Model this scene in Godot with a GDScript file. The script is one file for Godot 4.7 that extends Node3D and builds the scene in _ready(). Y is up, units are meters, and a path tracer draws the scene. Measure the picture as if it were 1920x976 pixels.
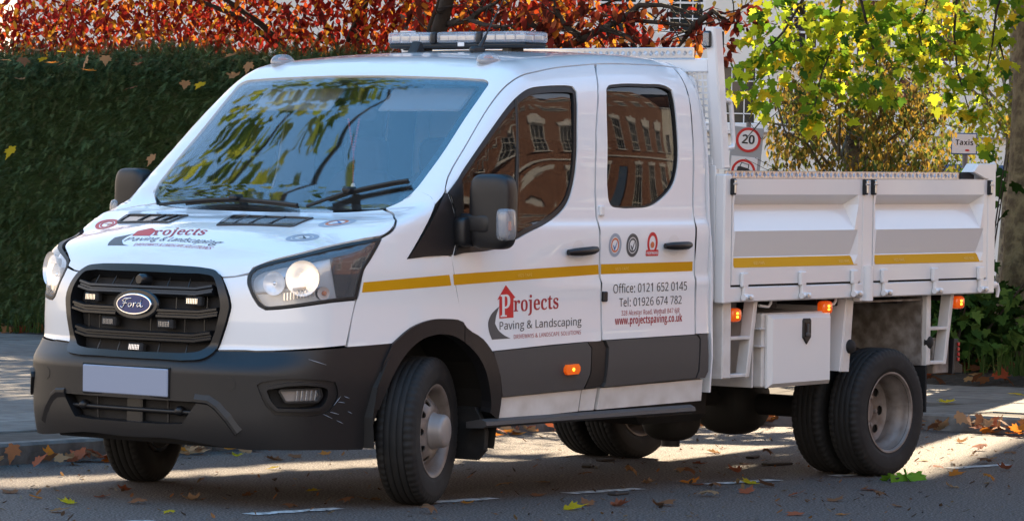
extends Node3D
# A white double-cab tipper parked by a kerb in autumn: the street, the trees and the truck, built part by part.

const CAM_POS := Vector3(-13.9915, 1.3697, 12.6826)
const CAM_YAW := 0.8934
const CAM_PITCH := -0.0120
const CAM_ROLL := 0.0244
const SUN_YAW := 66.0      # degrees, towards the sun
const SUN_HEIGHT := 29.0
const RAKE := 0.0189       # the unladen truck sits nose down
const WB := 3.767          # wheelbase
const Y0 := 0.9

const ARCH_OUT := [Vector2(-0.292,-0.14),Vector2(-0.18,-0.066),Vector2(-0.067,-0.033),Vector2(0.037,-0.028),Vector2(0.153,-0.045),Vector2(0.179,-0.072),Vector2(0.295,-0.126),Vector2(0.375,-0.199),Vector2(0.419,-0.29),Vector2(0.442,-0.379),Vector2(0.435,-0.472)]
const ARCH_IN := [Vector2(-0.362,-0.425),Vector2(-0.341,-0.372),Vector2(-0.295,-0.282),Vector2(-0.211,-0.181),Vector2(-0.111,-0.118),Vector2(-0.009,-0.098),Vector2(0.084,-0.106),Vector2(0.193,-0.154),Vector2(0.291,-0.235),Vector2(0.35,-0.346),Vector2(0.37,-0.422),Vector2(0.344,-0.477)]
const WS := [Vector2(-0.121,1.719),Vector2(-0.119,1.092),Vector2(-0.107,0.72),Vector2(-0.082,0.616),Vector2(-0.052,0.586),Vector2(-0.02,0.577),Vector2(0.032,0.603),Vector2(0.111,0.656),Vector2(0.184,0.703),Vector2(0.401,0.836),Vector2(0.544,0.905),Vector2(0.587,0.926),Vector2(0.605,0.955),Vector2(0.603,0.994),Vector2(0.586,1.202),Vector2(0.578,1.487)]
const HOOD := [Vector2(-0.878,1.676),Vector2(-0.872,0.801),Vector2(-0.866,0.496),Vector2(-0.868,0.406),Vector2(-0.873,0.35),Vector2(-0.858,0.32),Vector2(-0.834,0.312),Vector2(-0.816,0.346),Vector2(-0.773,0.358),Vector2(-0.697,0.356),Vector2(-0.578,0.365),Vector2(-0.451,0.372),Vector2(-0.35,0.363),Vector2(-0.293,0.384),Vector2(-0.22,0.443),Vector2(-0.154,0.49),Vector2(-0.094,0.568),Vector2(-0.127,0.696),Vector2(-0.139,1.055),Vector2(-0.138,1.61)]
const WING := [Vector2(-0.489,0.062),Vector2(-0.478,0.087),Vector2(-0.461,0.185),Vector2(-0.45,0.219),Vector2(-0.417,0.256),Vector2(-0.344,0.349),Vector2(-0.277,0.375),Vector2(-0.219,0.437),Vector2(-0.14,0.494),Vector2(-0.075,0.574),Vector2(-0.04,0.57),Vector2(-0.005,0.572),Vector2(0.031,0.595),Vector2(-0.005,0.47),Vector2(-0.209,0.248),Vector2(0.048,0.255),Vector2(0.076,0.249),Vector2(0.105,0.134),Vector2(0.168,-0.038)]
const DOORF := [Vector2(0.168,-0.052),Vector2(0.118,0.11),Vector2(0.076,0.249),Vector2(0.118,0.339),Vector2(0.103,0.429),Vector2(0.075,0.511),Vector2(0.081,0.535),Vector2(0.122,0.58),Vector2(0.271,0.687),Vector2(0.437,0.791),Vector2(0.55,0.845),Vector2(0.631,0.872),Vector2(0.782,0.901),Vector2(1.046,0.932),Vector2(1.364,0.948),Vector2(1.318,0.901),Vector2(1.22,0.715),Vector2(1.201,0.423),Vector2(1.215,0.14),Vector2(1.224,-0.161),Vector2(1.096,-0.16),Vector2(0.368,-0.182)]
const DOORR := [Vector2(1.385,0.948),Vector2(1.734,0.948),Vector2(2.024,0.951),Vector2(2.027,0.833),Vector2(2.017,0.661),Vector2(2.006,0.45),Vector2(1.996,0.206),Vector2(2.001,-0.149),Vector2(1.237,-0.156),Vector2(1.228,0.139),Vector2(1.214,0.423),Vector2(1.233,0.715),Vector2(1.33,0.901)]
const WINF := [Vector2(0.172,0.572),Vector2(0.229,0.611),Vector2(0.441,0.732),Vector2(0.61,0.809),Vector2(0.721,0.84),Vector2(0.811,0.852),Vector2(1.041,0.86),Vector2(1.097,0.857),Vector2(1.114,0.84),Vector2(1.089,0.758),Vector2(1.059,0.617),Vector2(1.031,0.537),Vector2(0.99,0.478),Vector2(0.923,0.433),Vector2(0.803,0.389),Vector2(0.63,0.341),Vector2(0.559,0.319),Vector2(0.4,0.279),Vector2(0.15,0.264),Vector2(0.125,0.341),Vector2(0.111,0.429),Vector2(0.102,0.517)]
const WINR := [Vector2(1.355,0.845),Vector2(1.38,0.859),Vector2(1.422,0.864),Vector2(1.69,0.868),Vector2(1.853,0.865),Vector2(1.898,0.853),Vector2(1.9,0.817),Vector2(1.9,0.696),Vector2(1.885,0.605),Vector2(1.85,0.547),Vector2(1.763,0.496),Vector2(1.648,0.46),Vector2(1.524,0.453),Vector2(1.397,0.454),Vector2(1.329,0.465),Vector2(1.311,0.496),Vector2(1.317,0.692)]
const SAIL := [Vector2(-0.203,0.252),Vector2(0.061,0.511),Vector2(0.075,0.511),Vector2(0.103,0.429),Vector2(0.118,0.339),Vector2(0.08,0.256)]
const SAILD := [Vector2(0.079,0.513),Vector2(0.172,0.572),Vector2(0.162,0.428),Vector2(0.162,0.341),Vector2(0.203,0.272),Vector2(0.091,0.254),Vector2(0.125,0.339),Vector2(0.111,0.429)]
const TRIMF := [Vector2(0.372,-0.185),Vector2(1.096,-0.162),Vector2(1.129,-0.19),Vector2(1.121,-0.303),Vector2(1.075,-0.367),Vector2(0.451,-0.379),Vector2(0.423,-0.29)]
const TRIMB := [Vector2(1.109,-0.162),Vector2(1.228,-0.158),Vector2(1.252,-0.193),Vector2(1.233,-0.344),Vector2(1.21,-0.364),Vector2(1.092,-0.367),Vector2(1.134,-0.303),Vector2(1.141,-0.19)]
const TRIMR := [Vector2(1.245,-0.159),Vector2(1.997,-0.152),Vector2(2.023,-0.172),Vector2(2.012,-0.319),Vector2(1.993,-0.35),Vector2(1.232,-0.365),Vector2(1.25,-0.345),Vector2(1.269,-0.193)]
const TRIME := [Vector2(2.015,-0.152),Vector2(2.097,-0.15),Vector2(2.1,-0.187),Vector2(2.103,-0.322),Vector2(2.08,-0.352),Vector2(2.007,-0.35),Vector2(2.025,-0.32),Vector2(2.037,-0.173)]
const LOWF := [Vector2(0.451,-0.383),Vector2(1.075,-0.371),Vector2(1.067,-0.463),Vector2(0.452,-0.475)]
const LOWB := [Vector2(1.088,-0.372),Vector2(1.211,-0.369),Vector2(1.199,-0.463),Vector2(1.08,-0.463)]
const LOWR := [Vector2(1.228,-0.369),Vector2(2.077,-0.358),Vector2(2.082,-0.454),Vector2(1.216,-0.462)]
const REARP := [Vector2(2.103,0.421),Vector2(2.107,-0.144),Vector2(2.015,-0.147),Vector2(2.01,0.206),Vector2(2.019,0.45),Vector2(2.031,0.661),Vector2(2.042,0.833)]
const STRIPE1 := [Vector2(-0.456,0.155),Vector2(0.062,0.171),Vector2(0.08,0.123),Vector2(-0.461,0.107)]
const STRIPE2 := [Vector2(0.087,0.172),Vector2(1.207,0.202),Vector2(1.214,0.157),Vector2(0.098,0.124)]
const STRIPE3 := [Vector2(1.228,0.203),Vector2(1.987,0.206),Vector2(1.989,0.161),Vector2(1.231,0.157)]
const HANDLE1 := [Vector2(0.938,0.259),Vector2(1.167,0.271)]
const HANDLE2 := [Vector2(1.725,0.281),Vector2(1.936,0.284)]
const MARKER := [Vector2(0.904,-0.256),Vector2(1.021,-0.253),Vector2(1.024,-0.3),Vector2(0.907,-0.303)]
const VENTN := [Vector2(-0.53,1.315),Vector2(-0.297,1.591),Vector2(-0.284,0.743),Vector2(-0.437,0.683)]
const VENTF := [Vector2(-0.395,2.624),Vector2(-0.291,2.61),Vector2(-0.33,2.172),Vector2(-0.489,2.143)]
const T_PROJ := [Vector2(0.542,-0.006),Vector2(0.887,0),Vector2(0.54,0.066)]
const T_P := [Vector2(0.442,-0.029),Vector2(0.515,-0.028),Vector2(0.439,0.074)]
const T_PAV := [Vector2(0.436,-0.088),Vector2(1.068,-0.082),Vector2(0.436,-0.051)]
const T_DRI := [Vector2(0.543,-0.132),Vector2(1.064,-0.124),Vector2(0.543,-0.113)]
const T_OFF := [Vector2(1.321,0.064),Vector2(1.931,0.069),Vector2(1.318,0.106)]
const T_TEL := [Vector2(1.371,-0.001),Vector2(1.888,0.002),Vector2(1.37,0.039)]
const T_328 := [Vector2(1.389,-0.044),Vector2(1.871,-0.041),Vector2(1.389,-0.021)]
const T_WWW := [Vector2(1.337,-0.087),Vector2(1.894,-0.084),Vector2(1.337,-0.055)]
const H_PAV := [Vector2(-0.715,2.4),Vector2(-0.726,0.843),Vector2(-0.681,2.359)]
const H_DRI := [Vector2(-0.758,2.244),Vector2(-0.764,0.821),Vector2(-0.738,2.23)]
const H_PRO := [Vector2(-0.667,2.09),Vector2(-0.657,1.227),Vector2(-0.591,2.169)]
const H_P := [Vector2(-0.665,2.351),Vector2(-0.672,2.122),Vector2(-0.587,2.344)]
const HOUSE := [Vector2(0.434,-0.036),Vector2(0.432,0.055),Vector2(0.416,0.05),Vector2(0.476,0.118),Vector2(0.553,0.059),Vector2(0.539,0.055),Vector2(0.541,-0.034)]
const ROADF := [Vector2(0.433,0.02),Vector2(0.409,0.008),Vector2(0.37,-0.018),Vector2(0.35,-0.054),Vector2(0.358,-0.096),Vector2(0.378,-0.131),Vector2(0.518,-0.129),Vector2(0.47,-0.113),Vector2(0.426,-0.088),Vector2(0.402,-0.058),Vector2(0.41,-0.024)]
const ROADH := [Vector2(-0.744,2.535),Vector2(-0.716,2.532),Vector2(-0.669,2.506),Vector2(-0.65,2.401),Vector2(-0.637,2.326),Vector2(-0.662,2.391),Vector2(-0.703,2.424),Vector2(-0.738,2.389),Vector2(-0.755,2.305)]
const BADGE1 := [Vector2(1.335,0.287)]
const BADGE2 := [Vector2(1.478,0.285)]
const BADGE3 := [Vector2(1.641,0.286)]
const BADGE4 := [Vector2(-0.319,0.563)]
const BADGE5 := [Vector2(-0.538,0.497)]
const HL := [Vector2(0.559,1.08),Vector2(0.583,1.11),Vector2(0.635,1.132),Vector2(0.749,1.165),Vector2(0.866,1.197),Vector2(0.996,1.225),Vector2(1.129,1.249),Vector2(1.116,1.225),Vector2(1.068,1.15),Vector2(1.039,1.106),Vector2(1.029,1.077),Vector2(1.006,0.972),Vector2(0.899,0.964),Vector2(0.787,0.947),Vector2(0.681,0.931),Vector2(0.632,0.928),Vector2(0.606,0.944),Vector2(0.581,0.982),Vector2(0.563,1.022),Vector2(0.557,1.049)]
const GR_O := [Vector2(-0.02,1.099),Vector2(0.198,1.1),Vector2(0.362,1.093),Vector2(0.402,1.085),Vector2(0.435,1.059),Vector2(0.463,1.007),Vector2(0.483,0.943),Vector2(0.481,0.911),Vector2(0.445,0.781),Vector2(0.424,0.718),Vector2(0.392,0.689),Vector2(0.348,0.678),Vector2(0.169,0.676),Vector2(0.02,0.678)]
const GR_I := [Vector2(0.008,1.067),Vector2(0.217,1.068),Vector2(0.372,1.065),Vector2(0.399,1.056),Vector2(0.413,1.037),Vector2(0.432,0.994),Vector2(0.444,0.942),Vector2(0.443,0.912),Vector2(0.406,0.77),Vector2(0.385,0.738),Vector2(0.364,0.721),Vector2(0.326,0.71),Vector2(0.158,0.705),Vector2(0.007,0.706)]
const PANEL := [Vector2(0.438,1.06),Vector2(0.495,1.065),Vector2(0.552,1.077),Vector2(0.553,1.041),Vector2(0.562,1.015),Vector2(0.579,0.977),Vector2(0.604,0.937),Vector2(0.632,0.92),Vector2(0.681,0.924),Vector2(0.787,0.94),Vector2(0.899,0.957),Vector2(1.001,0.965),Vector2(0.958,0.761),Vector2(0.744,0.744),Vector2(0.599,0.735),Vector2(0.555,0.737),Vector2(0.433,0.733),Vector2(0.45,0.782),Vector2(0.486,0.911),Vector2(0.488,0.943),Vector2(0.468,1.008)]
const BUMPTOP := [Vector2(0.434,0.728),Vector2(0.556,0.73),Vector2(0.6,0.729),Vector2(0.744,0.738),Vector2(0.956,0.753),Vector2(1.188,0.766)]
const FOG_O := [Vector2(0.611,0.583),Vector2(0.628,0.598),Vector2(0.848,0.607),Vector2(0.911,0.595),Vector2(0.924,0.548),Vector2(0.907,0.488),Vector2(0.866,0.45),Vector2(0.678,0.449),Vector2(0.645,0.492)]
const FOG_I := [Vector2(0.648,0.56),Vector2(0.658,0.567),Vector2(0.853,0.575),Vector2(0.873,0.562),Vector2(0.871,0.526),Vector2(0.85,0.49),Vector2(0.818,0.481),Vector2(0.687,0.481),Vector2(0.664,0.512)]
const FOG_L := [Vector2(0.697,0.558),Vector2(0.848,0.563),Vector2(0.856,0.534),Vector2(0.841,0.51),Vector2(0.72,0.51)]
const PLATE := [Vector2(-0.244,0.633),Vector2(0.229,0.637),Vector2(0.235,0.52),Vector2(-0.235,0.517)]
const LOWGR := [Vector2(-0.375,0.498),Vector2(0.013,0.501),Vector2(0.351,0.505),Vector2(0.347,0.395),Vector2(0.012,0.388),Vector2(-0.27,0.388)]
const BAR1 := [Vector2(0.023,0.994),Vector2(0.411,0.996)]
const BAR2 := [Vector2(0.332,0.889),Vector2(0.433,0.905)]
const BAR3 := [Vector2(0.042,0.783),Vector2(0.398,0.789)]
const BADGE := [Vector2(-0.018,0.926)]
const CAM := [Vector2(0.004,1.037)]
const STROBE0 := [Vector2(-0.3,0.95)]
const STROBE1 := [Vector2(0.311,0.95)]
const STROBE2 := [Vector2(-0.183,0.836)]
const STROBE3 := [Vector2(0.162,0.844)]
const STROBE4 := [Vector2(-0,0.73)]
const SHELLN := [Vector2(-0.022,0.571),Vector2(0.029,0.589),Vector2(-0.003,0.473),Vector2(0.064,0.518),Vector2(0.077,0.536),Vector2(0.122,0.587),Vector2(0.272,0.694),Vector2(0.439,0.798),Vector2(0.551,0.852),Vector2(0.63,0.878),Vector2(0.78,0.906),Vector2(1.046,0.938),Vector2(1.373,0.954),Vector2(1.744,0.955),Vector2(2.038,0.959)]
const WINGB := [Vector2(0.153,-0.047),Vector2(0.037,-0.032),Vector2(-0.067,-0.038),Vector2(-0.18,-0.071),Vector2(-0.285,-0.137),Vector2(-0.534,-0.157)]
const BUMP := [Vector2(0.434,0.726),Vector2(0.556,0.728),Vector2(0.6,0.727),Vector2(0.744,0.736),Vector2(0.956,0.75),Vector2(1.203,0.765),Vector2(1.201,0.65),Vector2(1.157,0.558),Vector2(1.125,0.476),Vector2(1.104,0.407),Vector2(1.075,0.317),Vector2(1.047,0.281),Vector2(0.897,0.285),Vector2(0.688,0.291),Vector2(0.568,0.29)]
const RIDGE := [Vector2(0.359,0.507),Vector2(0.418,0.503),Vector2(0.452,0.48),Vector2(0.496,0.427),Vector2(0.538,0.363)]
const LAMP1 := [Vector2(0.798,1.09)]
const LAMP2 := [Vector2(0.661,1.08)]
const LAMP3 := [Vector2(0.885,1.003)]
const LAMP4 := [Vector2(0.762,0.983)]
const WIPER1 := [Vector2(-0.146,2.529),Vector2(-0.094,2.402),Vector2(-0.076,2.201),Vector2(-0.072,1.939),Vector2(-0.079,1.719),Vector2(-0.087,1.421),Vector2(-0.101,1.128)]
const WIPER2 := [Vector2(-0.111,1.012),Vector2(-0.057,0.919),Vector2(-0.018,0.841),Vector2(-0.011,0.812),Vector2(0.009,0.759),Vector2(0.038,0.696),Vector2(0.056,0.654)]
const WIPER2B := [Vector2(-0.117,0.848),Vector2(-0.08,0.794),Vector2(-0.055,0.77),Vector2(-0.033,0.753)]
const K_TOP := [Vector2(-1.1,0.95),Vector2(-0.98,1.02),Vector2(-0.9,1.085),Vector2(-0.8,1.165),Vector2(-0.66,1.245),Vector2(-0.5,1.3),Vector2(-0.35,1.326),Vector2(-0.19,1.341),Vector2(-0.11,1.365),Vector2(-0.02,1.45),Vector2(0.23,1.69),Vector2(0.475,1.925),Vector2(0.575,2.015),Vector2(0.68,2.083),Vector2(0.9,2.13),Vector2(1.2,2.155),Vector2(1.6,2.17),Vector2(1.95,2.155),Vector2(2.25,2.12)]
const K_PROF := [Vector2(0.2,-0.04),Vector2(0.38,-0.02),Vector2(0.6,0),Vector2(0.8,-0.006),Vector2(0.98,-0.006),Vector2(1.1,0),Vector2(1.2,-0.004),Vector2(1.32,-0.013),Vector2(1.5,-0.028),Vector2(1.8,-0.06),Vector2(2.05,-0.092),Vector2(2.3,-0.13)]
const K_CT := [Vector2(-1,0.09),Vector2(-0.8,0.09),Vector2(-0.6,0.09),Vector2(-0.47,0.085),Vector2(-0.33,0.03),Vector2(-0.2,-0.012),Vector2(-0.05,-0.045),Vector2(0.1,-0.03),Vector2(0.3,0),Vector2(0.55,0.03),Vector2(2.2,0.03)]


var mats := {}
var rng := RandomNumberGenerator.new()
var taken := {}
var t_top := PackedFloat32Array()
var t_prof := PackedFloat32Array()
var t_ct := PackedFloat32Array()
var rake := Basis(Vector3(0, 0, 1), RAKE)


# ---------------------------------------------------------------- mesh builder
class MB:
	var v := PackedVector3Array()
	var n := PackedVector3Array()
	var uv := PackedVector2Array()
	var col := PackedColorArray()
	var idx := PackedInt32Array()
	var tint := Color.WHITE
	var use_col := false

	func vert(p: Vector3, nn: Vector3, u := Vector2.ZERO) -> int:
		v.append(p); n.append(nn); uv.append(u)
		if use_col: col.append(tint)
		return v.size() - 1

	func face(a: int, b: int, c: int) -> void:
		var g := (v[c] - v[a]).cross(v[b] - v[a])
		if g.dot(n[a] + n[b] + n[c]) < 0.0:
			idx.append(a); idx.append(c); idx.append(b)
		else:
			idx.append(a); idx.append(b); idx.append(c)

	func tri(a: Vector3, b: Vector3, c: Vector3, out := Vector3.ZERO) -> void:
		var nn := (c - a).cross(b - a).normalized()
		if out != Vector3.ZERO and nn.dot(out) < 0.0: nn = -nn
		face(vert(a, nn), vert(b, nn, Vector2(1, 0)), vert(c, nn, Vector2(1, 1)))

	func quad(a: Vector3, b: Vector3, c: Vector3, d: Vector3, out := Vector3.ZERO) -> void:
		var nn := (c - a).cross(b - d).normalized()
		if out != Vector3.ZERO and nn.dot(out) < 0.0: nn = -nn
		var i := vert(a, nn, Vector2(0, 0)); var j := vert(b, nn, Vector2(1, 0)); var k := vert(c, nn, Vector2(1, 1)); var l := vert(d, nn, Vector2(0, 1))
		face(i, j, k); face(i, k, l)

	# box with chamfered edges
	func bbox(c: Vector3, s: Vector3, bev := 0.0, t := Transform3D.IDENTITY) -> void:
		var h := s * 0.5
		bev = minf(bev, minf(h.x, minf(h.y, h.z)) * 0.9)
		var P := {}
		for sx in [-1, 1]:
			for sy in [-1, 1]:
				for sz in [-1, 1]:
					var f := Vector3(sx, sy, sz)
					for a in 3:
						var q := Vector3(h.x - bev, h.y - bev, h.z - bev)
						q[a] = h[a]
						P[[sx, sy, sz, a]] = t * (c + q * f)
		var o := t * c
		for a in 3:
			var b := (a + 1) % 3
			var d := (a + 2) % 3
			for s1 in [-1, 1]:
				var q := []
				for e in [[-1, -1], [1, -1], [1, 1], [-1, 1]]:
					var k := [0, 0, 0, a]
					k[a] = s1; k[b] = e[0]; k[d] = e[1]
					q.append(P[k])
				quad(q[0], q[1], q[2], q[3], (q[0] + q[2]) * 0.5 - o)
		if bev <= 0.0: return
		for a in 3:      # edges along axis a
			var b := (a + 1) % 3
			var d := (a + 2) % 3
			for s1 in [-1, 1]:
				for s2 in [-1, 1]:
					var q := []
					for e in [[-1, b], [1, b], [1, d], [-1, d]]:
						var k := [0, 0, 0, e[1]]
						k[a] = e[0]; k[b] = s1; k[d] = s2
						q.append(P[k])
					quad(q[0], q[1], q[2], q[3], (q[0] + q[2]) * 0.5 - o)
		for sx in [-1, 1]:
			for sy in [-1, 1]:
				for sz in [-1, 1]:
					tri(P[[sx, sy, sz, 0]], P[[sx, sy, sz, 1]], P[[sx, sy, sz, 2]], P[[sx, sy, sz, 0]] - o)

	# round tube along a path; r is one radius or one for each point
	func tube(path: Array, r, seg := 8, caps := true) -> void:
		var m := path.size()
		var up := Vector3(0, 1, 0)
		var prev := []
		var t0: Vector3 = (path[1] - path[0]).normalized()
		if absf(t0.dot(up)) > 0.9: up = Vector3(1, 0, 0)
		var side := t0.cross(up).normalized()
		for i in m:
			var p: Vector3 = path[i]
			var t: Vector3 = (path[mini(i + 1, m - 1)] - path[maxi(i - 1, 0)]).normalized()
			side = (side - t * side.dot(t)).normalized()
			var w := t.cross(side)
			var rad: float = r[i] if r is Array else r
			var ring := []
			for k in seg:
				var a := TAU * k / seg
				var d := side * cos(a) + w * sin(a)
				ring.append(vert(p + d * rad, d, Vector2(float(k) / seg, float(i))))
			if i > 0:
				for k in seg:
					var k2 := (k + 1) % seg
					face(prev[k], prev[k2], ring[k2]); face(prev[k], ring[k2], ring[k])
			if caps and (i == 0 or i == m - 1):
				var nn := -t if i == 0 else t
				var cc := vert(p, nn)
				var last := -1
				var first := -1
				for k in seg:
					var q := vert(v[ring[k]], nn)
					if last >= 0: face(cc, last, q)
					else: first = q
					last = q
				face(cc, last, first)
			prev = ring

	# profile of (radius, height) turned about the local y axis; smooth where the bend is gentle
	func lathe(prof: Array, t: Transform3D, seg := 32, sharp := 0.7) -> void:
		var m := prof.size()
		for i in m - 1:
			var a: Vector2 = prof[i]
			var b: Vector2 = prof[i + 1]
			var d := (b - a)
			if d.length() < 1e-6: continue
			var nn := Vector2(d.y, -d.x).normalized()
			var na := nn
			var nb := nn
			if i > 0:
				var d0: Vector2 = a - prof[i - 1]
				var n0 := Vector2(d0.y, -d0.x).normalized()
				if n0.dot(nn) > sharp: na = (n0 + nn).normalized()
			if i < m - 2:
				var d1: Vector2 = prof[i + 2] - b
				var n1 := Vector2(d1.y, -d1.x).normalized()
				if n1.dot(nn) > sharp: nb = (n1 + nn).normalized()
			var p0 := -1
			var p1 := -1
			for k in seg + 1:
				var an := TAU * k / seg
				var cs := Vector3(cos(an), 0, sin(an))
				var q0 := vert(t * (cs * a.x + Vector3(0, a.y, 0)), (t.basis * (cs * na.x + Vector3(0, na.y, 0))).normalized(), Vector2(float(k) / seg, a.y))
				var q1 := vert(t * (cs * b.x + Vector3(0, b.y, 0)), (t.basis * (cs * nb.x + Vector3(0, nb.y, 0))).normalized(), Vector2(float(k) / seg, b.y))
				if k > 0:
					face(p0, p1, q1); face(p0, q1, q0)
				p0 = q0; p1 = q1

	# outline in local xy, pushed from z = 0 to z = depth, with a chamfer at the far end
	func prism(poly: PackedVector2Array, t: Transform3D, depth: float, bev := 0.0, back := true) -> void:
		var front := poly
		if bev > 0.0:
			var s := Geometry2D.offset_polygon(poly, -bev, Geometry2D.JOIN_MITER)
			if s.size() > 0 and s[0].size() == poly.size():
				# keep the same starting corner
				var best := 0
				for i in s[0].size():
					if s[0][i].distance_to(poly[0]) < s[0][best].distance_to(poly[0]): best = i
				front = PackedVector2Array()
				for i in poly.size(): front.append(s[0][(best + i) % poly.size()])
			else:
				bev = 0.0
		var sg := signf(depth)
		var zf := depth
		var zs := depth - sg * bev
		var fn := (t.basis * Vector3(0, 0, sg)).normalized()
		var tr := Geometry2D.triangulate_polygon(front)
		for i in range(0, tr.size(), 3):
			var q := []
			for k in 3: q.append(vert(t * Vector3(front[tr[i + k]].x, front[tr[i + k]].y, zf), fn, front[tr[i + k]]))
			face(q[0], q[1], q[2])
		if back:
			tr = Geometry2D.triangulate_polygon(poly)
			for i in range(0, tr.size(), 3):
				var q := []
				for k in 3: q.append(vert(t * Vector3(poly[tr[i + k]].x, poly[tr[i + k]].y, 0), -fn))
				face(q[0], q[1], q[2])
		var cw := 1.0 if Geometry2D.is_polygon_clockwise(poly) else -1.0
		for i in poly.size():
			var a := poly[i]
			var b := poly[(i + 1) % poly.size()]
			var e := (b - a).normalized()
			var o := (t.basis * Vector3(-e.y * cw, e.x * cw, 0))
			quad(t * Vector3(a.x, a.y, 0), t * Vector3(b.x, b.y, 0), t * Vector3(b.x, b.y, zs), t * Vector3(a.x, a.y, zs), o)
			if bev > 0.0:
				var a2 := front[i]
				var b2 := front[(i + 1) % poly.size()]
				quad(t * Vector3(a.x, a.y, zs), t * Vector3(b.x, b.y, zs), t * Vector3(b2.x, b2.y, zf), t * Vector3(a2.x, a2.y, zf), o + fn)

	# rounded box: a superellipsoid
	func pebble(t: Transform3D, half: Vector3, e1 := 0.35, e2 := 0.35, nu := 28, nv := 16) -> void:
		var rows := []
		for j in nv + 1:
			var b := -PI / 2 + PI * j / nv
			var row := []
			for i in nu + 1:
				var a := TAU * i / nu
				var cb := cos(b); var sb := sin(b); var ca := cos(a); var sa := sin(a)
				var p := Vector3(pw(cb, e1) * pw(ca, e2) * half.x, pw(sb, e1) * half.y, pw(cb, e1) * pw(sa, e2) * half.z)
				var q := Vector3(pw(cb, 2 - e1) * pw(ca, 2 - e2) / half.x, pw(sb, 2 - e1) / half.y, pw(cb, 2 - e1) * pw(sa, 2 - e2) / half.z)
				row.append(vert(t * p, (t.basis * q).normalized(), Vector2(float(i) / nu, float(j) / nv)))
			rows.append(row)
		for j in nv:
			for i in nu:
				face(rows[j][i], rows[j][i + 1], rows[j + 1][i + 1]); face(rows[j][i], rows[j + 1][i + 1], rows[j + 1][i])

	func pw(x: float, e: float) -> float:
		return signf(x) * pow(absf(x), e)

	# ribbon with a closed cross-section (a: outwards, b: across) along a path with outward normals
	func sweep(path: Array, outs: Array, sect: Array) -> void:
		var m := path.size()
		var c := sect.size()
		var rings := []
		for i in m:
			var t: Vector3 = (path[mini(i + 1, m - 1)] - path[maxi(i - 1, 0)]).normalized()
			var o: Vector3 = outs[i]
			var w := t.cross(o).normalized()
			var ring := []
			for s in sect: ring.append(path[i] + o * s.x + w * s.y)
			rings.append(ring)
		for i in m - 1:
			var mid := Vector3.ZERO
			for k in c: mid += rings[i][k] / c
			for k in c:
				var k2 := (k + 1) % c
				quad(rings[i][k], rings[i][k2], rings[i + 1][k2], rings[i + 1][k], (rings[i][k] + rings[i][k2]) * 0.5 - mid)
		for e in [0, m - 1]:
			var mid := Vector3.ZERO
			for k in c: mid += rings[e][k] / c
			var out: Vector3 = path[0] - path[1] if e == 0 else path[m - 1] - path[m - 2]
			for k in c: tri(mid, rings[e][k], rings[e][(k + 1) % c], out)

	func mesh() -> ArrayMesh:
		var a := []
		a.resize(Mesh.ARRAY_MAX)
		a[Mesh.ARRAY_VERTEX] = v; a[Mesh.ARRAY_NORMAL] = n; a[Mesh.ARRAY_TEX_UV] = uv; a[Mesh.ARRAY_INDEX] = idx
		if use_col: a[Mesh.ARRAY_COLOR] = col
		var m := ArrayMesh.new()
		m.add_surface_from_arrays(Mesh.PRIMITIVE_TRIANGLES, a)
		return m


# ---------------------------------------------------------------- scene helpers
func numbered(called: String) -> String:
	var k: int = taken.get(called, 0)
	taken[called] = k + 1
	return called if k == 0 else "%s_%03d" % [called, k]


func tag(o: Node, label := "", category := "", group := "", kind := "") -> Node:
	if label: o.set_meta("label", label)
	if category: o.set_meta("category", category)
	if group: o.set_meta("group", group)
	if kind: o.set_meta("kind", kind)
	return o


func put(b: MB, called: String, mat: Material, parent: Node = self) -> MeshInstance3D:
	var o := MeshInstance3D.new()
	o.name = numbered(called) if parent == self else called
	o.mesh = b.mesh()
	o.material_override = mat
	parent.add_child(o, true)
	return o


func put_mesh(m: Mesh, called: String, mat: Material, parent: Node = self) -> MeshInstance3D:
	var o := MeshInstance3D.new()
	o.name = numbered(called) if parent == self else called
	o.mesh = m
	o.material_override = mat
	parent.add_child(o, true)
	return o


func base(called: String, label: String, category: String, group := "", at := Vector3.ZERO, turn := 0.0) -> Node3D:
	var o := Node3D.new()
	o.name = numbered(called)
	add_child(o)
	o.position = at
	o.rotation.y = turn
	tag(o, label, category, group)
	return o


func lin(r: float, g: float, b: float) -> Color:
	return Color(r, g, b).linear_to_srgb()


func mat(called: String, c: Color, rough := 0.6, metal := 0.0, coat := 0.0) -> StandardMaterial3D:
	var m := StandardMaterial3D.new()
	m.resource_name = called
	m.albedo_color = c
	m.roughness = rough
	m.metallic = metal
	if coat > 0.0:
		m.clearcoat_enabled = true
		m.clearcoat = coat
		m.clearcoat_roughness = 0.03
	mats[called] = m
	return m


func glass(called: String, c: Color, a: float) -> StandardMaterial3D:
	var m := mat(called, Color(c.r, c.g, c.b, a), 0.02)
	m.transparency = BaseMaterial3D.TRANSPARENCY_ALPHA
	return m


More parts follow.
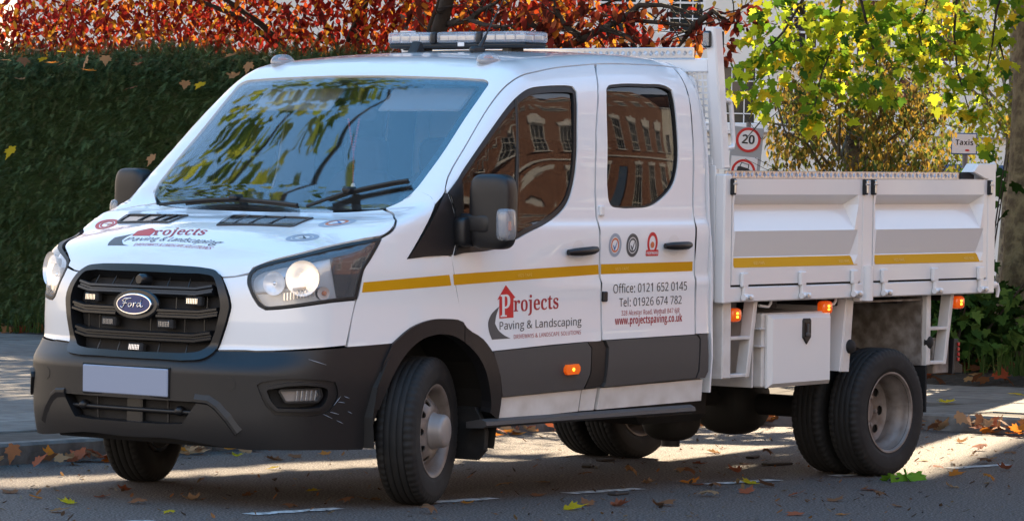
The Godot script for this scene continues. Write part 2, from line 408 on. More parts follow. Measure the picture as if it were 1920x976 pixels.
func noise_tex(freq: float, oct: int, stops: Array, size := 512, normal := false, strength := 4.0, seed := 3, kind := FastNoiseLite.TYPE_SIMPLEX_SMOOTH) -> ImageTexture:
	var f := FastNoiseLite.new()
	f.noise_type = kind
	f.frequency = freq
	f.fractal_octaves = oct
	f.seed = seed
	var im := f.get_seamless_image(size, size)
	if normal:
		im.convert(Image.FORMAT_RGBA8)
		im.bump_map_to_normal_map(strength)
		return ImageTexture.create_from_image(im)
	im.convert(Image.FORMAT_L8)
	var g := Gradient.new()
	var offs := PackedFloat32Array()
	var cols := PackedColorArray()
	for s in stops:
		offs.append(s[0]); cols.append(s[1])
	g.offsets = offs
	g.colors = cols
	var lut := PackedByteArray()
	for i in 256:
		var c := g.sample(i / 255.0)
		lut.append(int(c.r * 255)); lut.append(int(c.g * 255)); lut.append(int(c.b * 255))
	var src := im.get_data()
	var dst := PackedByteArray()
	dst.resize(size * size * 3)
	for i in size * size:
		var k := src[i] * 3
		dst[i * 3] = lut[k]; dst[i * 3 + 1] = lut[k + 1]; dst[i * 3 + 2] = lut[k + 2]
	return ImageTexture.create_from_image(Image.create_from_data(size, size, false, Image.FORMAT_RGB8, dst))


# ---------------------------------------------------------------- the cab's skin: one smooth solid, sampled by two charts
func herm(T: Array, x: float) -> float:
	var n := T.size()
	if x <= T[0].x: return T[0].y + (x - T[0].x) * (T[1].y - T[0].y) / (T[1].x - T[0].x)
	if x >= T[n - 1].x: return T[n - 1].y + (x - T[n - 1].x) * (T[n - 1].y - T[n - 2].y) / (T[n - 1].x - T[n - 2].x)
	var i := 0
	while x > T[i + 1].x: i += 1
	var h: float = T[i + 1].x - T[i].x
	var d: float = (T[i + 1].y - T[i].y) / h
	var m0 := d
	var m1 := d
	if i > 0: m0 = ((T[i].y - T[i - 1].y) / (T[i].x - T[i - 1].x) * h + d * (T[i].x - T[i - 1].x)) / (T[i + 1].x - T[i - 1].x)
	if i < n - 2: m1 = (d * (T[i + 2].x - T[i + 1].x) + (T[i + 2].y - T[i + 1].y) / (T[i + 2].x - T[i + 1].x) * h) / (T[i + 2].x - T[i].x)
	var t: float = (x - T[i].x) / h
	return (2 * t * t * t - 3 * t * t + 1) * T[i].y + (t * t * t - 2 * t * t + t) * h * m0 + (-2 * t * t * t + 3 * t * t) * T[i + 1].y + (t * t * t - t * t) * h * m1


func make_tables() -> void:
	for i in 901:
		var x := -1.5 + i * 0.005
		t_top.append(herm(K_TOP, x)); t_prof.append(herm(K_PROF, x)); t_ct.append(herm(K_CT, x))


func look(t: PackedFloat32Array, x: float) -> float:
	var f := clampf((x + 1.5) * 200.0, 0.0, 898.99)
	var i := int(f)
	f -= i
	return t[i] * (1.0 - f) + t[i + 1] * f


func sst(a: float, b: float, x: float) -> float:
	var t := clampf((x - a) / (b - a), 0.0, 1.0)
	return t * t * (3.0 - 2.0 * t)


func smax(a: float, b: float, k: float) -> float:
	var h := maxf(k - absf(a - b), 0.0) / k
	return maxf(a, b) + h * h * k * 0.25


func skin(p: Vector3) -> float:
	var x := p.x
	var y := p.y
	var z := absf(p.z)
	var z2 := z * z
	var b := 0.09 - 0.04 * sst(-0.2, 0.7, x)
	var xs := x - b * z2 * sst(-0.75, -0.4, x) * (1.0 - sst(0.55, 0.9, x))
	var top := (y - (look(t_top, xs) - look(t_ct, x) * z2)) * 0.8
	var d := maxf(0.0, 0.3 - x)
	var ledge := 0.0       # the pressed line under the stripe and the shoulder below the windows
	if y > 1.0 and y < 1.75 and x > 0.2:
		ledge = 0.015 * sst(1.015, 1.052, y) * (1.0 - sst(1.08, 1.29, y)) * sst(0.5, 1.2, x) + 0.016 * sst(1.285, 1.335, y) * (1.0 - sst(1.38, 1.7, y)) * sst(0.3, 0.9, x)
	var side := z - (1.03 - 0.15 * d * d + look(t_prof, y) - ledge)
	var t := sst(0.635, 0.755, y)
	var xf := (-1.03 + 0.08 * z2 + 0.3 * z2 * z2) * (1.0 - t) + (-0.967 + 0.25 * z2 + 0.1 * z2 * z2 * z2 + 0.05 * maxf(0.0, y - 0.85)) * t
	if y < 0.45: xf += 0.9 * (0.45 - y) * (0.45 - y)
	var front := (xf - x) * 0.85
	var k := 0.045 + 0.045 * sst(-0.25, 0.3, x) + 0.12 * sst(0.3, 1.0, x)
	var g := smax(top, side, k)
	g = smax(g, front, 0.09)
	return smax(g, x - 2.16, 0.06)


func skin_normal(p: Vector3) -> Vector3:
	var e := 0.006
	return Vector3(skin(p + Vector3(e, 0, 0)) - skin(p - Vector3(e, 0, 0)), skin(p + Vector3(0, e, 0)) - skin(p - Vector3(0, e, 0)), skin(p + Vector3(0, 0, e)) - skin(p - Vector3(0, 0, e))).normalized()


func solve(o: Vector3, d: Vector3, far: float) -> Vector3:
	var a := 0.03
	var b := far
	for i in 17:
		var m := (a + b) * 0.5
		if skin(o + d * m) < 0.0: a = m
		else: b = m
	return o + d * (a + b) * 0.5


# chart C: (x, angle about the long axis); chart N: (angle about an upright axis, height). Both give [point, normal]
func chart_c(q: Vector2) -> Array:
	var p := solve(Vector3(q.x, Y0, 0), Vector3(0, sin(q.y), cos(q.y)), 1.7)
	return [p, skin_normal(p)]


func chart_n(q: Vector2) -> Array:
	var p := solve(Vector3(0.1, q.y, 0), Vector3(-cos(q.x), 0, sin(q.x)), 1.5)
	return [p, skin_normal(p)]


func on_c(q: Vector2, off := 0.0) -> Vector3:
	var r := chart_c(q)
	return rake * (r[0] + r[1] * off)


func on_n(q: Vector2, off := 0.0) -> Vector3:
	var r := chart_n(q)
	return rake * (r[0] + r[1] * off)


# a traced outline made smooth between its corners
func smooth(poly: Array, sub := 4, corner := 0.62) -> PackedVector2Array:
	var out := PackedVector2Array()
	var n := poly.size()
	var hard := []
	for i in n:
		var a: Vector2 = (poly[i] - poly[(i + n - 1) % n]).normalized()
		var b: Vector2 = (poly[(i + 1) % n] - poly[i]).normalized()
		hard.append(absf(a.angle_to(b)) > corner)
	for i in n:
		var p0: Vector2 = poly[(i + n - 1) % n]
		var p1: Vector2 = poly[i]
		var p2: Vector2 = poly[(i + 1) % n]
		var p3: Vector2 = poly[(i + 2) % n]
		var l := p1.distance_to(p2)
		var m1 := (p2 - p1) if hard[i] else ((p1 - p0) / maxf(p0.distance_to(p1), 1e-4) + (p2 - p1) / maxf(l, 1e-4)) * 0.5 * l
		var m2 := (p2 - p1) if hard[(i + 1) % n] else ((p2 - p1) / maxf(l, 1e-4) + (p3 - p2) / maxf(p2.distance_to(p3), 1e-4)) * 0.5 * l
		for k in sub:
			var t := float(k) / sub
			out.append(p1 * (2 * t * t * t - 3 * t * t + 1) + m1 * (t * t * t - 2 * t * t + t) + p2 * (-2 * t * t * t + 3 * t * t) + m2 * (t * t * t - t * t))
	return out


func flip_c(poly) -> PackedVector2Array:
	var out := PackedVector2Array()
	for i in poly.size():
		var p: Vector2 = poly[poly.size() - 1 - i]
		out.append(Vector2(p.x, PI - p.y))
	return out


func flip_n(poly) -> PackedVector2Array:
	var out := PackedVector2Array()
	for i in poly.size():
		var p: Vector2 = poly[poly.size() - 1 - i]
		out.append(Vector2(-p.x, p.y))
	return out


# the near half of an outline (from the middle, round, back to the middle) and its mirror image
func both_c(half: Array) -> Array:
	var out := []
	for p in half:
		if p.y < PI / 2 - 0.02: out.append(p)
	var m := []
	for i in out.size(): m.append(Vector2(out[out.size() - 1 - i].x, PI - out[out.size() - 1 - i].y))
	return out + m


func both_n(half: Array) -> Array:
	var out := []
	for p in half:
		if p.x > 0.02: out.append(p)
	var m := []
	for i in out.size(): m.append(Vector2(-out[out.size() - 1 - i].x, out[out.size() - 1 - i].y))
	return out + m


func grow(poly: PackedVector2Array, d: float) -> PackedVector2Array:
	var r := Geometry2D.offset_polygon(poly, d, Geometry2D.JOIN_ROUND)
	return r[0] if r.size() > 0 else poly


# a piece of sheet cut from a chart: off = how far it stands proud, rim = how deep its edge folds back
func sheet(b: MB, chart: Callable, poly: PackedVector2Array, holes := [], step := 0.035, off := 0.0, rim := 0.0, turn := true) -> void:
	if Geometry2D.is_polygon_clockwise(poly):
		poly = poly.duplicate()
		poly.reverse()
	var region := [poly]
	for h in holes:
		var next := []
		for r in region:
			for q in Geometry2D.clip_polygons(r, h): next.append(q)
		region = next
	var lo := poly[0]
	var hi := poly[0]
	for p in poly:
		lo = lo.min(p); hi = hi.max(p)
	var seen := {}
	var nx := maxi(1, ceili((hi.x - lo.x) / step))
	var ny := maxi(1, ceili((hi.y - lo.y) / step))
	var sx := (hi.x - lo.x) / nx
	var sy := (hi.y - lo.y) / ny
	for i in nx:
		for j in ny:
			var c := lo + Vector2(i * sx, j * sy)
			var cell := PackedVector2Array([c, c + Vector2(sx, 0), c + Vector2(sx, sy), c + Vector2(0, sy)])
			var bits := Geometry2D.intersect_polygons(cell, poly)
			for h in holes:
				var next: Array[PackedVector2Array] = []
				for q in bits: next.append_array(Geometry2D.clip_polygons(q, h))
				bits = next
			for q in bits:
				if q.size() < 3: continue
				var tr := Geometry2D.triangulate_polygon(q)
				var ids := []
				for p in q:
					var key := Vector2i(roundi(p.x * 10000), roundi(p.y * 10000))
					if not seen.has(key):
						var r: Array = chart.call(p)
						var w: Vector3 = r[0] + r[1] * off
						seen[key] = b.vert(rake * w if turn else w, rake * r[1] if turn else r[1], p)
					ids.append(seen[key])
				for k in range(0, tr.size(), 3):
					if ids[tr[k]] != ids[tr[k + 1]] and ids[tr[k + 1]] != ids[tr[k + 2]] and ids[tr[k]] != ids[tr[k + 2]]:
						b.face(ids[tr[k]], ids[tr[k + 1]], ids[tr[k + 2]])
	if rim == 0.0: return
	for r in region:
		var m: int = r.size()
		var top := []
		var low := []
		for p in r:
			var c: Array = chart.call(p)
			var w: Vector3 = c[0] + c[1] * off
			var u: Vector3 = c[0] + c[1] * (off - rim)
			top.append(rake * w if turn else w); low.append(rake * u if turn else u)
		for k in m:
			var k2 := (k + 1) % m
			var e: Vector3 = top[k2] - top[k]
			if e.length() < 1e-5: continue
			b.quad(top[k], top[k2], low[k2], low[k], e.cross(top[k] - low[k]) * signf(rim))


# lettering laid on a chart: from a (left end of the baseline) to c (right end), capital letters reaching up to u
func lettering(b: MB, chart: Callable, text: String, font: Font, a: Vector2, c: Vector2, u: Vector2, off := 0.0015, cap := 0.72) -> void:
	var tm := TextMesh.new()
	tm.text = text
	tm.font = font
	tm.font_size = 64
	tm.pixel_size = 0.01
	tm.depth = 0.0
	tm.curve_step = 1.0
	tm.horizontal_alignment = HORIZONTAL_ALIGNMENT_LEFT
	tm.vertical_alignment = VERTICAL_ALIGNMENT_BOTTOM
	var arr := tm.get_mesh_arrays()
	var vs: PackedVector3Array = arr[Mesh.ARRAY_VERTEX]
	var ids: PackedInt32Array = arr[Mesh.ARRAY_INDEX]
	if vs.size() == 0: return
	var x0 := 1e9
	var x1 := -1e9
	for p in vs:
		x0 = minf(x0, p.x); x1 = maxf(x1, p.x)
	var ascent := font.get_ascent(64) * 0.01
	var descent := font.get_descent(64) * 0.01
	var capital := 0.64 * cap
	var seen := []
	for p in vs:
		var s := (p.x - x0) / (x1 - x0)
		var t := (p.y - descent) / capital
		var r: Array = chart.call(a + (c - a) * s + (u - a) * t)
		seen.append(b.vert(rake * (r[0] + r[1] * off), rake * r[1]))
	if ids.size() == 0:
		for k in range(0, vs.size(), 3): b.face(seen[k], seen[k + 1], seen[k + 2])
	else:
		for k in range(0, ids.size(), 3): b.face(seen[ids[k]], seen[ids[k + 1]], seen[ids[k + 2]])


func _ready() -> void:
	rng.seed = 20
	setup_camera_and_light()
	make_tables()
	make_materials()
	build_setting()
	build_truck()


func setup_camera_and_light() -> void:
	var cam := Camera3D.new()
	cam.name = "camera"
	add_child(cam)
	var f := Vector3(sin(CAM_YAW) * cos(CAM_PITCH), sin(CAM_PITCH), -cos(CAM_YAW) * cos(CAM_PITCH))
	var r := Vector3(cos(CAM_YAW), 0, sin(CAM_YAW))
	var u := r.cross(f)
	var r2 := r * cos(CAM_ROLL) + u * sin(CAM_ROLL)
	var u2 := u * cos(CAM_ROLL) - r * sin(CAM_ROLL)
	cam.transform = Transform3D(Basis(r2, u2, -f), CAM_POS)
	cam.fov = rad_to_deg(2.0 * atan(488.0 / 7345.4))
	cam.near = 0.1
	cam.far = 900.0
	cam.current = true
	var sky := ProceduralSkyMaterial.new()
	sky.sky_top_color = Color(0.28, 0.545, 0.76)
	sky.sky_horizon_color = Color(1.0, 0.89, 0.75)
	sky.sky_curve = 0.30
	sky.ground_horizon_color = Color(0.50, 0.47, 0.43)
	sky.ground_bottom_color = Color(0.2, 0.19, 0.18)
	sky.sun_angle_max = 12.0
	sky.energy_multiplier = 1.0
	var s := Sky.new()
	s.sky_material = sky
	var env := Environment.new()
	env.background_mode = Environment.BG_SKY
	env.sky = s
	env.tonemap_mode = Environment.TONE_MAPPER_LINEAR
	env.tonemap_exposure = 3.25
	env.sdfgi_enabled = true
	env.ssao_enabled = true
	env.ssil_enabled = true
	var we := WorldEnvironment.new()
	we.name = "world_environment"
	we.environment = env
	add_child(we)
	var sun := DirectionalLight3D.new()
	sun.name = "sun"
	sun.light_energy = 1.6
	sun.light_color = Color(1.0, 0.90, 0.76)
	sun.light_angular_distance = 0.5
	sun.shadow_enabled = true
	var az := deg_to_rad(SUN_YAW)
	var el := deg_to_rad(SUN_HEIGHT)
	var to_sun := Vector3(sin(az) * cos(el), sin(el), -cos(az) * cos(el))
	sun.basis = Basis.looking_at(-to_sun, Vector3.UP)
	add_child(sun)




func make_materials() -> void:
	mat("paint", lin(0.78, 0.78, 0.785), 0.35, 0.0, 1.0)
	var bp := mat("body_paint", lin(0.74, 0.73, 0.72), 0.38, 0.0, 0.6)
	bp.clearcoat = 1.0
	bp.clearcoat_roughness = 0.07
	# road film on the lower panels: patches with their own outline
	var dirt := mat("dusty_paint", Color.WHITE, 0.55, 0.0, 0.25)
	dirt.albedo_texture = noise_tex(0.012, 5, [[0.0, lin(0.50, 0.46, 0.42)], [0.5, lin(0.60, 0.57, 0.54)], [1.0, lin(0.68, 0.66, 0.64)]], 512, false, 0, 9)
	dirt.uv1_triplanar = true
	dirt.uv1_scale = Vector3(0.9, 0.9, 0.9)
	var guard := mat("guard_metal", Color.WHITE, 0.6, 0.0)
	guard.albedo_texture = noise_tex(0.012, 7, [[0.0, lin(0.10, 0.08, 0.066)], [0.45, lin(0.20, 0.175, 0.155)], [0.55, lin(0.235, 0.21, 0.19)], [1.0, lin(0.36, 0.34, 0.32)]], 512, false, 0, 21)
	guard.uv1_triplanar = true
	guard.uv1_scale = Vector3(1.6, 1.6, 1.6)
	var pl := mat("plastic", lin(0.007, 0.007, 0.0082), 0.44)
	pl.normal_enabled = true
	pl.normal_texture = noise_tex(0.35, 2, [], 256, true, 3.0, 5)
	pl.normal_scale = 0.25
	pl.uv1_triplanar = true
	pl.uv1_scale = Vector3(8, 8, 8)
	var pl2 := mat("grey_plastic", lin(0.055, 0.052, 0.051), 0.55)
	pl2.normal_enabled = true
	pl2.normal_texture = pl.normal_texture
	pl2.normal_scale = 0.25
	pl2.uv1_triplanar = true
	pl2.uv1_scale = Vector3(8, 8, 8)
	mat("grille_plastic", lin(0.010, 0.011, 0.013), 0.3)
	mat("gloss_black", lin(0.008, 0.008, 0.009), 0.12)
	mat("rubber_seal", lin(0.012, 0.012, 0.012), 0.5)
	mat("dark", lin(0.012, 0.012, 0.013), 0.8)
	mat("chassis", lin(0.016, 0.015, 0.014), 0.7)
	var ty := mat("tyre", Color.WHITE, 0.78)
	ty.albedo_texture = noise_tex(0.02, 4, [[0.0, lin(0.005, 0.005, 0.005)], [0.6, lin(0.009, 0.0088, 0.0088)], [1.0, lin(0.020, 0.019, 0.018)]], 256, false, 0, 4)
	ty.uv1_triplanar = true
	ty.uv1_scale = Vector3(2, 2, 2)
	var ri := mat("rim_steel", Color.WHITE, 0.5, 0.25)
	ri.albedo_texture = noise_tex(0.02, 5, [[0.0, lin(0.10, 0.075, 0.06)], [0.4, lin(0.19, 0.16, 0.14)], [1.0, lin(0.29, 0.265, 0.25)]], 256, false, 0, 6)
	ri.uv1_triplanar = true
	ri.uv1_scale = Vector3(2, 2, 2)
	mat("hub_grey", lin(0.28, 0.25, 0.235), 0.45, 0.2)
	mat("chrome", lin(0.75, 0.75, 0.76), 0.08, 1.0)
	mat("bright_metal", lin(0.6, 0.6, 0.6), 0.3, 1.0)
	mat("reflector", lin(0.85, 0.85, 0.86), 0.12, 1.0)
	mat("tape", lin(0.60, 0.30, 0.006), 0.6).metallic_specular = 0.25
	mat("tape_mark", lin(0.72, 0.45, 0.08), 0.4)
	mat("ink_black", lin(0.018, 0.018, 0.02), 0.45)
	mat("ink_grey", lin(0.075, 0.078, 0.082), 0.45)
	mat("ink_red", lin(0.36, 0.012, 0.022), 0.45)
	mat("ink_bright_red", lin(0.55, 0.018, 0.02), 0.45)
	mat("ink_white", lin(0.75, 0.74, 0.73), 0.45)
	mat("ink_orange", lin(0.6, 0.16, 0.06), 0.45)
	mat("ink_blue", lin(0.03, 0.16, 0.38), 0.45)
	mat("ink_pale", lin(0.32, 0.36, 0.42), 0.45)
	mat("badge_blue", lin(0.004, 0.022, 0.13), 0.35)
	mat("plate", lin(0.27, 0.31, 0.41), 0.5)
	glass("clear_glass", lin(0.02, 0.03, 0.03), 0.06)
	glass("tinted_glass", lin(0.004, 0.005, 0.005), 0.62)
	glass("lamp_glass", lin(0.7, 0.72, 0.75), 0.05)
	glass("lens_white", lin(0.5, 0.55, 0.62), 0.35)
	var am := mat("amber", lin(0.75, 0.17, 0.01), 0.2, 0.0, 0.6)
	am.emission_enabled = true
	am.emission = Color(1.0, 0.30, 0.03)
	am.emission_energy_multiplier = 0.10
	var ab := mat("amber_led", Color(1, 0.8, 0.3), 0.4)
	ab.emission_enabled = true
	ab.emission = Color(1.0, 0.62, 0.12)
	ab.emission_energy_multiplier = 3.0
	var hb := mat("bulb", Color(1, 0.95, 0.85), 0.4)
	hb.emission_enabled = true
	hb.emission = Color(1.0, 0.86, 0.66)
	hb.emission_energy_multiplier = 0.9
	mat("lamp_housing", lin(0.46, 0.49, 0.53), 0.3, 0.15)
	mat("lamp_bowl", lin(0.84, 0.84, 0.85), 0.2, 0.35)
	mat("red_lens", lin(0.45, 0.01, 0.01), 0.2, 0.0, 0.6)
	mat("orange_lens", lin(0.5, 0.13, 0.02), 0.2, 0.0, 0.6)
	mat("seat_cloth", lin(0.035, 0.035, 0.038), 0.9)
	mat("visor", lin(0.22, 0.22, 0.22), 0.9)
	mat("cab_trim", lin(0.11, 0.108, 0.104), 0.85)
	mat("dash", lin(0.022, 0.022, 0.024), 0.75)
	mat("bead_red", lin(0.4, 0.02, 0.02), 0.3)
	# chequer plate: raised bars in pairs, a fine relief on bright aluminium
	var cp := mat("chequer", lin(0.62, 0.62, 0.63), 0.28, 1.0)
	mats["chequer_bar"] = cp


# ---------------------------------------------------------------- the truck
var truck: Node3D
var sans: Font
var sans_bold: Font
var serif_bold: Font


func fonts() -> void:
	var f := SystemFont.new()
	f.font_names = PackedStringArray(["Droid Sans"])
	sans = f
	var g := SystemFont.new()
	g.font_names = PackedStringArray(["Droid Sans"])
	g.font_weight = 700
	sans_bold = g
	var h := SystemFont.new()
	h.font_names = PackedStringArray(["Droid Serif"])
	h.font_weight = 700
	serif_bold = h


func part_sheet(called: String, m: String, chart: Callable, poly: PackedVector2Array, holes := [], step := 0.035, off := 0.0, rim := 0.02, parent: Node = null) -> MeshInstance3D:
	var b := MB.new()
	sheet(b, chart, poly, holes, step, off, rim)
	return put(b, called, mats[m], truck if parent == null else parent)


func pane(called: String, m: String, poly: PackedVector2Array, off: float, parent: Node, step := 0.05) -> MeshInstance3D:
	var b := MB.new()
	sheet(b, chart_c, poly, [], step, off, 0.0)
	sheet(b, chart_c, poly, [], step, off - 0.0025, 0.0)      # the coated layer inside the laminate
	sheet(b, chart_c, poly, [], step, off - 0.005, 0.0)
	return put(b, called, mats[m], parent)


# toughened side glass is slightly domed
func bulged(q: Vector2, c: Vector2, half: Vector2, rise: float) -> Array:
	var e := 0.004
	var f := func(s: Vector2) -> Vector3:
		var r := chart_c(s)
		var u := (s - c) / half
		return r[0] + r[1] * rise * (1.0 - u.x * u.x) * (1.0 - 0.6 * u.y * u.y)
	var p: Vector3 = f.call(q)
	var du: Vector3 = f.call(q + Vector2(e, 0)) - f.call(q - Vector2(e, 0))
	var dv: Vector3 = f.call(q + Vector2(0, e)) - f.call(q - Vector2(0, e))
	var n := du.cross(dv).normalized()
	if n.z * p.z < 0.0: n = -n
	return [p, n]


func ell(c: Vector2, rx: float, ry: float, n := 28) -> PackedVector2Array:
	var out := PackedVector2Array()
	for i in n:
		var a := TAU * i / n
		out.append(c + Vector2(cos(a) * rx, sin(a) * ry))
	return out


func rrect(x0: float, y0: float, x1: float, y1: float, r: float, n := 4) -> PackedVector2Array:
	var out := PackedVector2Array()
	for c in [[x1 - r, y1 - r, 0.0], [x0 + r, y1 - r, PI / 2], [x0 + r, y0 + r, PI], [x1 - r, y0 + r, PI * 1.5]]:
		for i in n + 1:
			var a: float = c[2] + PI / 2 * i / n
			out.append(Vector2(c[0] + cos(a) * r, c[1] + sin(a) * r))
	return out


func B(p: Vector3) -> Vector3:
	return rake * p


func box(called: String, m: String, c: Vector3, s: Vector3, bev := 0.006, parent: Node = null) -> MeshInstance3D:
	var b := MB.new()
	b.bbox(c, s, bev, Transform3D(rake, Vector3.ZERO))
	return put(b, called, mats[m], truck if parent == null else parent)


func build_cab() -> void:
	var ws := smooth(both_c(WS), 4, 0.8)
	var winf := smooth(WINF, 4, 0.7)
	var winr := smooth(WINR, 4, 0.9)
	var arch_in := PackedVector2Array()
	for p in smooth(ARCH_IN, 3, 1.2): arch_in.append(p)
	arch_in.append(Vector2(0.3, -0.75)); arch_in.append(Vector2(-0.36, -0.75))
	# hood with its shut lines
	var hood := part_sheet("bonnet", "paint", chart_c, smooth(both_c(HOOD), 3, 0.5), [], 0.03, 0.0, 0.03)
	for v in [VENTN, VENTF]:
		var vp := PackedVector2Array(v)
		var b := MB.new()
		sheet(b, chart_c, vp, [], 0.05, 0.002, 0.0)
		var vent := put(b, "bonnet_vent", mats["gloss_black"], hood)
		var fr := MB.new()
		sheet(fr, chart_c, grow(vp, 0.012), [vp], 0.05, 0.007, 0.006)
		for k in [1, 2, 3]:
			var s: float = k / 4.0
			var path := [on_c(vp[0].lerp(vp[3], s), 0.006), on_c(vp[1].lerp(vp[2], s), 0.006)]
			fr.tube(path, 0.004, 6)
		put(fr, "vent_frame", mats["grey_plastic"], vent)
	# wings
	for side in 2:
		var wing: Array = WING.duplicate()
		wing.append_array(WINGB)
		var wp := smooth(wing, 3, 0.45)
		var sail := PackedVector2Array(SAIL)
		var w := part_sheet("front_wing", "paint", chart_c, wp if side == 0 else flip_c(wp), [], 0.035, 0.0, 0.025)
		part_sheet("quarter_trim", "plastic", chart_c, grow(sail if side == 0 else flip_c(sail), -0.001), [], 0.05, 0.006, 0.03, w)
		var s1 := PackedVector2Array(STRIPE1)
		var tp := part_sheet("reflective_stripe", "tape", chart_c, s1 if side == 0 else flip_c(s1), [], 0.06, 0.0012, 0.0, w)
		# wheel arch lips, cut where the door begins
		var outer := PackedVector2Array()
		for p in smooth(ARCH_OUT, 3, 1.2): outer.append(p)
		outer.append(Vector2(0.42, -0.56)); outer.append(Vector2(-0.40, -0.56)); outer.append(Vector2(-0.392, -0.42)); outer.append(Vector2(-0.375, -0.31)); outer.append(Vector2(-0.345, -0.22))
		var lip_a := Geometry2D.intersect_polygons(outer, PackedVector2Array([Vector2(-0.8, -0.43), Vector2(0.162, -0.43), Vector2(0.162, 0.2), Vector2(-0.8, 0.2)]))
		var la: PackedVector2Array = lip_a[0]
		var lip_b: PackedVector2Array = Geometry2D.intersect_polygons(outer, PackedVector2Array([Vector2(0.166, -0.47), Vector2(0.9, -0.47), Vector2(0.9, 0.2), Vector2(0.166, 0.2)]))[0]
		for q in [la, lip_b]:
			part_sheet("wheel_arch_lip", "plastic", chart_c, q if side == 0 else flip_c(q), [arch_in if side == 0 else flip_c(arch_in)], 0.03, 0.016, 0.06)
		# doors
		var df := smooth(DOORF, 3, 0.45)
		df = Geometry2D.clip_polygons(df, outer)[0]
		var dr := smooth(DOORR + [], 3, 0.45)
		door(side, df, winf, true)
		door(side, dr, winr, false)
		# lower cladding and sill bands
		for e in [["door_cladding", TRIMF, "grey_plastic", 0.014], ["pillar_cladding", TRIMB, "plastic", 0.008], ["door_cladding", TRIMR, "grey_plastic", 0.014], ["corner_cladding", TRIME, "grey_plastic", 0.012], ["lower_panel", LOWF, "dusty_paint", 0.0], ["lower_panel", LOWB, "dusty_paint", -0.006], ["lower_panel", LOWR, "dusty_paint", 0.0]]:
			var q := PackedVector2Array(e[1])
			q = grow(q, -0.001)
			if side == 1: q = flip_c(q)
			part_sheet(e[0], e[2], chart_c, q, [], 0.06, e[3], 0.03)
		var rp := PackedVector2Array([Vector2(2.015, -0.147), Vector2(2.01, 0.206), Vector2(2.019, 0.45), Vector2(2.031, 0.661), Vector2(2.036, 0.833), Vector2(2.03, 0.955), Vector2(2.15, 0.955), Vector2(2.15, -0.147)])
		part_sheet("rear_pillar", "paint", chart_c, rp if side == 0 else flip_c(rp), [], 0.03, 0.0, 0.02)
		# sill step
		var sg := 1.0 if side == 0 else -1.0
		var st := MB.new()
		var sec := PackedVector2Array([Vector2(0.93, 0.375), Vector2(1.02, 0.392), Vector2(1.050, 0.380), Vector2(1.055, 0.362), Vector2(1.03, 0.350), Vector2(0.93, 0.345)])
		var tx := Transform3D(rake * Basis(Vector3(0, 0, sg), Vector3(0, 1, 0), Vector3(-sg, 0, 0)), B(Vector3(1.98 if side == 0 else 0.31, 0, 0)))
		st.prism(sec, tx, 1.67, 0.0)
		put(st, "sill_step", mats["grey_plastic"], truck)
		build_mirror(sg)
	# roof and pillars round the windscreen
	var shell := both_c(SHELLN + [Vector2(2.15, 0.955)])
	part_sheet("roof_panel", "paint", chart_c, smooth(shell, 3, 0.5), [grow(ws, 0.003)], 0.035, 0.0, 0.02)
	# windscreen with its black border and the wipers
	var scr := pane("windscreen", "clear_glass", ws, -0.004, truck)
	part_sheet("windscreen_band", "gloss_black", chart_c, ws, [grow(ws, -0.028)], 0.05, -0.013, 0.0, scr)
	var cowl := PackedVector2Array([Vector2(-0.16, 0.52), Vector2(-0.02, 0.58), Vector2(-0.045, 0.75), Vector2(-0.06, PI / 2), Vector2(-0.045, PI - 0.75), Vector2(-0.02, PI - 0.58), Vector2(-0.16, PI - 0.52)])
	part_sheet("scuttle_panel", "dark", chart_c, cowl, [], 0.05, -0.022, 0.0)
	for wdat in [[WIPER1, 3], [WIPER2, 2]]:
		var wip: Array = wdat[0]
		var b := MB.new()
		var path := []
		for p in wip: path.append(on_c(p, 0.022))
		b.tube(path, 0.009, 6)
		var w := put(b, "wiper", mats["rubber_seal"], truck)
		var blade := MB.new()
		path = []
		for p in wip.slice(1): path.append(on_c(p, 0.008))
		blade.tube(path, 0.007, 6)
		put(blade, "wiper_blade", mats["rubber_seal"], w)
		var cl := MB.new()
		cl.bbox(on_c(wip[wdat[1]], 0.03), Vector3(0.07, 0.03, 0.05), 0.01, Transform3D.IDENTITY)
		put(cl, "wiper_clip", mats["plastic"], w)
	# cab back and inner lining
	var back := PackedVector2Array()
	for i in 25:
		var a := -0.42 + (PI + 0.84) * i / 24.0
		var r := chart_c(Vector2(2.1, a))
		back.append(Vector2(r[0].z, r[0].y))
	var bb := MB.new()
	bb.prism(back, Transform3D(rake * Basis(Vector3(0, 0, 1), Vector3(0, 1, 0), Vector3(-1, 0, 0)), B(Vector3(2.155, 0, 0))), 0.012, 0.0)
	put(bb, "cab_rear_panel", mats["paint"], truck)
	var lin_poly := PackedVector2Array([Vector2(-0.80, -0.44), Vector2(2.12, -0.44), Vector2(2.12, PI + 0.44), Vector2(-0.80, PI + 0.44)])
	var holes := [grow(ws, -0.012), grow(winf, -0.012), grow(flip_c(winf), -0.012), grow(winr, -0.012), grow(flip_c(winr), -0.012), arch_in, flip_c(arch_in), PackedVector2Array([Vector2(-1, -1), Vector2(-0.34, -1), Vector2(-0.34, 0.42), Vector2(-1, 0.42)]), PackedVector2Array([Vector2(-1, PI - 0.42), Vector2(-0.34, PI - 0.42), Vector2(-0.34, PI + 1), Vector2(-1, PI + 1)])]
	part_sheet("cab_lining", "cab_trim", chart_c, lin_poly, holes, 0.07, -0.04, 0.0)
	build_interior()


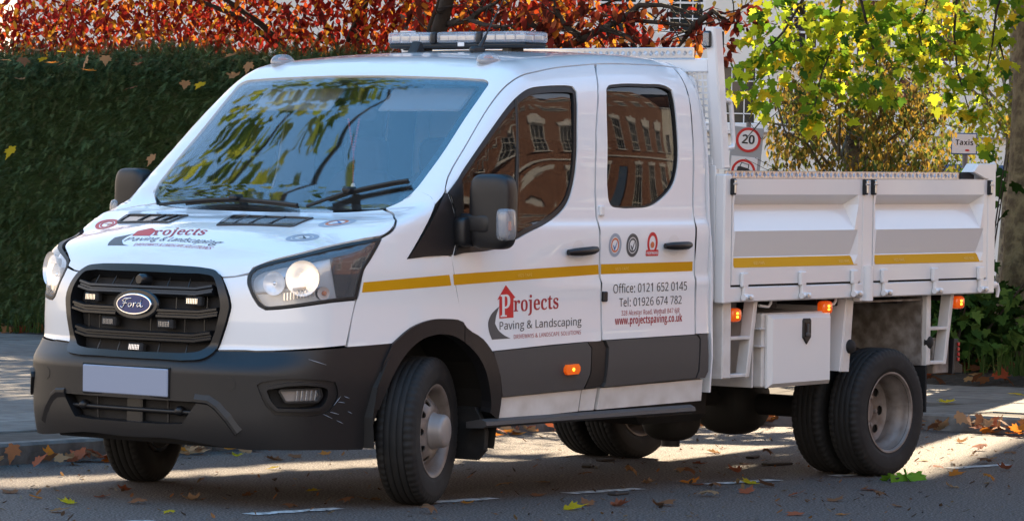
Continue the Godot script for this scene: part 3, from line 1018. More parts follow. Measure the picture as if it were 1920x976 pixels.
func door(side: int, poly: PackedVector2Array, win: PackedVector2Array, front: bool) -> void:
	var hole := win if side == 0 else flip_c(win)
	var p := poly if side == 0 else flip_c(poly)
	var d := part_sheet("front_door" if front else "rear_door", "paint", chart_c, p, [grow(hole, 0.002)], 0.03, 0.0, 0.025)
	# rubber surround and pane
	part_sheet("window_seal", "rubber_seal", chart_c, hole, [grow(hole, -0.020 if front else -0.006)], 0.05, -0.006, 0.012, d)
	var wb := MB.new()
	var wpoly := grow(hole, -0.012 if front else -0.004)
	var wc := Vector2(0.66, 0.58) if front else Vector2(1.6, 0.66)
	if side == 1: wc.y = PI - wc.y
	sheet(wb, bulged.bind(wc, Vector2(0.56, 0.34) if front else Vector2(0.36, 0.24), 0.014), wpoly, [], 0.04, -0.020, 0.0)
	sheet(wb, bulged.bind(wc, Vector2(0.56, 0.34) if front else Vector2(0.36, 0.24), 0.014), wpoly, [], 0.04, -0.025, 0.0)
	var w := put(wb, "window", mats["tinted_glass"], d)
	if front:
		var bar := MB.new()
		var path := []
		for q in [Vector2(0.640, 0.815), Vector2(0.605, 0.62), Vector2(0.575, 0.45), Vector2(0.555, 0.33)]:
			path.append(on_c(q if side == 0 else Vector2(q.x, PI - q.y), -0.006))
		bar.tube(path, 0.011, 6)
		put(bar, "window_divider", mats["rubber_seal"], w)
		var sd := PackedVector2Array(SAILD)
		part_sheet("mirror_base", "plastic", chart_c, sd if side == 0 else flip_c(sd), [], 0.05, 0.012, 0.03, d)
	var sp := PackedVector2Array(STRIPE2 if front else STRIPE3)
	part_sheet("reflective_stripe", "tape", chart_c, sp if side == 0 else flip_c(sp), [], 0.06, 0.0012, 0.0, d)
	# handle: a grip over a shallow cup
	var hd: Array = HANDLE1 if front else HANDLE2
	var a: Vector2 = hd[0]
	var c: Vector2 = hd[1]
	if side == 1:
		a.y = PI - a.y; c.y = PI - c.y
	var cup := MB.new()
	sheet(cup, chart_c, ell(a.lerp(c, 0.45), 0.052, 0.047), [], 0.02, 0.0006, 0.0)
	var hb := MB.new()
	var ps := []
	for k in 7: ps.append(on_c(a.lerp(c, k / 6.0), 0.018 + 0.022 * sin(PI * k / 6.0)))
	hb.tube(ps, [0.014, 0.019, 0.021, 0.021, 0.021, 0.020, 0.015], 10)
	var h := put(hb, "door_handle", mats["plastic"], d)
	put(cup, "handle_cup", mats["body_paint"], h)
	# hinge on the rear door's leading edge
	if not front:
		for y in [0.44, 0.05]:
			var hg := MB.new()
			var q := Vector2(1.245, y if side == 0 else PI - y)
			hg.bbox(on_c(q, 0.006), Vector3(0.035, 0.05, 0.02), 0.005)
			put(hg, "hinge", mats["body_paint"] if y > 0.2 else mats["plastic"], d)
	if side == 1: return
	if front:
		var b := MB.new()
		var hp := PackedVector2Array(HOUSE)
		sheet(b, chart_c, hp, [], 0.05, 0.0012, 0.0)
		put(b, "house_emblem", mats["ink_bright_red"], d)
		b = MB.new()
		sheet(b, chart_c, smooth(ROADF, 3, 0.8), [], 0.05, 0.001, 0.0)
		put(b, "road_emblem", mats["ink_grey"], d)
		text(d, "P", serif_bold, T_P, "ink_white", 0.0022)
		text(d, "rojects", serif_bold, T_PROJ, "ink_red", 0.0014, 0.76)
		text(d, "Paving & Landscaping", sans, T_PAV, "ink_black", 0.0014)
		text(d, "DRIVEWAYS & LANDSCAPE SOLUTIONS", sans, T_DRI, "ink_red", 0.0014)
	else:
		text(d, "Office: 0121 652 0145", sans, T_OFF, "ink_black", 0.0014)
		text(d, "Tel: 01926 674 782", sans, T_TEL, "ink_black", 0.0014)
		text(d, "328 Alcester Road, Wythall B47 6JR", sans, T_328, "ink_red", 0.0014)
		text(d, "www.projectspaving.co.uk", sans_bold, T_WWW, "ink_red", 0.0014, 0.62)
		roundel(d, BADGE1[0], 0.052, "ink_pale", "ink_orange", "ink_blue")
		roundel(d, BADGE2[0], 0.052, "ink_grey", "ink_grey", "ink_black")
		var c3: Vector2 = BADGE3[0]
		var s := MB.new()
		sheet(s, chart_c, ell(c3 + Vector2(0, 0.008), 0.043, 0.048), [ell(c3 + Vector2(0, 0.006), 0.027, 0.034)], 0.03, 0.0012, 0.0)
		sheet(s, chart_c, rrect(c3.x - 0.052, c3.y - 0.050, c3.x + 0.052, c3.y - 0.022, 0.006), [], 0.05, 0.0016, 0.0)
		put(s, "trade_emblem", mats["ink_bright_red"], d)
		text(d, "FAIRTRADES", sans_bold, [c3 + Vector2(-0.046, -0.043), c3 + Vector2(0.046, -0.043), c3 + Vector2(-0.046, -0.030)], "ink_white", 0.0024)
		s = MB.new()
		sheet(s, chart_c, ell(c3 + Vector2(0, 0.0), 0.016, 0.014), [], 0.03, 0.0014, 0.0)
		put(s, "trade_emblem_centre", mats["ink_orange"], d)
	# tape maker's small print blocks
	for k in [0.42] if front else [0.15]:
		var m := MB.new()
		var pa: Vector2 = sp[0].lerp(sp[1], k)
		var pd: Vector2 = sp[3].lerp(sp[2], k)
		text(d, "VIZI-TAPE", sans, [pa.lerp(pd, 0.70), pa.lerp(pd, 0.70) + Vector2(0.11, 0.0025), pa.lerp(pd, 0.40)], "tape_mark", 0.0024)


func text(parent: Node, s: String, f: Font, at: Array, m: String, off := 0.0015, cap := 0.72, chart: Callable = chart_c) -> void:
	var b := MB.new()
	lettering(b, chart, s, f, at[0], at[1], at[2], off, cap)
	if b.v.size() > 0: put(b, "lettering", mats[m], parent)


func roundel(parent: Node, c: Vector2, r: float, ring: String, inner: String, tick: String, stretch := 1.0) -> void:
	var b := MB.new()
	sheet(b, chart_c, ell(c, r * stretch, r), [ell(c, r * 0.70 * stretch, r * 0.70)], 0.03, 0.001, 0.0)
	var e := put(b, "round_emblem", mats[ring], parent)
	b = MB.new()
	sheet(b, chart_c, ell(c, r * 0.62 * stretch, r * 0.62), [ell(c, r * 0.46 * stretch, r * 0.46)], 0.03, 0.001, 0.0)
	put(b, "emblem_ring", mats[inner], e)
	b = MB.new()
	var q := PackedVector2Array()
	for p in [Vector2(-0.34, 0.02), Vector2(-0.18, -0.02), Vector2(-0.06, -0.22), Vector2(0.34, 0.42), Vector2(0.24, 0.1), Vector2(-0.04, -0.5)]: q.append(c + Vector2(p.x * r * stretch, p.y * r))
	sheet(b, chart_c, q, [], 0.03, 0.0014, 0.0)
	put(b, "emblem_tick", mats[tick], e)


func build_mirror(sg: float) -> void:
	var b := MB.new()
	var c := Vector3(0.205, 1.372, sg * 1.165)
	var t := Transform3D(rake * Basis(Vector3(0, 1, 0), sg * 0.12), B(c))
	b.pebble(t, Vector3(0.062, 0.176, 0.112), 0.42, 0.5, 32, 20)
	var m := put(b, "door_mirror", mats["plastic"], truck)
	b = MB.new()
	b.bbox(Vector3(0.045, 0.02, 0), Vector3(0.045, 0.27, 0.18), 0.02, t)
	put(b, "mirror_glass", mats["chrome"], m)
	b = MB.new()
	b.pebble(Transform3D(rake, B(Vector3(0.185, 1.315, sg * 1.08))), Vector3(0.05, 0.048, 0.115), 0.4, 0.4, 20, 12)
	b.pebble(Transform3D(rake, B(Vector3(0.165, 1.275, sg * 1.045))), Vector3(0.075, 0.07, 0.035), 0.4, 0.4, 20, 12)
	put(b, "mirror_arm", mats["plastic"], m)
	b = MB.new()
	var tl := Transform3D(rake * Basis(Vector3(0, 1, 0), sg * 0.12) * Basis(Vector3(0, 0, 1), 0.03), B(c + Vector3(-0.012, -0.058, sg * 0.088)))
	b.pebble(tl, Vector3(0.054, 0.076, 0.034), 0.4, 0.6, 20, 12)
	var ind := put(b, "indicator_lens", mats["lens_white"], m)
	b = MB.new()
	b.pebble(Transform3D(tl.basis, tl.origin), Vector3(0.044, 0.062, 0.024), 0.4, 0.6, 16, 10)
	put(b, "indicator_reflector", mats["hub_grey"], ind)
	b = MB.new()
	b.bbox(Vector3(-0.01, -0.006, sg * 0.026), Vector3(0.022, 0.045, 0.008), 0.003, tl)
	put(b, "indicator_bulb", mats["orange_lens"], ind)


func build_interior() -> void:
	# dash top
	var b := MB.new()
	var dp := PackedVector2Array([Vector2(0.02, 1.30), Vector2(0.30, 1.33), Vector2(0.42, 1.25), Vector2(0.42, 0.9), Vector2(0.05, 0.9)])
	b.prism(dp, Transform3D(rake, B(Vector3(0, 0, -0.86))), 1.72, 0.0)
	put(b, "dashboard", mats["dash"], truck)
	b = MB.new()
	var c := B(Vector3(0.50, 1.32, -0.42))
	var path := []
	var tb := rake * Basis(Vector3(0, 0, 1), -0.45)
	for i in 25:
		var a := TAU * i / 24.0
		path.append(c + tb * Vector3(0, cos(a) * 0.19, sin(a) * 0.19))
	b.tube(path, 0.015, 6, false)
	b.tube([c + tb * Vector3(0, 0, -0.18), c + tb * Vector3(0, 0, 0.18)], 0.014, 6)
	b.tube([c, c + tb * Vector3(-0.25, 0, 0)], 0.04, 8)
	put(b, "steering_wheel", mats["dark"], truck)
	for e in [[0.85, -0.45, 0.5], [0.85, 0.05, 0.42], [0.85, 0.5, 0.42], [1.72, -0.5, 0.45], [1.72, 0.0, 0.45], [1.72, 0.5, 0.45]]:
		b = MB.new()
		b.pebble(Transform3D(rake, B(Vector3(e[0], 0.86, e[1]))), Vector3(0.25, 0.09, e[2] * 0.5), 0.5, 0.4, 18, 10)
		b.pebble(Transform3D(rake * Basis(Vector3(0, 0, 1), -0.18), B(Vector3(e[0] + 0.24, 1.2, e[1]))), Vector3(0.07, 0.36, e[2] * 0.48), 0.5, 0.4, 18, 10)
		b.pebble(Transform3D(rake, B(Vector3(e[0] + 0.31, 1.62, e[1]))), Vector3(0.045, 0.10, 0.13), 0.5, 0.4, 16, 10)
		put(b, "seat", mats["seat_cloth"], truck)
	# sun visors, inside mirror with a string of beads
	for z in [-0.42, 0.42]:
		b = MB.new()
		b.bbox(Vector3.ZERO, Vector3(0.014, 0.17, 0.52), 0.006, Transform3D(rake * Basis(Vector3(0, 0, 1), -0.85), B(Vector3(0.60, 1.90, z))))
		put(b, "sun_visor", mats["visor"], truck)
	b = MB.new()
	b.pebble(Transform3D(rake, B(Vector3(0.56, 1.83, 0.02))), Vector3(0.02, 0.035, 0.12), 0.4, 0.5, 18, 10)
	b.tube([B(Vector3(0.56, 1.85, 0.02)), B(Vector3(0.57, 1.97, 0.02))], 0.012, 6)
	var im := put(b, "inside_mirror", mats["dark"], truck)
	b = MB.new()
	for i in 13:
		var t := i / 12.0
		for s in [-1, 1]:
			b.pebble(Transform3D(Basis.IDENTITY, B(Vector3(0.52, 1.80 - 0.16 * t, 0.02 + s * 0.035 * (1.0 - t)))), Vector3(0.006, 0.006, 0.006), 1, 1, 6, 4)
		b.pebble(Transform3D(Basis.IDENTITY, B(Vector3(0.52, 1.64 - 0.15 * t, 0.02))), Vector3(0.005, 0.006, 0.005), 1, 1, 6, 4)
	put(b, "bead_string", mats["bead_red"], im)
	b = MB.new()
	b.pebble(Transform3D(Basis.IDENTITY, B(Vector3(0.52, 1.475, 0.02))), Vector3(0.012, 0.016, 0.012), 1, 1, 10, 8)
	put(b, "bead_drop", mats["ink_white"], im)


func build_nose() -> void:
	var gr_o := smooth(both_n(GR_O), 3, 0.7)
	var gr_i := smooth(both_n(GR_I), 3, 0.7)
	# bumper
	var bump := both_n([Vector2(0.03, 0.74)] + BUMP + [Vector2(0.25, 0.325), Vector2(0.03, 0.32)])
	var low := PackedVector2Array([Vector2(-0.37, 0.498), Vector2(-0.30, 0.395), Vector2(-0.2, 0.388), Vector2(0.2, 0.388), Vector2(0.30, 0.395), Vector2(0.37, 0.498)])
	var fog_o := smooth(FOG_O, 3, 0.9)
	var fog_i := smooth(FOG_I, 3, 0.9)
	var bumper := part_sheet("front_bumper", "plastic", chart_n, smooth(bump, 3, 0.4), [gr_o, low, fog_o, flip_n(fog_o)], 0.03, 0.004, 0.05)
	part_sheet("lower_intake", "dark", chart_n, grow(low, 0.02), [], 0.06, -0.06, 0.0, bumper)
	var b := MB.new()
	for y in [0.445]:
		var path := []
		for i in 13: path.append(on_n(Vector2(-0.34 + 0.68 * i / 12.0, y), -0.03))
		b.tube(path, 0.011, 8)
	for th in [-0.2, 0.2]:
		b.tube([on_n(Vector2(th, 0.39), -0.04), on_n(Vector2(th, 0.5), -0.04)], 0.006, 6)
	for th in [-0.27, 0.27]:
		var p := on_n(Vector2(th, 0.45), -0.03)
		b.pebble(Transform3D(Basis.IDENTITY, p), Vector3(0.03, 0.024, 0.024), 1, 1, 14, 10)
	put(b, "intake_bar", mats["plastic"], bumper)
	b = MB.new()
	b.bbox(B(Vector3(-0.985, 0.44, 0.02)), Vector3(0.03, 0.13, 0.10), 0.008)
	put(b, "radar_cover", mats["grille_plastic"], bumper)
	for sg in [1, -1]:
		b = MB.new()
		var path := []
		var outs := []
		for q in RIDGE:
			var r := chart_n(Vector2(q.x * sg, q.y))
			path.append(rake * (r[0] + r[1] * 0.004)); outs.append(rake * r[1])
		b.sweep(path, outs, [Vector2(-0.006, 0.022), Vector2(0.009, 0.008), Vector2(0.009, -0.004), Vector2(-0.006, -0.045)])
		put(b, "bumper_ridge", mats["plastic"], bumper)
		# blanking cap for the towing eye
		b = MB.new()
		sheet(b, chart_n, ell(Vector2(0.50 * sg, 0.585), 0.032, 0.030), [], 0.03, 0.0055, 0.003)
		put(b, "tow_eye_cap", mats["plastic"], bumper)
		# fog lamp: a stepped surround, a dark pocket and the lamp
		var fo := fog_o if sg == 1 else flip_n(fog_o)
		var fi := fog_i if sg == 1 else flip_n(fog_i)
		var fl := PackedVector2Array(FOG_L) if sg == 1 else flip_n(FOG_L)
		var fs := part_sheet("fog_lamp_surround", "plastic", chart_n, fo, [fi], 0.03, -0.006, 0.05)
		part_sheet("lamp_pocket", "dark", chart_n, grow(fi, 0.01), [], 0.06, -0.045, 0.0, fs)
		part_sheet("fog_lamp_lens", "lamp_glass", chart_n, fl, [], 0.06, -0.008, 0.0, fs)
		part_sheet("fog_lamp_reflector", "hub_grey", chart_n, grow(fl, 0.004), [], 0.06, -0.034, 0.0, fs)
		part_sheet("fog_lamp_rim", "plastic", chart_n, grow(fl, 0.008), [fl], 0.05, -0.004, 0.03, fs)
		b = MB.new()
		for k in 5:
			var th: float = (0.762 + 0.019 * k) * sg
			b.tube([on_n(Vector2(th, 0.513), -0.024), on_n(Vector2(th + 0.004 * sg, 0.557), -0.024)], 0.0055, 6)
		put(b, "fog_lamp_ribs", mats["reflector"], fs)
		part_sheet("surround_step", "plastic", chart_n, grow(fi, 0.014), [fi], 0.05, 0.017, 0.03, fs)
	b = MB.new()
	for e in [[Vector2(0.935, 0.53), Vector2(0.905, 0.49)], [Vector2(0.925, 0.505), Vector2(0.955, 0.50)], [Vector2(0.89, 0.46), Vector2(0.93, 0.448)], [Vector2(0.95, 0.53), Vector2(0.975, 0.52)], [Vector2(0.86, 0.452), Vector2(0.90, 0.43)], [Vector2(0.80, 0.70), Vector2(0.87, 0.675)], [Vector2(0.92, 0.42), Vector2(0.95, 0.405)], [Vector2(0.97, 0.46), Vector2(0.99, 0.45)]]:
		b.tube([on_n(e[0], 0.0052), on_n(e[0].lerp(e[1], 0.5), 0.0055), on_n(e[1], 0.0052)], [0.0006, 0.0016, 0.0006], 5)
	tag(put(b, "scratches", mats["ink_pale"], bumper), "", "", "", "stuff")
	# white panel under each headlight, and the headlights
	for sg in [1, -1]:
		var pp := smooth(PANEL, 2, 0.45)
		part_sheet("nose_panel", "paint", chart_n, grow(pp, -0.001) if sg == 1 else flip_n(grow(pp, -0.001)), [], 0.03, 0.0, 0.03)
		headlight(sg)
	# grille
	var g := part_sheet("grille", "grille_plastic", chart_n, gr_o, [gr_i], 0.025, 0.014, 0.06)
	part_sheet("grille_mesh_back", "dark", chart_n, grow(gr_o, -0.005), [], 0.05, -0.055, 0.0, g)
	for row in [[0.995, 0.40, 0.0], [0.893, 0.428, 0.12], [0.785, 0.40, 0.0]]:
		for sg in ([0] if row[2] == 0.0 else [-1, 1]):
			b = MB.new()
			var path := []
			var outs := []
			for i in 21:
				var u := i / 20.0
				var th: float = -row[1] + 2.0 * row[1] * u if sg == 0 else sg * (row[2] + (row[1] - row[2]) * u)
				var lift := 0.014 * maxf(0.0, (absf(th) / row[1] - 0.8) / 0.2)
				var r := chart_n(Vector2(th, row[0] + lift))
				path.append(rake * (r[0] + r[1] * 0.002)); outs.append(rake * r[1])
			b.sweep(path, outs, [Vector2(-0.05, 0.022), Vector2(-0.004, 0.026), Vector2(0.010, 0.020), Vector2(0.010, 0.010), Vector2(0.002, 0.006), Vector2(0.002, -0.002), Vector2(0.012, -0.006), Vector2(0.012, -0.016), Vector2(-0.006, -0.022), Vector2(-0.05, -0.018)])
			put(b, "grille_bar", mats["grille_plastic"], g)
	for e in [[-0.34, 1.045], [-0.22, 1.045], [-0.1, 1.045], [0.13, 1.045], [0.25, 1.045], [-0.38, 0.94], [-0.16, 0.94], [0.2, 0.94], [0.36, 0.94], [-0.35, 0.84], [-0.27, 0.84], [0.06, 0.84], [0.25, 0.84], [0.35, 0.84], [-0.25, 0.735], [-0.12, 0.735], [0.12, 0.735], [0.27, 0.735]]:
		b = MB.new()
		b.tube([on_n(Vector2(e[0], e[1] - 0.035), -0.03), on_n(Vector2(e[0], e[1] + 0.035), -0.03)], 0.004, 6)
		put(b, "grille_rib", mats["grille_plastic"], g)
	# oval badge
	b = MB.new()
	var bt := Transform3D(rake * Basis(Vector3(0, 0, 1), Vector3(0, 1, 0), Vector3(-1, 0, 0)) * Basis(Vector3(1, 0, 0), -0.10), B(Vector3(-0.958, 0.926, 0.0)))
	b.prism(ell(Vector2.ZERO, 0.145, 0.072, 36), bt, 0.018, 0.006)
	var holder := put(b, "badge_holder", mats["grille_plastic"], g)
	b = MB.new()
	b.prism(ell(Vector2(0, 0), 0.112, 0.050, 36), bt, 0.030, 0.003)
	var rim := put(b, "badge_rim", mats["chrome"], holder)
	b = MB.new()
	b.prism(ell(Vector2(0, 0), 0.104, 0.043, 36), bt, 0.0315, 0.0)
	put(b, "badge_face", mats["badge_blue"], holder)
	b = MB.new()
	script_word(b, bt)
	put(b, "badge_script", mats["chrome"], holder)
	# camera in the grille top
	b = MB.new()
	var ct := Transform3D(frame(Vector3(-1, 0.05, 0)), B(Vector3(-0.925, 1.04, 0.005)))
	b.lathe([Vector2(0.001, 0.035), Vector2(0.02, 0.035), Vector2(0.026, 0.025), Vector2(0.03, -0.03)], ct, 18)
	put(b, "front_camera", mats["grille_plastic"], g)
	# strobe lamps
	for s in [[-0.305, 0.952], [0.308, 0.952], [-0.175, 0.842], [0.165, 0.842], [0.0, 0.732]]:
		var r := chart_n(Vector2(s[0], s[1]))
		var nn: Vector3 = rake * r[1]
		nn = nn.lerp(Vector3(-1, 0, 0), 0.6).normalized()
		var tt := Transform3D(frame_up(nn), rake * (r[0] + r[1] * -0.012))
		b = MB.new()
		b.bbox(Vector3.ZERO, Vector3(0.098, 0.044, 0.03), 0.005, tt)
		var st := put(b, "strobe_lamp", mats["dark"], g)
		b = MB.new()
		b.bbox(Vector3(-0.006, 0, 0.016), Vector3(0.068, 0.027, 0.006), 0.002, tt)
		put(b, "strobe_lens", mats["reflector"], st)
		b = MB.new()
		for i in 7:
			b.bbox(Vector3(-0.036 + i * 0.01, 0, 0.0195), Vector3(0.0018, 0.026, 0.002), 0.0, tt)
		for i in 2:
			b.bbox(Vector3(-0.006, -0.005 + i * 0.010, 0.0195), Vector3(0.066, 0.0015, 0.002), 0.0, tt)
		put(b, "lens_ribs", mats["grey_plastic"], st)
	# number plate, left blank as in the picture
	b = MB.new()
	b.bbox(Vector3.ZERO, Vector3(0.545, 0.128, 0.012), 0.004, Transform3D(rake * Basis(Vector3(0, 0, 1), Vector3(0, 1, 0), Vector3(-1, 0, 0)), B(Vector3(-1.033, 0.577, -0.004))))
	var plate := put(b, "number_plate", mats["plate"], truck)
	tag(plate, "blank pale blue number plate")
	b = MB.new()
	b.bbox(Vector3.ZERO, Vector3(0.56, 0.142, 0.012), 0.003, Transform3D(rake * Basis(Vector3(0, 0, 1), Vector3(0, 1, 0), Vector3(-1, 0, 0)), B(Vector3(-1.026, 0.577, -0.004))))
	put(b, "plate_holder", mats["gloss_black"], plate)
	# lettering on the bonnet
	var hood := truck.get_node("bonnet")
	text(hood, "Paving & Landscaping", sans, H_PAV, "ink_black", 0.0016)
	text(hood, "DRIVEWAYS & LANDSCAPE SOLUTIONS", sans, H_DRI, "ink_red", 0.0016)
	text(hood, "rojects", serif_bold, H_PRO, "ink_red", 0.0016, 0.76)
	b = MB.new()
	sheet(b, chart_c, PackedVector2Array([H_P[0], H_P[1], H_P[1] + (H_P[2] - H_P[0]) * 0.72, H_P[0].lerp(H_P[1], 0.5) + (H_P[2] - H_P[0]) * 1.2, H_P[0] + (H_P[2] - H_P[0]) * 0.72]), [], 0.05, 0.0012, 0.0)
	put(b, "house_emblem", mats["ink_bright_red"], hood)
	b = MB.new()
	sheet(b, chart_c, smooth(ROADH, 3, 0.8), [], 0.05, 0.0012, 0.0)
	put(b, "road_emblem", mats["ink_grey"], hood)
	roundel(hood, BADGE4[0], 0.055, "ink_pale", "ink_orange", "ink_blue", 1.3)
	roundel(hood, BADGE5[0], 0.05, "ink_pale", "ink_pale", "ink_grey", 1.3)
	roundel(hood, Vector2(-0.40, 2.68), 0.05, "ink_bright_red", "ink_bright_red", "ink_orange", 1.3)


# flowing word on the oval badge, drawn as strokes
func script_word(b: MB, bt: Transform3D) -> void:
	var strokes := [
		[Vector2(-0.028, 0.024), Vector2(-0.055, 0.023), Vector2(-0.068, 0.014), Vector2(-0.06, 0.008)],
		[Vector2(-0.078, -0.014), Vector2(-0.066, -0.02), Vector2(-0.056, -0.008), Vector2(-0.048, 0.012), Vector2(-0.040, 0.022), Vector2(-0.012, 0.026)],
		[Vector2(-0.064, 0.002), Vector2(-0.036, 0.003)],
		[Vector2(-0.020, 0.004), Vector2(-0.030, -0.004), Vector2(-0.026, -0.014), Vector2(-0.014, -0.013), Vector2(-0.009, -0.003), Vector2(-0.016, 0.005), Vector2(-0.006, 0.002)],
		[Vector2(0.004, 0.005), Vector2(0.006, -0.004), Vector2(0.003, -0.015)],
		[Vector2(0.006, -0.003), Vector2(0.016, 0.006), Vector2(0.022, 0.003)],
		[Vector2(0.044, 0.003), Vector2(0.034, 0.005), Vector2(0.027, -0.006), Vector2(0.032, -0.014), Vector2(0.042, -0.008), Vector2(0.054, 0.022), Vector2(0.046, -0.008), Vector2(0.054, -0.014), Vector2(0.068, -0.008)],
	]
	for s in strokes:
		var path := []
		for p in s: path.append(bt * Vector3(p.x, p.y, 0.0325))
		b.tube(path, 0.0036, 6)


func frame(axis: Vector3) -> Basis:      # basis whose y runs along the axis
	var y := axis.normalized()
	var x := y.cross(Vector3(0, 1, 0) if absf(y.y) < 0.9 else Vector3(1, 0, 0)).normalized()
	return Basis(x, y, x.cross(y))


func frame_up(out: Vector3) -> Basis:    # basis whose z looks outwards and whose y is up
	var z := out.normalized()
	var x := Vector3(0, 1, 0).cross(z).normalized()
	return Basis(x, z.cross(x), z)


func headlight(sg: int) -> void:
	var hp := smooth(HL, 3, 0.7)
	var poly := hp if sg == 1 else flip_n(hp)
	var b := MB.new()
	# pocket: a dark floor and sides, open towards the lens
	var bowls := [ell(Vector2(0.775 * sg, 1.068), 0.082, 0.078), ell(Vector2(0.660 * sg, 1.045), 0.054, 0.052), ell(Vector2(0.865 * sg, 0.998), 0.028, 0.028)]
	sheet(b, chart_n, poly, bowls, 0.05, -0.044, 0.0)
	var h := put(b, "headlight", mats["lamp_housing"], truck)
	b = MB.new()
	sheet(b, chart_n, grow(poly, -0.002), [grow(poly, -0.006)], 0.05, -0.012, 0.045)
	put(b, "lamp_rim", mats["gloss_black"], h)
	b = MB.new()
	var dk := PackedVector2Array([Vector2(0.95 * sg, 0.90), Vector2(1.2 * sg, 0.90), Vector2(1.2 * sg, 1.30), Vector2(0.87 * sg, 1.30)])
	var dark_end: PackedVector2Array = Geometry2D.intersect_polygons(grow(poly, -0.006), dk)[0]
	sheet(b, chart_n, dark_end, bowls, 0.05, -0.040, 0.0)
	put(b, "lamp_outer_bezel", mats["gloss_black"], h)
	b = MB.new()
	sheet(b, chart_n, grow(poly, -0.004), [], 0.03, -0.002, 0.0)
	sheet(b, chart_n, grow(poly, -0.004), [], 0.03, -0.005, 0.0)
	put(b, "headlight_lens", mats["lamp_glass"], h)
	b = MB.new()
	sheet(b, chart_n, grow(poly, 0.002), [grow(poly, -0.010)], 0.05, 0.0015, 0.02)
	put(b, "headlight_seal", mats["rubber_seal"], h)
	# reflector bowls facing forwards
	var fwd := Vector3(-0.93, 0.05, sg * 0.36).normalized()
	for e in [[Vector2(0.775, 1.068), 0.082, true], [Vector2(0.660, 1.045), 0.054, false], [Vector2(0.865, 0.998), 0.030, false]]:
		var r := chart_n(Vector2(e[0].x * sg, e[0].y))
		var at: Vector3 = rake * (r[0] - r[1] * 0.016)
		var R: float = e[1]
		b = MB.new()
		b.lathe([Vector2(R, 0.0), Vector2(R * 0.93, -R * 0.1), Vector2(R * 0.75, -R * 0.34), Vector2(R * 0.45, -R * 0.5), Vector2(0.004, -R * 0.58)], Transform3D(frame(fwd), at), 28)
		put(b, "lamp_reflector", mats["lamp_bowl"], h)
		b = MB.new()
		var lit: bool = e[2]
		var br := 0.022 if lit else 0.012
		b.pebble(Transform3D(frame(fwd), at - fwd * R * 0.25), Vector3(br, br * 1.3, br), 1, 1, 14, 10)
		put(b, "headlamp_bulb", mats["bulb"] if lit else (mats["chrome"] if e[1] > 0.05 else mats["orange_lens"]), h)
	# chrome bezel fins and the ribbed running lamp below
	b = MB.new()
	for i in 10:
		var q := Vector2((0.70 + 0.014 * i) * sg, 0.965 + 0.0022 * i)
		b.tube([on_n(q, -0.03), on_n(q + Vector2(0, 0.035), -0.03)], 0.004, 5)
	put(b, "running_lamp", mats["reflector"], h)
	b = MB.new()
	var path := []
	var outs := []
	for i in 12:
		var u := i / 11.0
		var r := chart_n(Vector2((0.575 + 0.30 * u) * sg, 1.0 + 0.02 * u))
		path.append(rake * (r[0] - r[1] * 0.05)); outs.append(rake * r[1])
	b.sweep(path, outs, [Vector2(-0.03, 0.012), Vector2(0.0, 0.012), Vector2(0.01, 0.0), Vector2(0.0, -0.012), Vector2(-0.03, -0.012)])
	put(b, "lamp_bezel", mats["hub_grey"], h)


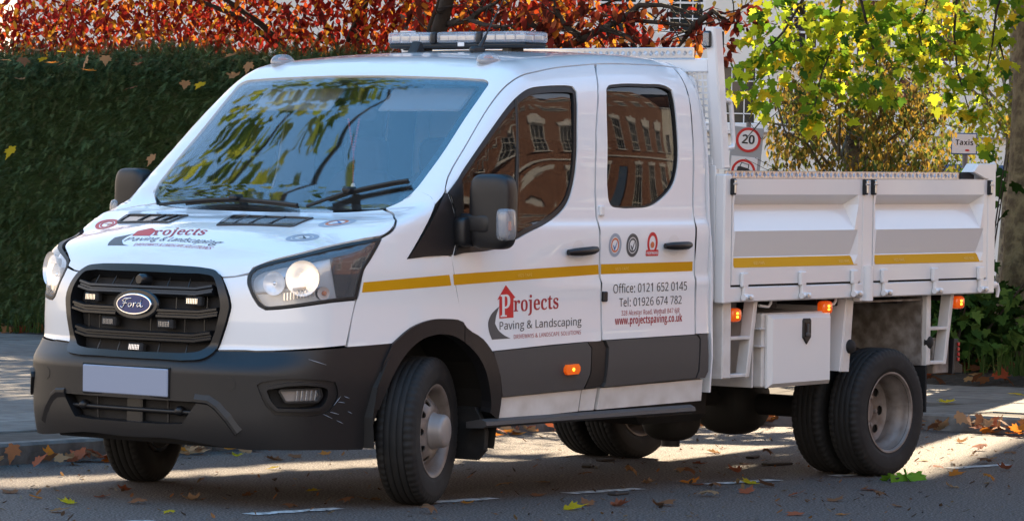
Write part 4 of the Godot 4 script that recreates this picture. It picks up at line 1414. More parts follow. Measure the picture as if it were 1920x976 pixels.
func build_roof_kit() -> void:
	# beacon bar: a dark base, three clear modules and dividers
	var b := MB.new()
	b.bbox(Vector3(1.41, 2.190, 0), Vector3(0.19, 0.030, 0.90), 0.013, Transform3D(rake, Vector3.ZERO))
	var bar := put(b, "beacon_bar", mats["plastic"], truck)
	for z in [-0.30, 0.30]:
		b = MB.new()
		b.bbox(Vector3(1.41, 2.160, z), Vector3(0.12, 0.05, 0.06), 0.012, Transform3D(rake, Vector3.ZERO))
		put(b, "bar_foot", mats["plastic"], bar)
	for e in [[-0.46, -0.165], [-0.135, 0.135], [0.165, 0.46]]:
		var zc: float = (e[0] + e[1]) * 0.5
		b = MB.new()
		b.pebble(Transform3D(rake, B(Vector3(1.41, 2.228, zc))), Vector3(0.098, 0.031, (e[1] - e[0]) * 0.5), 0.3, 0.22, 32, 12)
		var lens := put(b, "beacon_lens", mats["lens_white"], bar)
		for k in 4:
			for x in [-0.075, 0.075]:
				b = MB.new()
				b.bbox(Vector3(1.41 + x, 2.227, lerpf(e[0] + 0.05, e[1] - 0.05, k / 3.0)), Vector3(0.014, 0.030, 0.055), 0.004, Transform3D(rake, Vector3.ZERO))
				put(b, "beacon_module", mats["bright_metal"], lens)
	for z in [-0.15, 0.15]:
		b = MB.new()
		b.pebble(Transform3D(rake, B(Vector3(1.41, 2.226, z))), Vector3(0.100, 0.033, 0.018), 0.3, 0.3, 20, 10)
		put(b, "bar_divider", mats["plastic"], bar)
	b = MB.new()
	b.bbox(Vector3(1.313, 2.193, 0.04), Vector3(0.006, 0.020, 0.042), 0.002, Transform3D(rake, Vector3.ZERO))
	put(b, "bar_label", mats["ink_white"], bar)
	# two clear marker domes near the windscreen
	for z in [-0.68, 0.68]:
		var r := chart_c(Vector2(0.76, atan2(1.2, z)))
		b = MB.new()
		b.pebble(Transform3D(rake, B(r[0])), Vector3(0.075, 0.045, 0.042), 0.9, 0.9, 20, 12)
		var d := put(b, "marker_dome", mats["lens_white"], truck)
		b = MB.new()
		b.pebble(Transform3D(rake, B(r[0] + Vector3(0, 0.002, 0))), Vector3(0.066, 0.014, 0.037), 0.5, 0.9, 18, 8)
		put(b, "dome_base", mats["hub_grey"], d)
		b = MB.new()
		b.pebble(Transform3D(rake, B(r[0] + Vector3(0, 0.015, 0))), Vector3(0.03, 0.018, 0.02), 0.9, 0.9, 10, 8)
		put(b, "dome_bulb", mats["orange_lens"], d)
	# aerial
	var r := chart_c(Vector2(1.10, atan2(1.22, 0.30)))
	b = MB.new()
	var p: Vector3 = r[0]
	b.pebble(Transform3D(rake, B(p + Vector3(0.02, 0.012, 0))), Vector3(0.055, 0.022, 0.022), 0.8, 0.8, 14, 8)
	b.tube([B(p + Vector3(0.03, 0.01, 0)), B(p + Vector3(0.085, 0.085, 0))], [0.016, 0.007], 8)
	b.tube([B(p + Vector3(0.085, 0.085, 0)), B(p + Vector3(0.22, 0.27, 0))], [0.005, 0.002], 6)
	put(b, "aerial", mats["rubber_seal"], truck)
	# small fin ahead of the bar
	b = MB.new()
	b.prism(PackedVector2Array([Vector2(-0.04, 0), Vector2(0.05, 0), Vector2(0.025, 0.055), Vector2(0.0, 0.06)]), Transform3D(rake, B(Vector3(1.17, 2.145, -0.16))), 0.05, 0.008)
	put(b, "roof_fin", mats["plastic"], truck)


# ---------------------------------------------------------------- bed, chassis and wheels
func section_panel(b: MB, x0: float, x1: float, sg: float) -> void:
	# pressed dropside: flat margins all round, two troughs across the middle whose ends run out over a few centimetres
	var ys := [0.99, 1.076, 1.131, 1.264, 1.397, 1.45, 1.531]
	var zi := [0.0, 0.0, -0.026, 0.004, -0.072, 0.0, 0.0]
	var xs := [x0, x0 + 0.012, x0 + 0.022, x1 - 0.075, x1 - 0.035, x1]
	var k := [0.0, 0.0, 1.0, 1.0, 0.0, 0.0]
	for i in xs.size() - 1:
		for j in ys.size() - 1:
			var q := []
			for e in [[i, j], [i + 1, j], [i + 1, j + 1], [i, j + 1]]:
				q.append(B(Vector3(xs[e[0]], ys[e[1]], sg * (1.06 + zi[e[1]] * k[e[0]]))))
			b.tri(q[0], q[1], q[2], Vector3(0, 0, sg)); b.tri(q[0], q[2], q[3], Vector3(0, 0, sg))
	# back and edges
	var z0 := sg * 1.06
	var z1 := sg * 0.975
	var c := [Vector3(x0, 0.99, 0), Vector3(x1, 0.99, 0), Vector3(x1, 1.531, 0), Vector3(x0, 1.531, 0)]
	for i in 4:
		var a: Vector3 = c[i]
		var d: Vector3 = c[(i + 1) % 4]
		b.quad(B(a + Vector3(0, 0, z0)), B(d + Vector3(0, 0, z0)), B(d + Vector3(0, 0, z1)), B(a + Vector3(0, 0, z1)), (a + d) * 0.5 - Vector3((x0 + x1) * 0.5, 1.26, 0))
	b.quad(B(c[0] + Vector3(0, 0, z1)), B(c[1] + Vector3(0, 0, z1)), B(c[2] + Vector3(0, 0, z1)), B(c[3] + Vector3(0, 0, z1)), Vector3(0, 0, -sg))


func chequer_bars(b: MB, o: Vector3, u: Vector3, w: Vector3, out: Vector3, lu: float, lw: float, pitch: float) -> void:
	var nu := int(lu / pitch)
	var nw := maxi(1, int(lw / pitch))
	for i in nu:
		for j in nw:
			var c := o + u * (i + 0.5) * pitch + w * (j + 0.5) * lw / nw
			var s := 1.0 if (i + j) % 2 == 0 else -1.0
			for k in [-1.2, -0.4, 0.4, 1.2]:
				var d := (u + w * s).normalized()
				var e := (u - w * s).normalized()
				var p: Vector3 = c + e * k * pitch * 0.16
				b.tube([p - d * pitch * 0.36, p, p + d * pitch * 0.36], [0.0006, 0.0032, 0.0006], 5, false)


func lamp(c: Vector3, parent: Node) -> void:
	var b := MB.new()
	b.pebble(Transform3D(rake, B(c)), Vector3(0.045, 0.036, 0.03), 0.55, 0.6, 22, 14)
	var l := put(b, "side_marker_lamp", mats["amber"], parent)
	b = MB.new()
	for y in [-0.009, 0.009]: b.bbox(c + Vector3(-0.006, y, 0.0295), Vector3(0.017, 0.010, 0.006), 0.002, Transform3D(rake, Vector3.ZERO))
	put(b, "lamp_led", mats["amber_led"], l)
	b = MB.new()
	b.bbox(c + Vector3(0, 0.05, -0.02), Vector3(0.05, 0.06, 0.05), 0.008, Transform3D(rake, Vector3.ZERO))
	put(b, "lamp_bracket", mats["plastic"], l)


func build_bed() -> void:
	var T := Transform3D(rake, Vector3.ZERO)
	box("bed_floor", "body_paint", Vector3(3.495, 0.94, 0), Vector3(2.58, 0.078, 2.12), 0.006)
	for sg in [1.0, -1.0]:
		for e in [[2.266, 3.449], [3.562, 4.700]]:
			var b := MB.new()
			section_panel(b, e[0], e[1], sg)
			var d := put(b, "dropside_panel", mats["body_paint"], truck)
			# tape along the lower trough
			b = MB.new()
			var xa: float = e[0] + 0.02
			var xb: float = e[1] - 0.05
			b.quad(B(Vector3(xa, 1.078, sg * 1.0615)), B(Vector3(xb + 0.012, 1.078, sg * 1.0615)), B(Vector3(xb - 0.03, 1.127, sg * 1.038)), B(Vector3(xa, 1.127, sg * 1.038)), Vector3(0, 0, sg))
			put(b, "reflective_stripe", mats["tape"], d)
			if sg > 0.0:
				for s in ([0.16, 0.86] if e[0] < 3.0 else [0.18, 0.84]):
					var x: float = lerpf(xa, xb, s)
					var b2 := MB.new()
					flat_text(b2, "VIZI-TAPE", sans, Transform3D(rake * Basis(Vector3(1, 0, 0), -0.44), B(Vector3(x, 1.092, 1.0575))), 0.10, 0.016)
					put(b2, "lettering", mats["tape_mark"], d)
			for s in [0.08, 0.52, 0.93]:
				var x: float = lerpf(e[0], e[1], s)
				b = MB.new()
				b.bbox(Vector3(x, 1.015, sg * 1.072), Vector3(0.055, 0.075, 0.022), 0.006, T)
				b.bbox(Vector3(x + 0.006, 0.955, sg * 1.072), Vector3(0.035, 0.07, 0.02), 0.005, T)
				b.tube([B(Vector3(x - 0.02, 0.925, sg * 1.082)), B(Vector3(x + 0.05, 0.925, sg * 1.082))], 0.017, 10)
				var hg := put(b, "dropside_hinge", mats["body_paint"], d)
				b = MB.new()
				b.lathe([Vector2(0.0, 0.012), Vector2(0.008, 0.012), Vector2(0.010, 0.0)], Transform3D(rake * frame(Vector3(0, 0, sg)), B(Vector3(x + 0.008, 0.926, sg * 1.096))), 12)
				put(b, "hinge_pin", mats["bright_metal"], hg)
		# chequer strip on the top edge
		for e in [[2.262, 4.476]]:
			var b := MB.new()
			b.bbox(Vector3((e[0] + e[1]) * 0.5, 1.546, sg * 1.012), Vector3(e[1] - e[0], 0.052, 0.012), 0.002, T)
			b.bbox(Vector3((e[0] + 4.68) * 0.5, 1.5335, sg * 1.035), Vector3(4.68 - e[0], 0.004, 0.05), 0.001, T)
			chequer_bars(b, B(Vector3(e[0], 1.534, sg * 1.0185)), rake * Vector3(1, 0, 0), rake * Vector3(0, 1, 0), Vector3(0, 0, sg), e[1] - e[0], 0.038, 0.036)
			put(b, "chequer_strip", mats["chequer"], truck)
		box("edge_block", "dark", Vector3(4.545, 1.553, sg * 1.012), Vector3(0.125, 0.042, 0.04), 0.004)
		# posts
		box("front_post", "body_paint", Vector3(2.228, 1.225, sg * 1.03), Vector3(0.068, 0.66, 0.062), 0.008)
		box("centre_post", "body_paint", Vector3(3.506, 1.205, sg * 1.03), Vector3(0.104, 0.65, 0.058), 0.008)
		var b := MB.new()
		b.tube([B(Vector3(3.506, 0.885, sg * 1.06)), B(Vector3(3.506, 1.07, sg * 1.06))], 0.034, 12)
		put(b, "post_socket", mats["body_paint"], truck)
		var cpost := MB.new()
		cpost.prism(PackedVector2Array([Vector2(4.706, 0.90), Vector2(4.787, 0.90), Vector2(4.787, 1.625), Vector2(4.60, 1.622), Vector2(4.545, 1.575), Vector2(4.68, 1.535), Vector2(4.706, 1.535)]), Transform3D(rake, B(Vector3(0, 0, 0.985 if sg > 0 else -1.062))), 0.077, 0.006)
		var cp := put(cpost, "corner_post", mats["body_paint"], truck)
		# latches at the top of the posts
		for x in [2.258, 3.466, 3.546, 4.712]:
			b = MB.new()
			b.bbox(Vector3(x, 1.490, sg * 1.068), Vector3(0.034, 0.082, 0.02), 0.004, T)
			var l := put(b, "latch_plate", mats["dark"], truck)
			b = MB.new()
			b.bbox(Vector3(x, 1.492, sg * 1.08), Vector3(0.015, 0.07, 0.012), 0.003, T)
			b.tube([B(Vector3(x - 0.013, 1.505, sg * 1.083)), B(Vector3(x + 0.013, 1.505, sg * 1.083))], 0.006, 8)
			put(b, "latch_lever", mats["bright_metal"], l)
		# tail hook
		b = MB.new()
		b.pebble(Transform3D(rake, B(Vector3(4.81, 0.945, sg * 1.03))), Vector3(0.035, 0.022, 0.025), 0.6, 0.6, 14, 8)
		b.tube([B(Vector3(4.815, 0.95, sg * 1.035)), B(Vector3(4.85, 0.945, sg * 1.035)), B(Vector3(4.868, 0.915, sg * 1.035)), B(Vector3(4.862, 0.875, sg * 1.035))], [0.016, 0.016, 0.013, 0.008], 8)
		b.pebble(Transform3D(rake, B(Vector3(4.80, 1.60, sg * 1.03))), Vector3(0.02, 0.03, 0.02), 0.6, 0.6, 12, 8)
		put(b, "tail_hook", mats["body_paint"], truck)
		# step ladders before and behind the wheel
		for e in [[2.25, 2.325, 2.545, 2.475, 0.51], [4.165, 4.205, 4.425, 4.350, 0.515]]:
			b = MB.new()
			var t0 := Transform3D(rake, B(Vector3(0, 0, 0.955 if sg > 0 else -1.02)))
			b.prism(PackedVector2Array([Vector2(e[0], e[4]), Vector2(e[1], e[4]), Vector2(e[1], 0.91), Vector2(e[0], 0.91)]), t0, 0.065, 0.005)
			var st := put(b, "step_frame", mats["dusty_paint"], truck)
			b = MB.new()
			b.prism(PackedVector2Array([Vector2(e[3] - 0.016, e[4]), Vector2(e[3] + 0.016, e[4]), Vector2(e[2] + 0.016, 0.91), Vector2(e[2] - 0.016, 0.91)]), t0, 0.065, 0.004)
			put(b, "step_rail", mats["dusty_paint"], st)
			for y in [0.714, e[4] + 0.012]:
				b = MB.new()
				var xe: float = lerpf(e[3], e[2], (y - e[4]) / 0.4)
				b.bbox(Vector3((e[1] + xe) * 0.5, y, sg * 0.988), Vector3(xe - e[1], 0.018, 0.06), 0.003, T)
				put(b, "step_rung", mats["dusty_paint"], st)
		# toolbox
		b = MB.new()
		b.bbox(Vector3(2.93, 0.642, sg * 0.79), Vector3(0.60, 0.385, 0.42), 0.008, T)
		b.bbox(Vector3(2.59, 0.64, sg * 0.80), Vector3(0.012, 0.38, 0.34), 0.002, T)
		for y in [0.755, 0.665]: b.bbox(Vector3(2.615, y, sg * 0.985), Vector3(0.05, 0.008, 0.06), 0.002, T)
		var tb := put(b, "toolbox", mats["dusty_paint"], truck)
		b = MB.new()
		b.prism(PackedVector2Array([Vector2(2.652, 0.448), Vector2(3.222, 0.452), Vector2(3.222, 0.826), Vector2(2.652, 0.828)]), Transform3D(rake, B(Vector3(0, 0, sg * 1.003))), sg * 0.034, 0.022)
		put(b, "toolbox_door", mats["body_paint"], tb)
		b = MB.new()
		var shield := PackedVector2Array([Vector2(-0.028, 0.068), Vector2(0.028, 0.068), Vector2(0.037, 0.058), Vector2(0.037, -0.032), Vector2(0.0, -0.068), Vector2(-0.037, -0.032), Vector2(-0.037, 0.058)])
		b.prism(shield, Transform3D(rake, B(Vector3(2.975, 0.735, sg * 1.037))), sg * 0.009, 0.004)
		var la := put(b, "paddle_latch", mats["rubber_seal"], tb)
		b = MB.new()
		b.bbox(Vector3(2.975, 0.745, sg * 1.047), Vector3(0.042, 0.075, 0.004), 0.001, T)
		put(b, "latch_pocket", mats["gloss_black"], la)
		b = MB.new()
		b.bbox(Vector3(2.975, 0.75, sg * 1.050), Vector3(0.018, 0.05, 0.01), 0.003, T)
		b.pebble(Transform3D(rake, B(Vector3(2.975, 0.718, sg * 1.050))), Vector3(0.02, 0.012, 0.006), 0.7, 0.7, 12, 8)
		put(b, "latch_paddle", mats["grey_plastic"], la)
		# wheel guards: dirty plates facing forwards, with painted flanges
		b = MB.new()
		b.prism(PackedVector2Array([Vector2(3.34, 0.512), Vector2(3.352, 0.512), Vector2(3.412, 0.91), Vector2(3.40, 0.91)]), Transform3D(rake, B(Vector3(0, 0, 0.52 if sg > 0 else -1.0))), 0.48, 0.0)
		put(b, "front_wheel_guard", mats["body_paint"], truck)
		b = MB.new()
		b.prism(PackedVector2Array([Vector2(3.352, 0.508), Vector2(3.43, 0.505), Vector2(3.468, 0.91), Vector2(3.41, 0.91)]), Transform3D(rake, B(Vector3(0, 0, sg * 0.99))), sg * 0.014, 0.002)
		put(b, "guard_flange", mats["dusty_paint"], truck)
		b = MB.new()
		b.bbox(Vector3(4.158, 0.712, sg * 0.74), Vector3(0.01, 0.395, 0.5), 0.0, T)
		put(b, "rear_wheel_guard", mats["guard_metal"], truck)
		b = MB.new()
		b.bbox(Vector3(3.78, 0.875, sg * 0.74), Vector3(0.76, 0.01, 0.5), 0.0, T)
		b.bbox(Vector3(3.78, 0.72, sg * 0.50), Vector3(0.76, 0.32, 0.01), 0.0, T)
		put(b, "guard_top", mats["guard_metal"], truck)
		for x in [[3.435, 0.64], [4.198, 0.64]]:
			b = MB.new()
			b.lathe([Vector2(0.0, 0.026), Vector2(0.02, 0.024), Vector2(0.034, 0.016), Vector2(0.038, 0.0)], Transform3D(rake * frame(Vector3(0, 0, sg)), B(Vector3(x[0], x[1], sg * 1.004))), 20)
			put(b, "rubber_buffer", mats["tyre"], truck)
		b = MB.new()
		b.bbox(Vector3(4.168, 0.385, sg * 0.82), Vector3(0.014, 0.255, 0.40), 0.004, T)
		b.lathe([Vector2(0.0, 0.006), Vector2(0.012, 0.006), Vector2(0.013, 0.0)], Transform3D(rake * frame(Vector3(-1, 0, 0)), B(Vector3(4.160, 0.275, sg * 0.985))), 10)
		put(b, "mud_flap", mats["tyre"], truck)
		b = MB.new()
		b.prism(PackedVector2Array([Vector2(0.74, 0.44), Vector2(0.72, 0.24), Vector2(0.76, 0.19), Vector2(0.94, 0.19), Vector2(0.99, 0.24), Vector2(0.995, 0.33), Vector2(0.96, 0.40), Vector2(0.93, 0.44)]), Transform3D(rake * Basis(Vector3(0, 0, sg), Vector3(0, 1, 0), Vector3(-sg, 0, 0)), B(Vector3(0.40 if sg > 0 else 0.375, 0, 0))), 0.025, 0.004)
		put(b, "front_mud_flap", mats["tyre"], truck)
		# rear lamp carrier
		b = MB.new()
		b.bbox(Vector3(4.42, 0.555, sg * 0.80), Vector3(0.16, 0.19, 0.30), 0.004, T)
		put(b, "rear_bumper_bar", mats["guard_metal"], truck)
		b = MB.new()
		b.prism(PackedVector2Array([Vector2(4.50, 0.455), Vector2(4.60, 0.455), Vector2(4.60, 0.50), Vector2(4.56, 0.515), Vector2(4.555, 0.648), Vector2(4.515, 0.65)]), Transform3D(rake, B(Vector3(0, 0, sg * 0.68))), sg * 0.30, 0.006)
		var rl := put(b, "tail_lamp", mats["plastic"], truck)
		for k in 4:
			b = MB.new()
			b.bbox(Vector3(4.548, 0.535 + k * 0.028, sg * 0.981), Vector3(0.016, 0.02, 0.012), 0.002, T)
			b.bbox(Vector3(4.558, 0.535 + k * 0.028, sg * 0.83), Vector3(0.008, 0.022, 0.26), 0.002, T)
			put(b, "tail_lamp_lens", mats["red_lens"], rl)
		lamp(Vector3(2.392, 0.832, sg * 0.985), truck)
		lamp(Vector3(3.222, 0.852, sg * 0.985), truck)
		lamp(Vector3(4.525, 0.852, sg * 0.985), truck)
		# door marker on the cab
		b = MB.new()
		var mp := PackedVector2Array(MARKER) if sg > 0 else flip_c(MARKER)
		sheet(b, chart_c, grow(grow(mp, -0.016), 0.014), [], 0.03, 0.030, 0.022)
		var ml := put(b, "side_marker_lamp", mats["amber"], truck)
		b = MB.new()
		var mc := Vector2(0.966, -0.278) if sg > 0 else Vector2(0.966, PI + 0.278)
		b.pebble(Transform3D(rake, on_c(mc, 0.031)), Vector3(0.008, 0.008, 0.004), 1, 1, 8, 6)
		put(b, "lamp_led", mats["amber_led"], ml)
		# hook rods under the floor edge
		for x in [2.70, 3.30]:
			b = MB.new()
			b.tube([B(Vector3(x - 0.09, 0.875, sg * 0.99)), B(Vector3(x - 0.02, 0.868, sg * 1.0)), B(Vector3(x, 0.885, sg * 1.0)), B(Vector3(x + 0.002, 0.905, sg * 1.0))], 0.008, 8)
			put(b, "rope_hook", mats["body_paint"], truck)
	box("floor_seal", "dark", Vector3(3.48, 0.984, 0), Vector3(2.52, 0.03, 2.06), 0.0)
	# tailgate
	box("tailgate", "body_paint", Vector3(4.765, 1.26, 0), Vector3(0.04, 0.56, 1.96), 0.006)
	# headboard
	box("headboard_panel", "paint", Vector3(2.215, 1.255, 0), Vector3(0.03, 0.69, 2.0), 0.006)
	for sg in [1.0, -1.0]:
		var b := MB.new()
		b.prism(PackedVector2Array([Vector2(2.205, 1.58), Vector2(2.266, 1.58), Vector2(2.179, 2.298), Vector2(2.108, 2.298)]), Transform3D(rake, B(Vector3(0, 0, 0.988 if sg > 0 else -1.045))), 0.057, 0.008)
		var post := put(b, "headboard_post", mats["paint"], truck)
		b = MB.new()
		b.bbox(Vector3(2.108, 2.235, sg * 1.0), Vector3(0.02, 0.085, 0.05), 0.008, T)
		var wl := put(b, "post_lamp", mats["plastic"], post)
		b = MB.new()
		b.bbox(Vector3(2.097, 2.235, sg * 1.0), Vector3(0.008, 0.068, 0.036), 0.003, T)
		put(b, "post_lamp_lens", mats["lens_white"], wl)
		b = MB.new()
		b.bbox(Vector3(2.19, 2.235, sg * 1.03), Vector3(0.012, 0.085, 0.03), 0.004, T)
		put(b, "post_reflector", mats["dark"], post)
		b = MB.new()
		b.tube([B(Vector3(2.22, 1.93, sg * 1.035)), B(Vector3(2.262, 1.925, sg * 1.035)), B(Vector3(2.275, 1.90, sg * 1.035)), B(Vector3(2.300, 1.72, sg * 1.035)), B(Vector3(2.292, 1.69, sg * 1.035)), B(Vector3(2.245, 1.685, sg * 1.035))], 0.013, 8)
		put(b, "rope_loop", mats["paint"], post)
	# mesh panel with square holes, in its frame
	var b := MB.new()
	var xm := func(y: float) -> float: return lerpf(2.225, 2.152, (y - 1.58) / 0.72)
	b.bbox(Vector3(xm.call(2.10), 2.105, 0), Vector3(0.05, 0.07, 1.96), 0.006, T)
	b.bbox(Vector3(xm.call(1.62), 1.62, 0), Vector3(0.04, 0.05, 1.96), 0.006, T)
	for z in [-0.978, 0.978]:
		b.prism(PackedVector2Array([Vector2(2.205, 1.60), Vector2(2.225, 1.60), Vector2(2.18, 2.10), Vector2(2.16, 2.10)]), Transform3D(rake, B(Vector3(0, 0, z - 0.012))), 0.024, 0.0)
	var frame_part := put(b, "headboard_frame", mats["paint"], truck)
	b = MB.new()
	var z := -0.96
	while z < 0.965:
		b.bbox(Vector3.ZERO, Vector3(0.004, 0.46, 0.010), 0.0, Transform3D(rake * Basis(Vector3(0, 0, 1), 0.101), B(Vector3(xm.call(1.857) - 0.006, 1.857, z))))
		z += 0.032
	var y := 1.645
	while y < 2.08:
		b.bbox(Vector3(xm.call(y) - 0.006, y, 0), Vector3(0.0045, 0.010, 1.94), 0.0, T)
		y += 0.032
	put(b, "mesh_panel", mats["paint"], frame_part)
	b = MB.new()
	b.bbox(Vector3(2.135, 2.168, 0), Vector3(0.012, 0.056, 1.80), 0.002, T)
	chequer_bars(b, B(Vector3(2.128, 2.142, -0.9)), Vector3(0, 0, 1), rake * Vector3(0, 1, 0), Vector3(-1, 0, 0), 1.8, 0.05, 0.036)
	put(b, "chequer_strip", mats["chequer"], truck)


func flat_text(b: MB, s: String, f: Font, t: Transform3D, width: float, cap := 0.0) -> void:
	var tm := TextMesh.new()
	tm.text = s; tm.font = f; tm.font_size = 64; tm.pixel_size = 0.01; tm.depth = 0.0; tm.curve_step = 1.0
	tm.horizontal_alignment = HORIZONTAL_ALIGNMENT_LEFT
	tm.vertical_alignment = VERTICAL_ALIGNMENT_BOTTOM
	var arr := tm.get_mesh_arrays()
	var vs: PackedVector3Array = arr[Mesh.ARRAY_VERTEX]
	if vs.size() == 0: return
	var ids: PackedInt32Array = arr[Mesh.ARRAY_INDEX]
	var x0 := 1e9
	var x1 := -1e9
	for p in vs:
		x0 = minf(x0, p.x); x1 = maxf(x1, p.x)
	var d := f.get_descent(64) * 0.01
	var k := width / (x1 - x0)
	var ky := k if cap == 0.0 else cap / 0.46
	var q := []
	var nn := (t.basis * Vector3(0, 0, 1)).normalized()
	for p in vs: q.append(b.vert(t * Vector3((p.x - x0) * k, (p.y - d) * ky, 0), nn))
	if ids.size() == 0:
		for i in range(0, vs.size(), 3): b.face(q[i], q[i + 1], q[i + 2])
	else:
		for i in range(0, ids.size(), 3): b.face(q[ids[i]], q[ids[i + 1]], q[ids[i + 2]])


func build_chassis() -> void:
	var T := Transform3D(rake, Vector3.ZERO)
	for z in [-0.38, 0.38]:
		var b := MB.new()
		b.bbox(Vector3(1.9, 0.60, z), Vector3(5.0, 0.17, 0.07), 0.006, T)
		b.bbox(Vector3(3.45, 0.79, z), Vector3(2.5, 0.20, 0.08), 0.006, T)
		put(b, "chassis_rail", mats["chassis"], truck)
	for x in [2.3, 2.8, 3.4, 4.0, 4.6]: box("bed_bearer", "chassis", Vector3(x, 0.885, 0), Vector3(0.06, 0.06, 1.9), 0.004)
	box("cab_floor", "chassis", Vector3(1.29, 0.47, 0), Vector3(1.58, 0.1, 1.86), 0.01)
	box("engine_block", "chassis", Vector3(-0.42, 0.62, 0), Vector3(0.72, 0.5, 1.0), 0.05)
	box("undertray", "dark", Vector3(-0.35, 0.30, 0), Vector3(0.95, 0.04, 1.3), 0.01)
	box("fuel_tank", "chassis", Vector3(1.75, 0.40, -0.62), Vector3(1.0, 0.25, 0.42), 0.04)
	box("battery_box", "chassis", Vector3(2.5, 0.36, 0.30), Vector3(0.6, 0.22, 0.5), 0.04)
	box("inner_arch", "chassis", Vector3(0.02, 0.72, 0.60), Vector3(0.86, 0.5, 0.04), 0.0)
	box("inner_arch", "chassis", Vector3(0.02, 0.72, -0.60), Vector3(0.86, 0.5, 0.04), 0.0)
	for sg in [1.0, -1.0]:
		# liner round the back of the front wheel
		var b := MB.new()
		var pr := []
		for i in 13:
			var a := -0.35 + (PI + 0.6) * i / 12.0
			pr.append(Vector2(0.02 + cos(a) * 0.455, 0.40 + sin(a) * 0.455))
		for i in 12:
			var p: Vector2 = pr[i]
			var q: Vector2 = pr[i + 1]
			b.quad(B(Vector3(p.x, p.y, sg * 0.60)), B(Vector3(q.x, q.y, sg * 0.60)), B(Vector3(q.x, q.y, sg * 0.99)), B(Vector3(p.x, p.y, sg * 0.99)), Vector3(0.02 - p.x, 0.4 - p.y, 0))
		put(b, "arch_liner", mats["chassis"], truck)
		b = MB.new()
		b.bbox(Vector3(WB, 0.58, sg * 0.52), Vector3(1.1, 0.05, 0.07), 0.01, T)
		put(b, "leaf_spring", mats["chassis"], truck)
	var b := MB.new()
	b.tube([Vector3(WB, 0.35, -0.84), Vector3(WB, 0.35, 0.84)], 0.06, 12)
	b.pebble(Transform3D(Basis.IDENTITY, Vector3(WB, 0.35, 0)), Vector3(0.2, 0.18, 0.2), 0.8, 0.8, 16, 10)
	b.tube([Vector3(WB, 0.38, 0), Vector3(1.2, 0.45, 0)], 0.05, 10)
	put(b, "rear_axle", mats["chassis"], truck)
	b = MB.new()
	b.tube([Vector3(0, 0.33, -0.8), Vector3(0, 0.33, 0.8)], 0.05, 10)
	put(b, "front_axle", mats["chassis"], truck)
	b = MB.new()
	b.pebble(Transform3D(Basis.IDENTITY, Vector3(2.95, 0.32, 0.18)), Vector3(0.16, 0.15, 0.14), 0.7, 0.7, 16, 10)
	b.tube([Vector3(2.95, 0.25, 0.18), Vector3(2.95, 0.14, 0.18)], 0.05, 10)
	put(b, "spare_carrier", mats["chassis"], truck)


func tyre_mesh() -> ArrayMesh:
	var prof := [Vector2(0.200, -0.078), Vector2(0.222, -0.088), Vector2(0.238, -0.0965), Vector2(0.242, -0.0955), Vector2(0.268, -0.1005), Vector2(0.30, -0.0985), Vector2(0.304, -0.0965), Vector2(0.326, -0.091), Vector2(0.338, -0.083), Vector2(0.344, -0.070)]
	for g in [-0.048, -0.017, 0.017, 0.048]:
		prof.append_array([Vector2(0.3465, g - 0.0045), Vector2(0.338, g - 0.0030), Vector2(0.338, g + 0.0030), Vector2(0.3465, g + 0.0045)])
	for i in 10: prof.append(Vector2(prof[9 - i].x, -prof[9 - i].y))
	var b := MB.new()
	var seg := 240
	var m := prof.size()
	var grid := []
	for i in m:
		var row := PackedVector3Array()
		for k in seg:
			var a := TAU * k / seg
			var p: Vector2 = prof[i]
			var r := p.x
			var ah := absf(p.y)
			if ah > 0.05 and r > 0.31 and (k % 4) < 1: r -= 0.006
			row.append(Vector3(cos(a) * r, p.y, sin(a) * r))
		grid.append(row)
	for i in m:
		for k in seg:
			var k0 := (k + seg - 1) % seg
			var k1 := (k + 1) % seg
			var du: Vector3 = grid[i][k1] - grid[i][k0]
			var dv: Vector3 = grid[mini(i + 1, m - 1)][k] - grid[maxi(i - 1, 0)][k]
			var nn := du.cross(dv).normalized()
			var p: Vector3 = grid[i][k]
			var out := Vector3(p.x, 0, p.z).normalized() * (Vector2(p.x, p.z).length() - 0.27) + Vector3(0, p.y, 0)
			if nn.dot(out) < 0.0: nn = -nn
			b.vert(p, nn, Vector2(float(k) / seg, float(i) / m))
	for i in m - 1:
		for k in seg:
			var k1 := (k + 1) % seg
			b.face(i * seg + k, i * seg + k1, (i + 1) * seg + k1); b.face(i * seg + k, (i + 1) * seg + k1, (i + 1) * seg + k)
	return b.mesh()


func disc_chart(q: Vector2, prof: Array) -> Array:
	var r := q.length()
	var h := herm(prof, r)
	var s := (herm(prof, r + 0.003) - herm(prof, r - 0.003)) / 0.006
	var d := q / maxf(r, 1e-5)
	return [Vector3(q.x, h, q.y), Vector3(-d.x * s, 1, -d.y * s).normalized()]


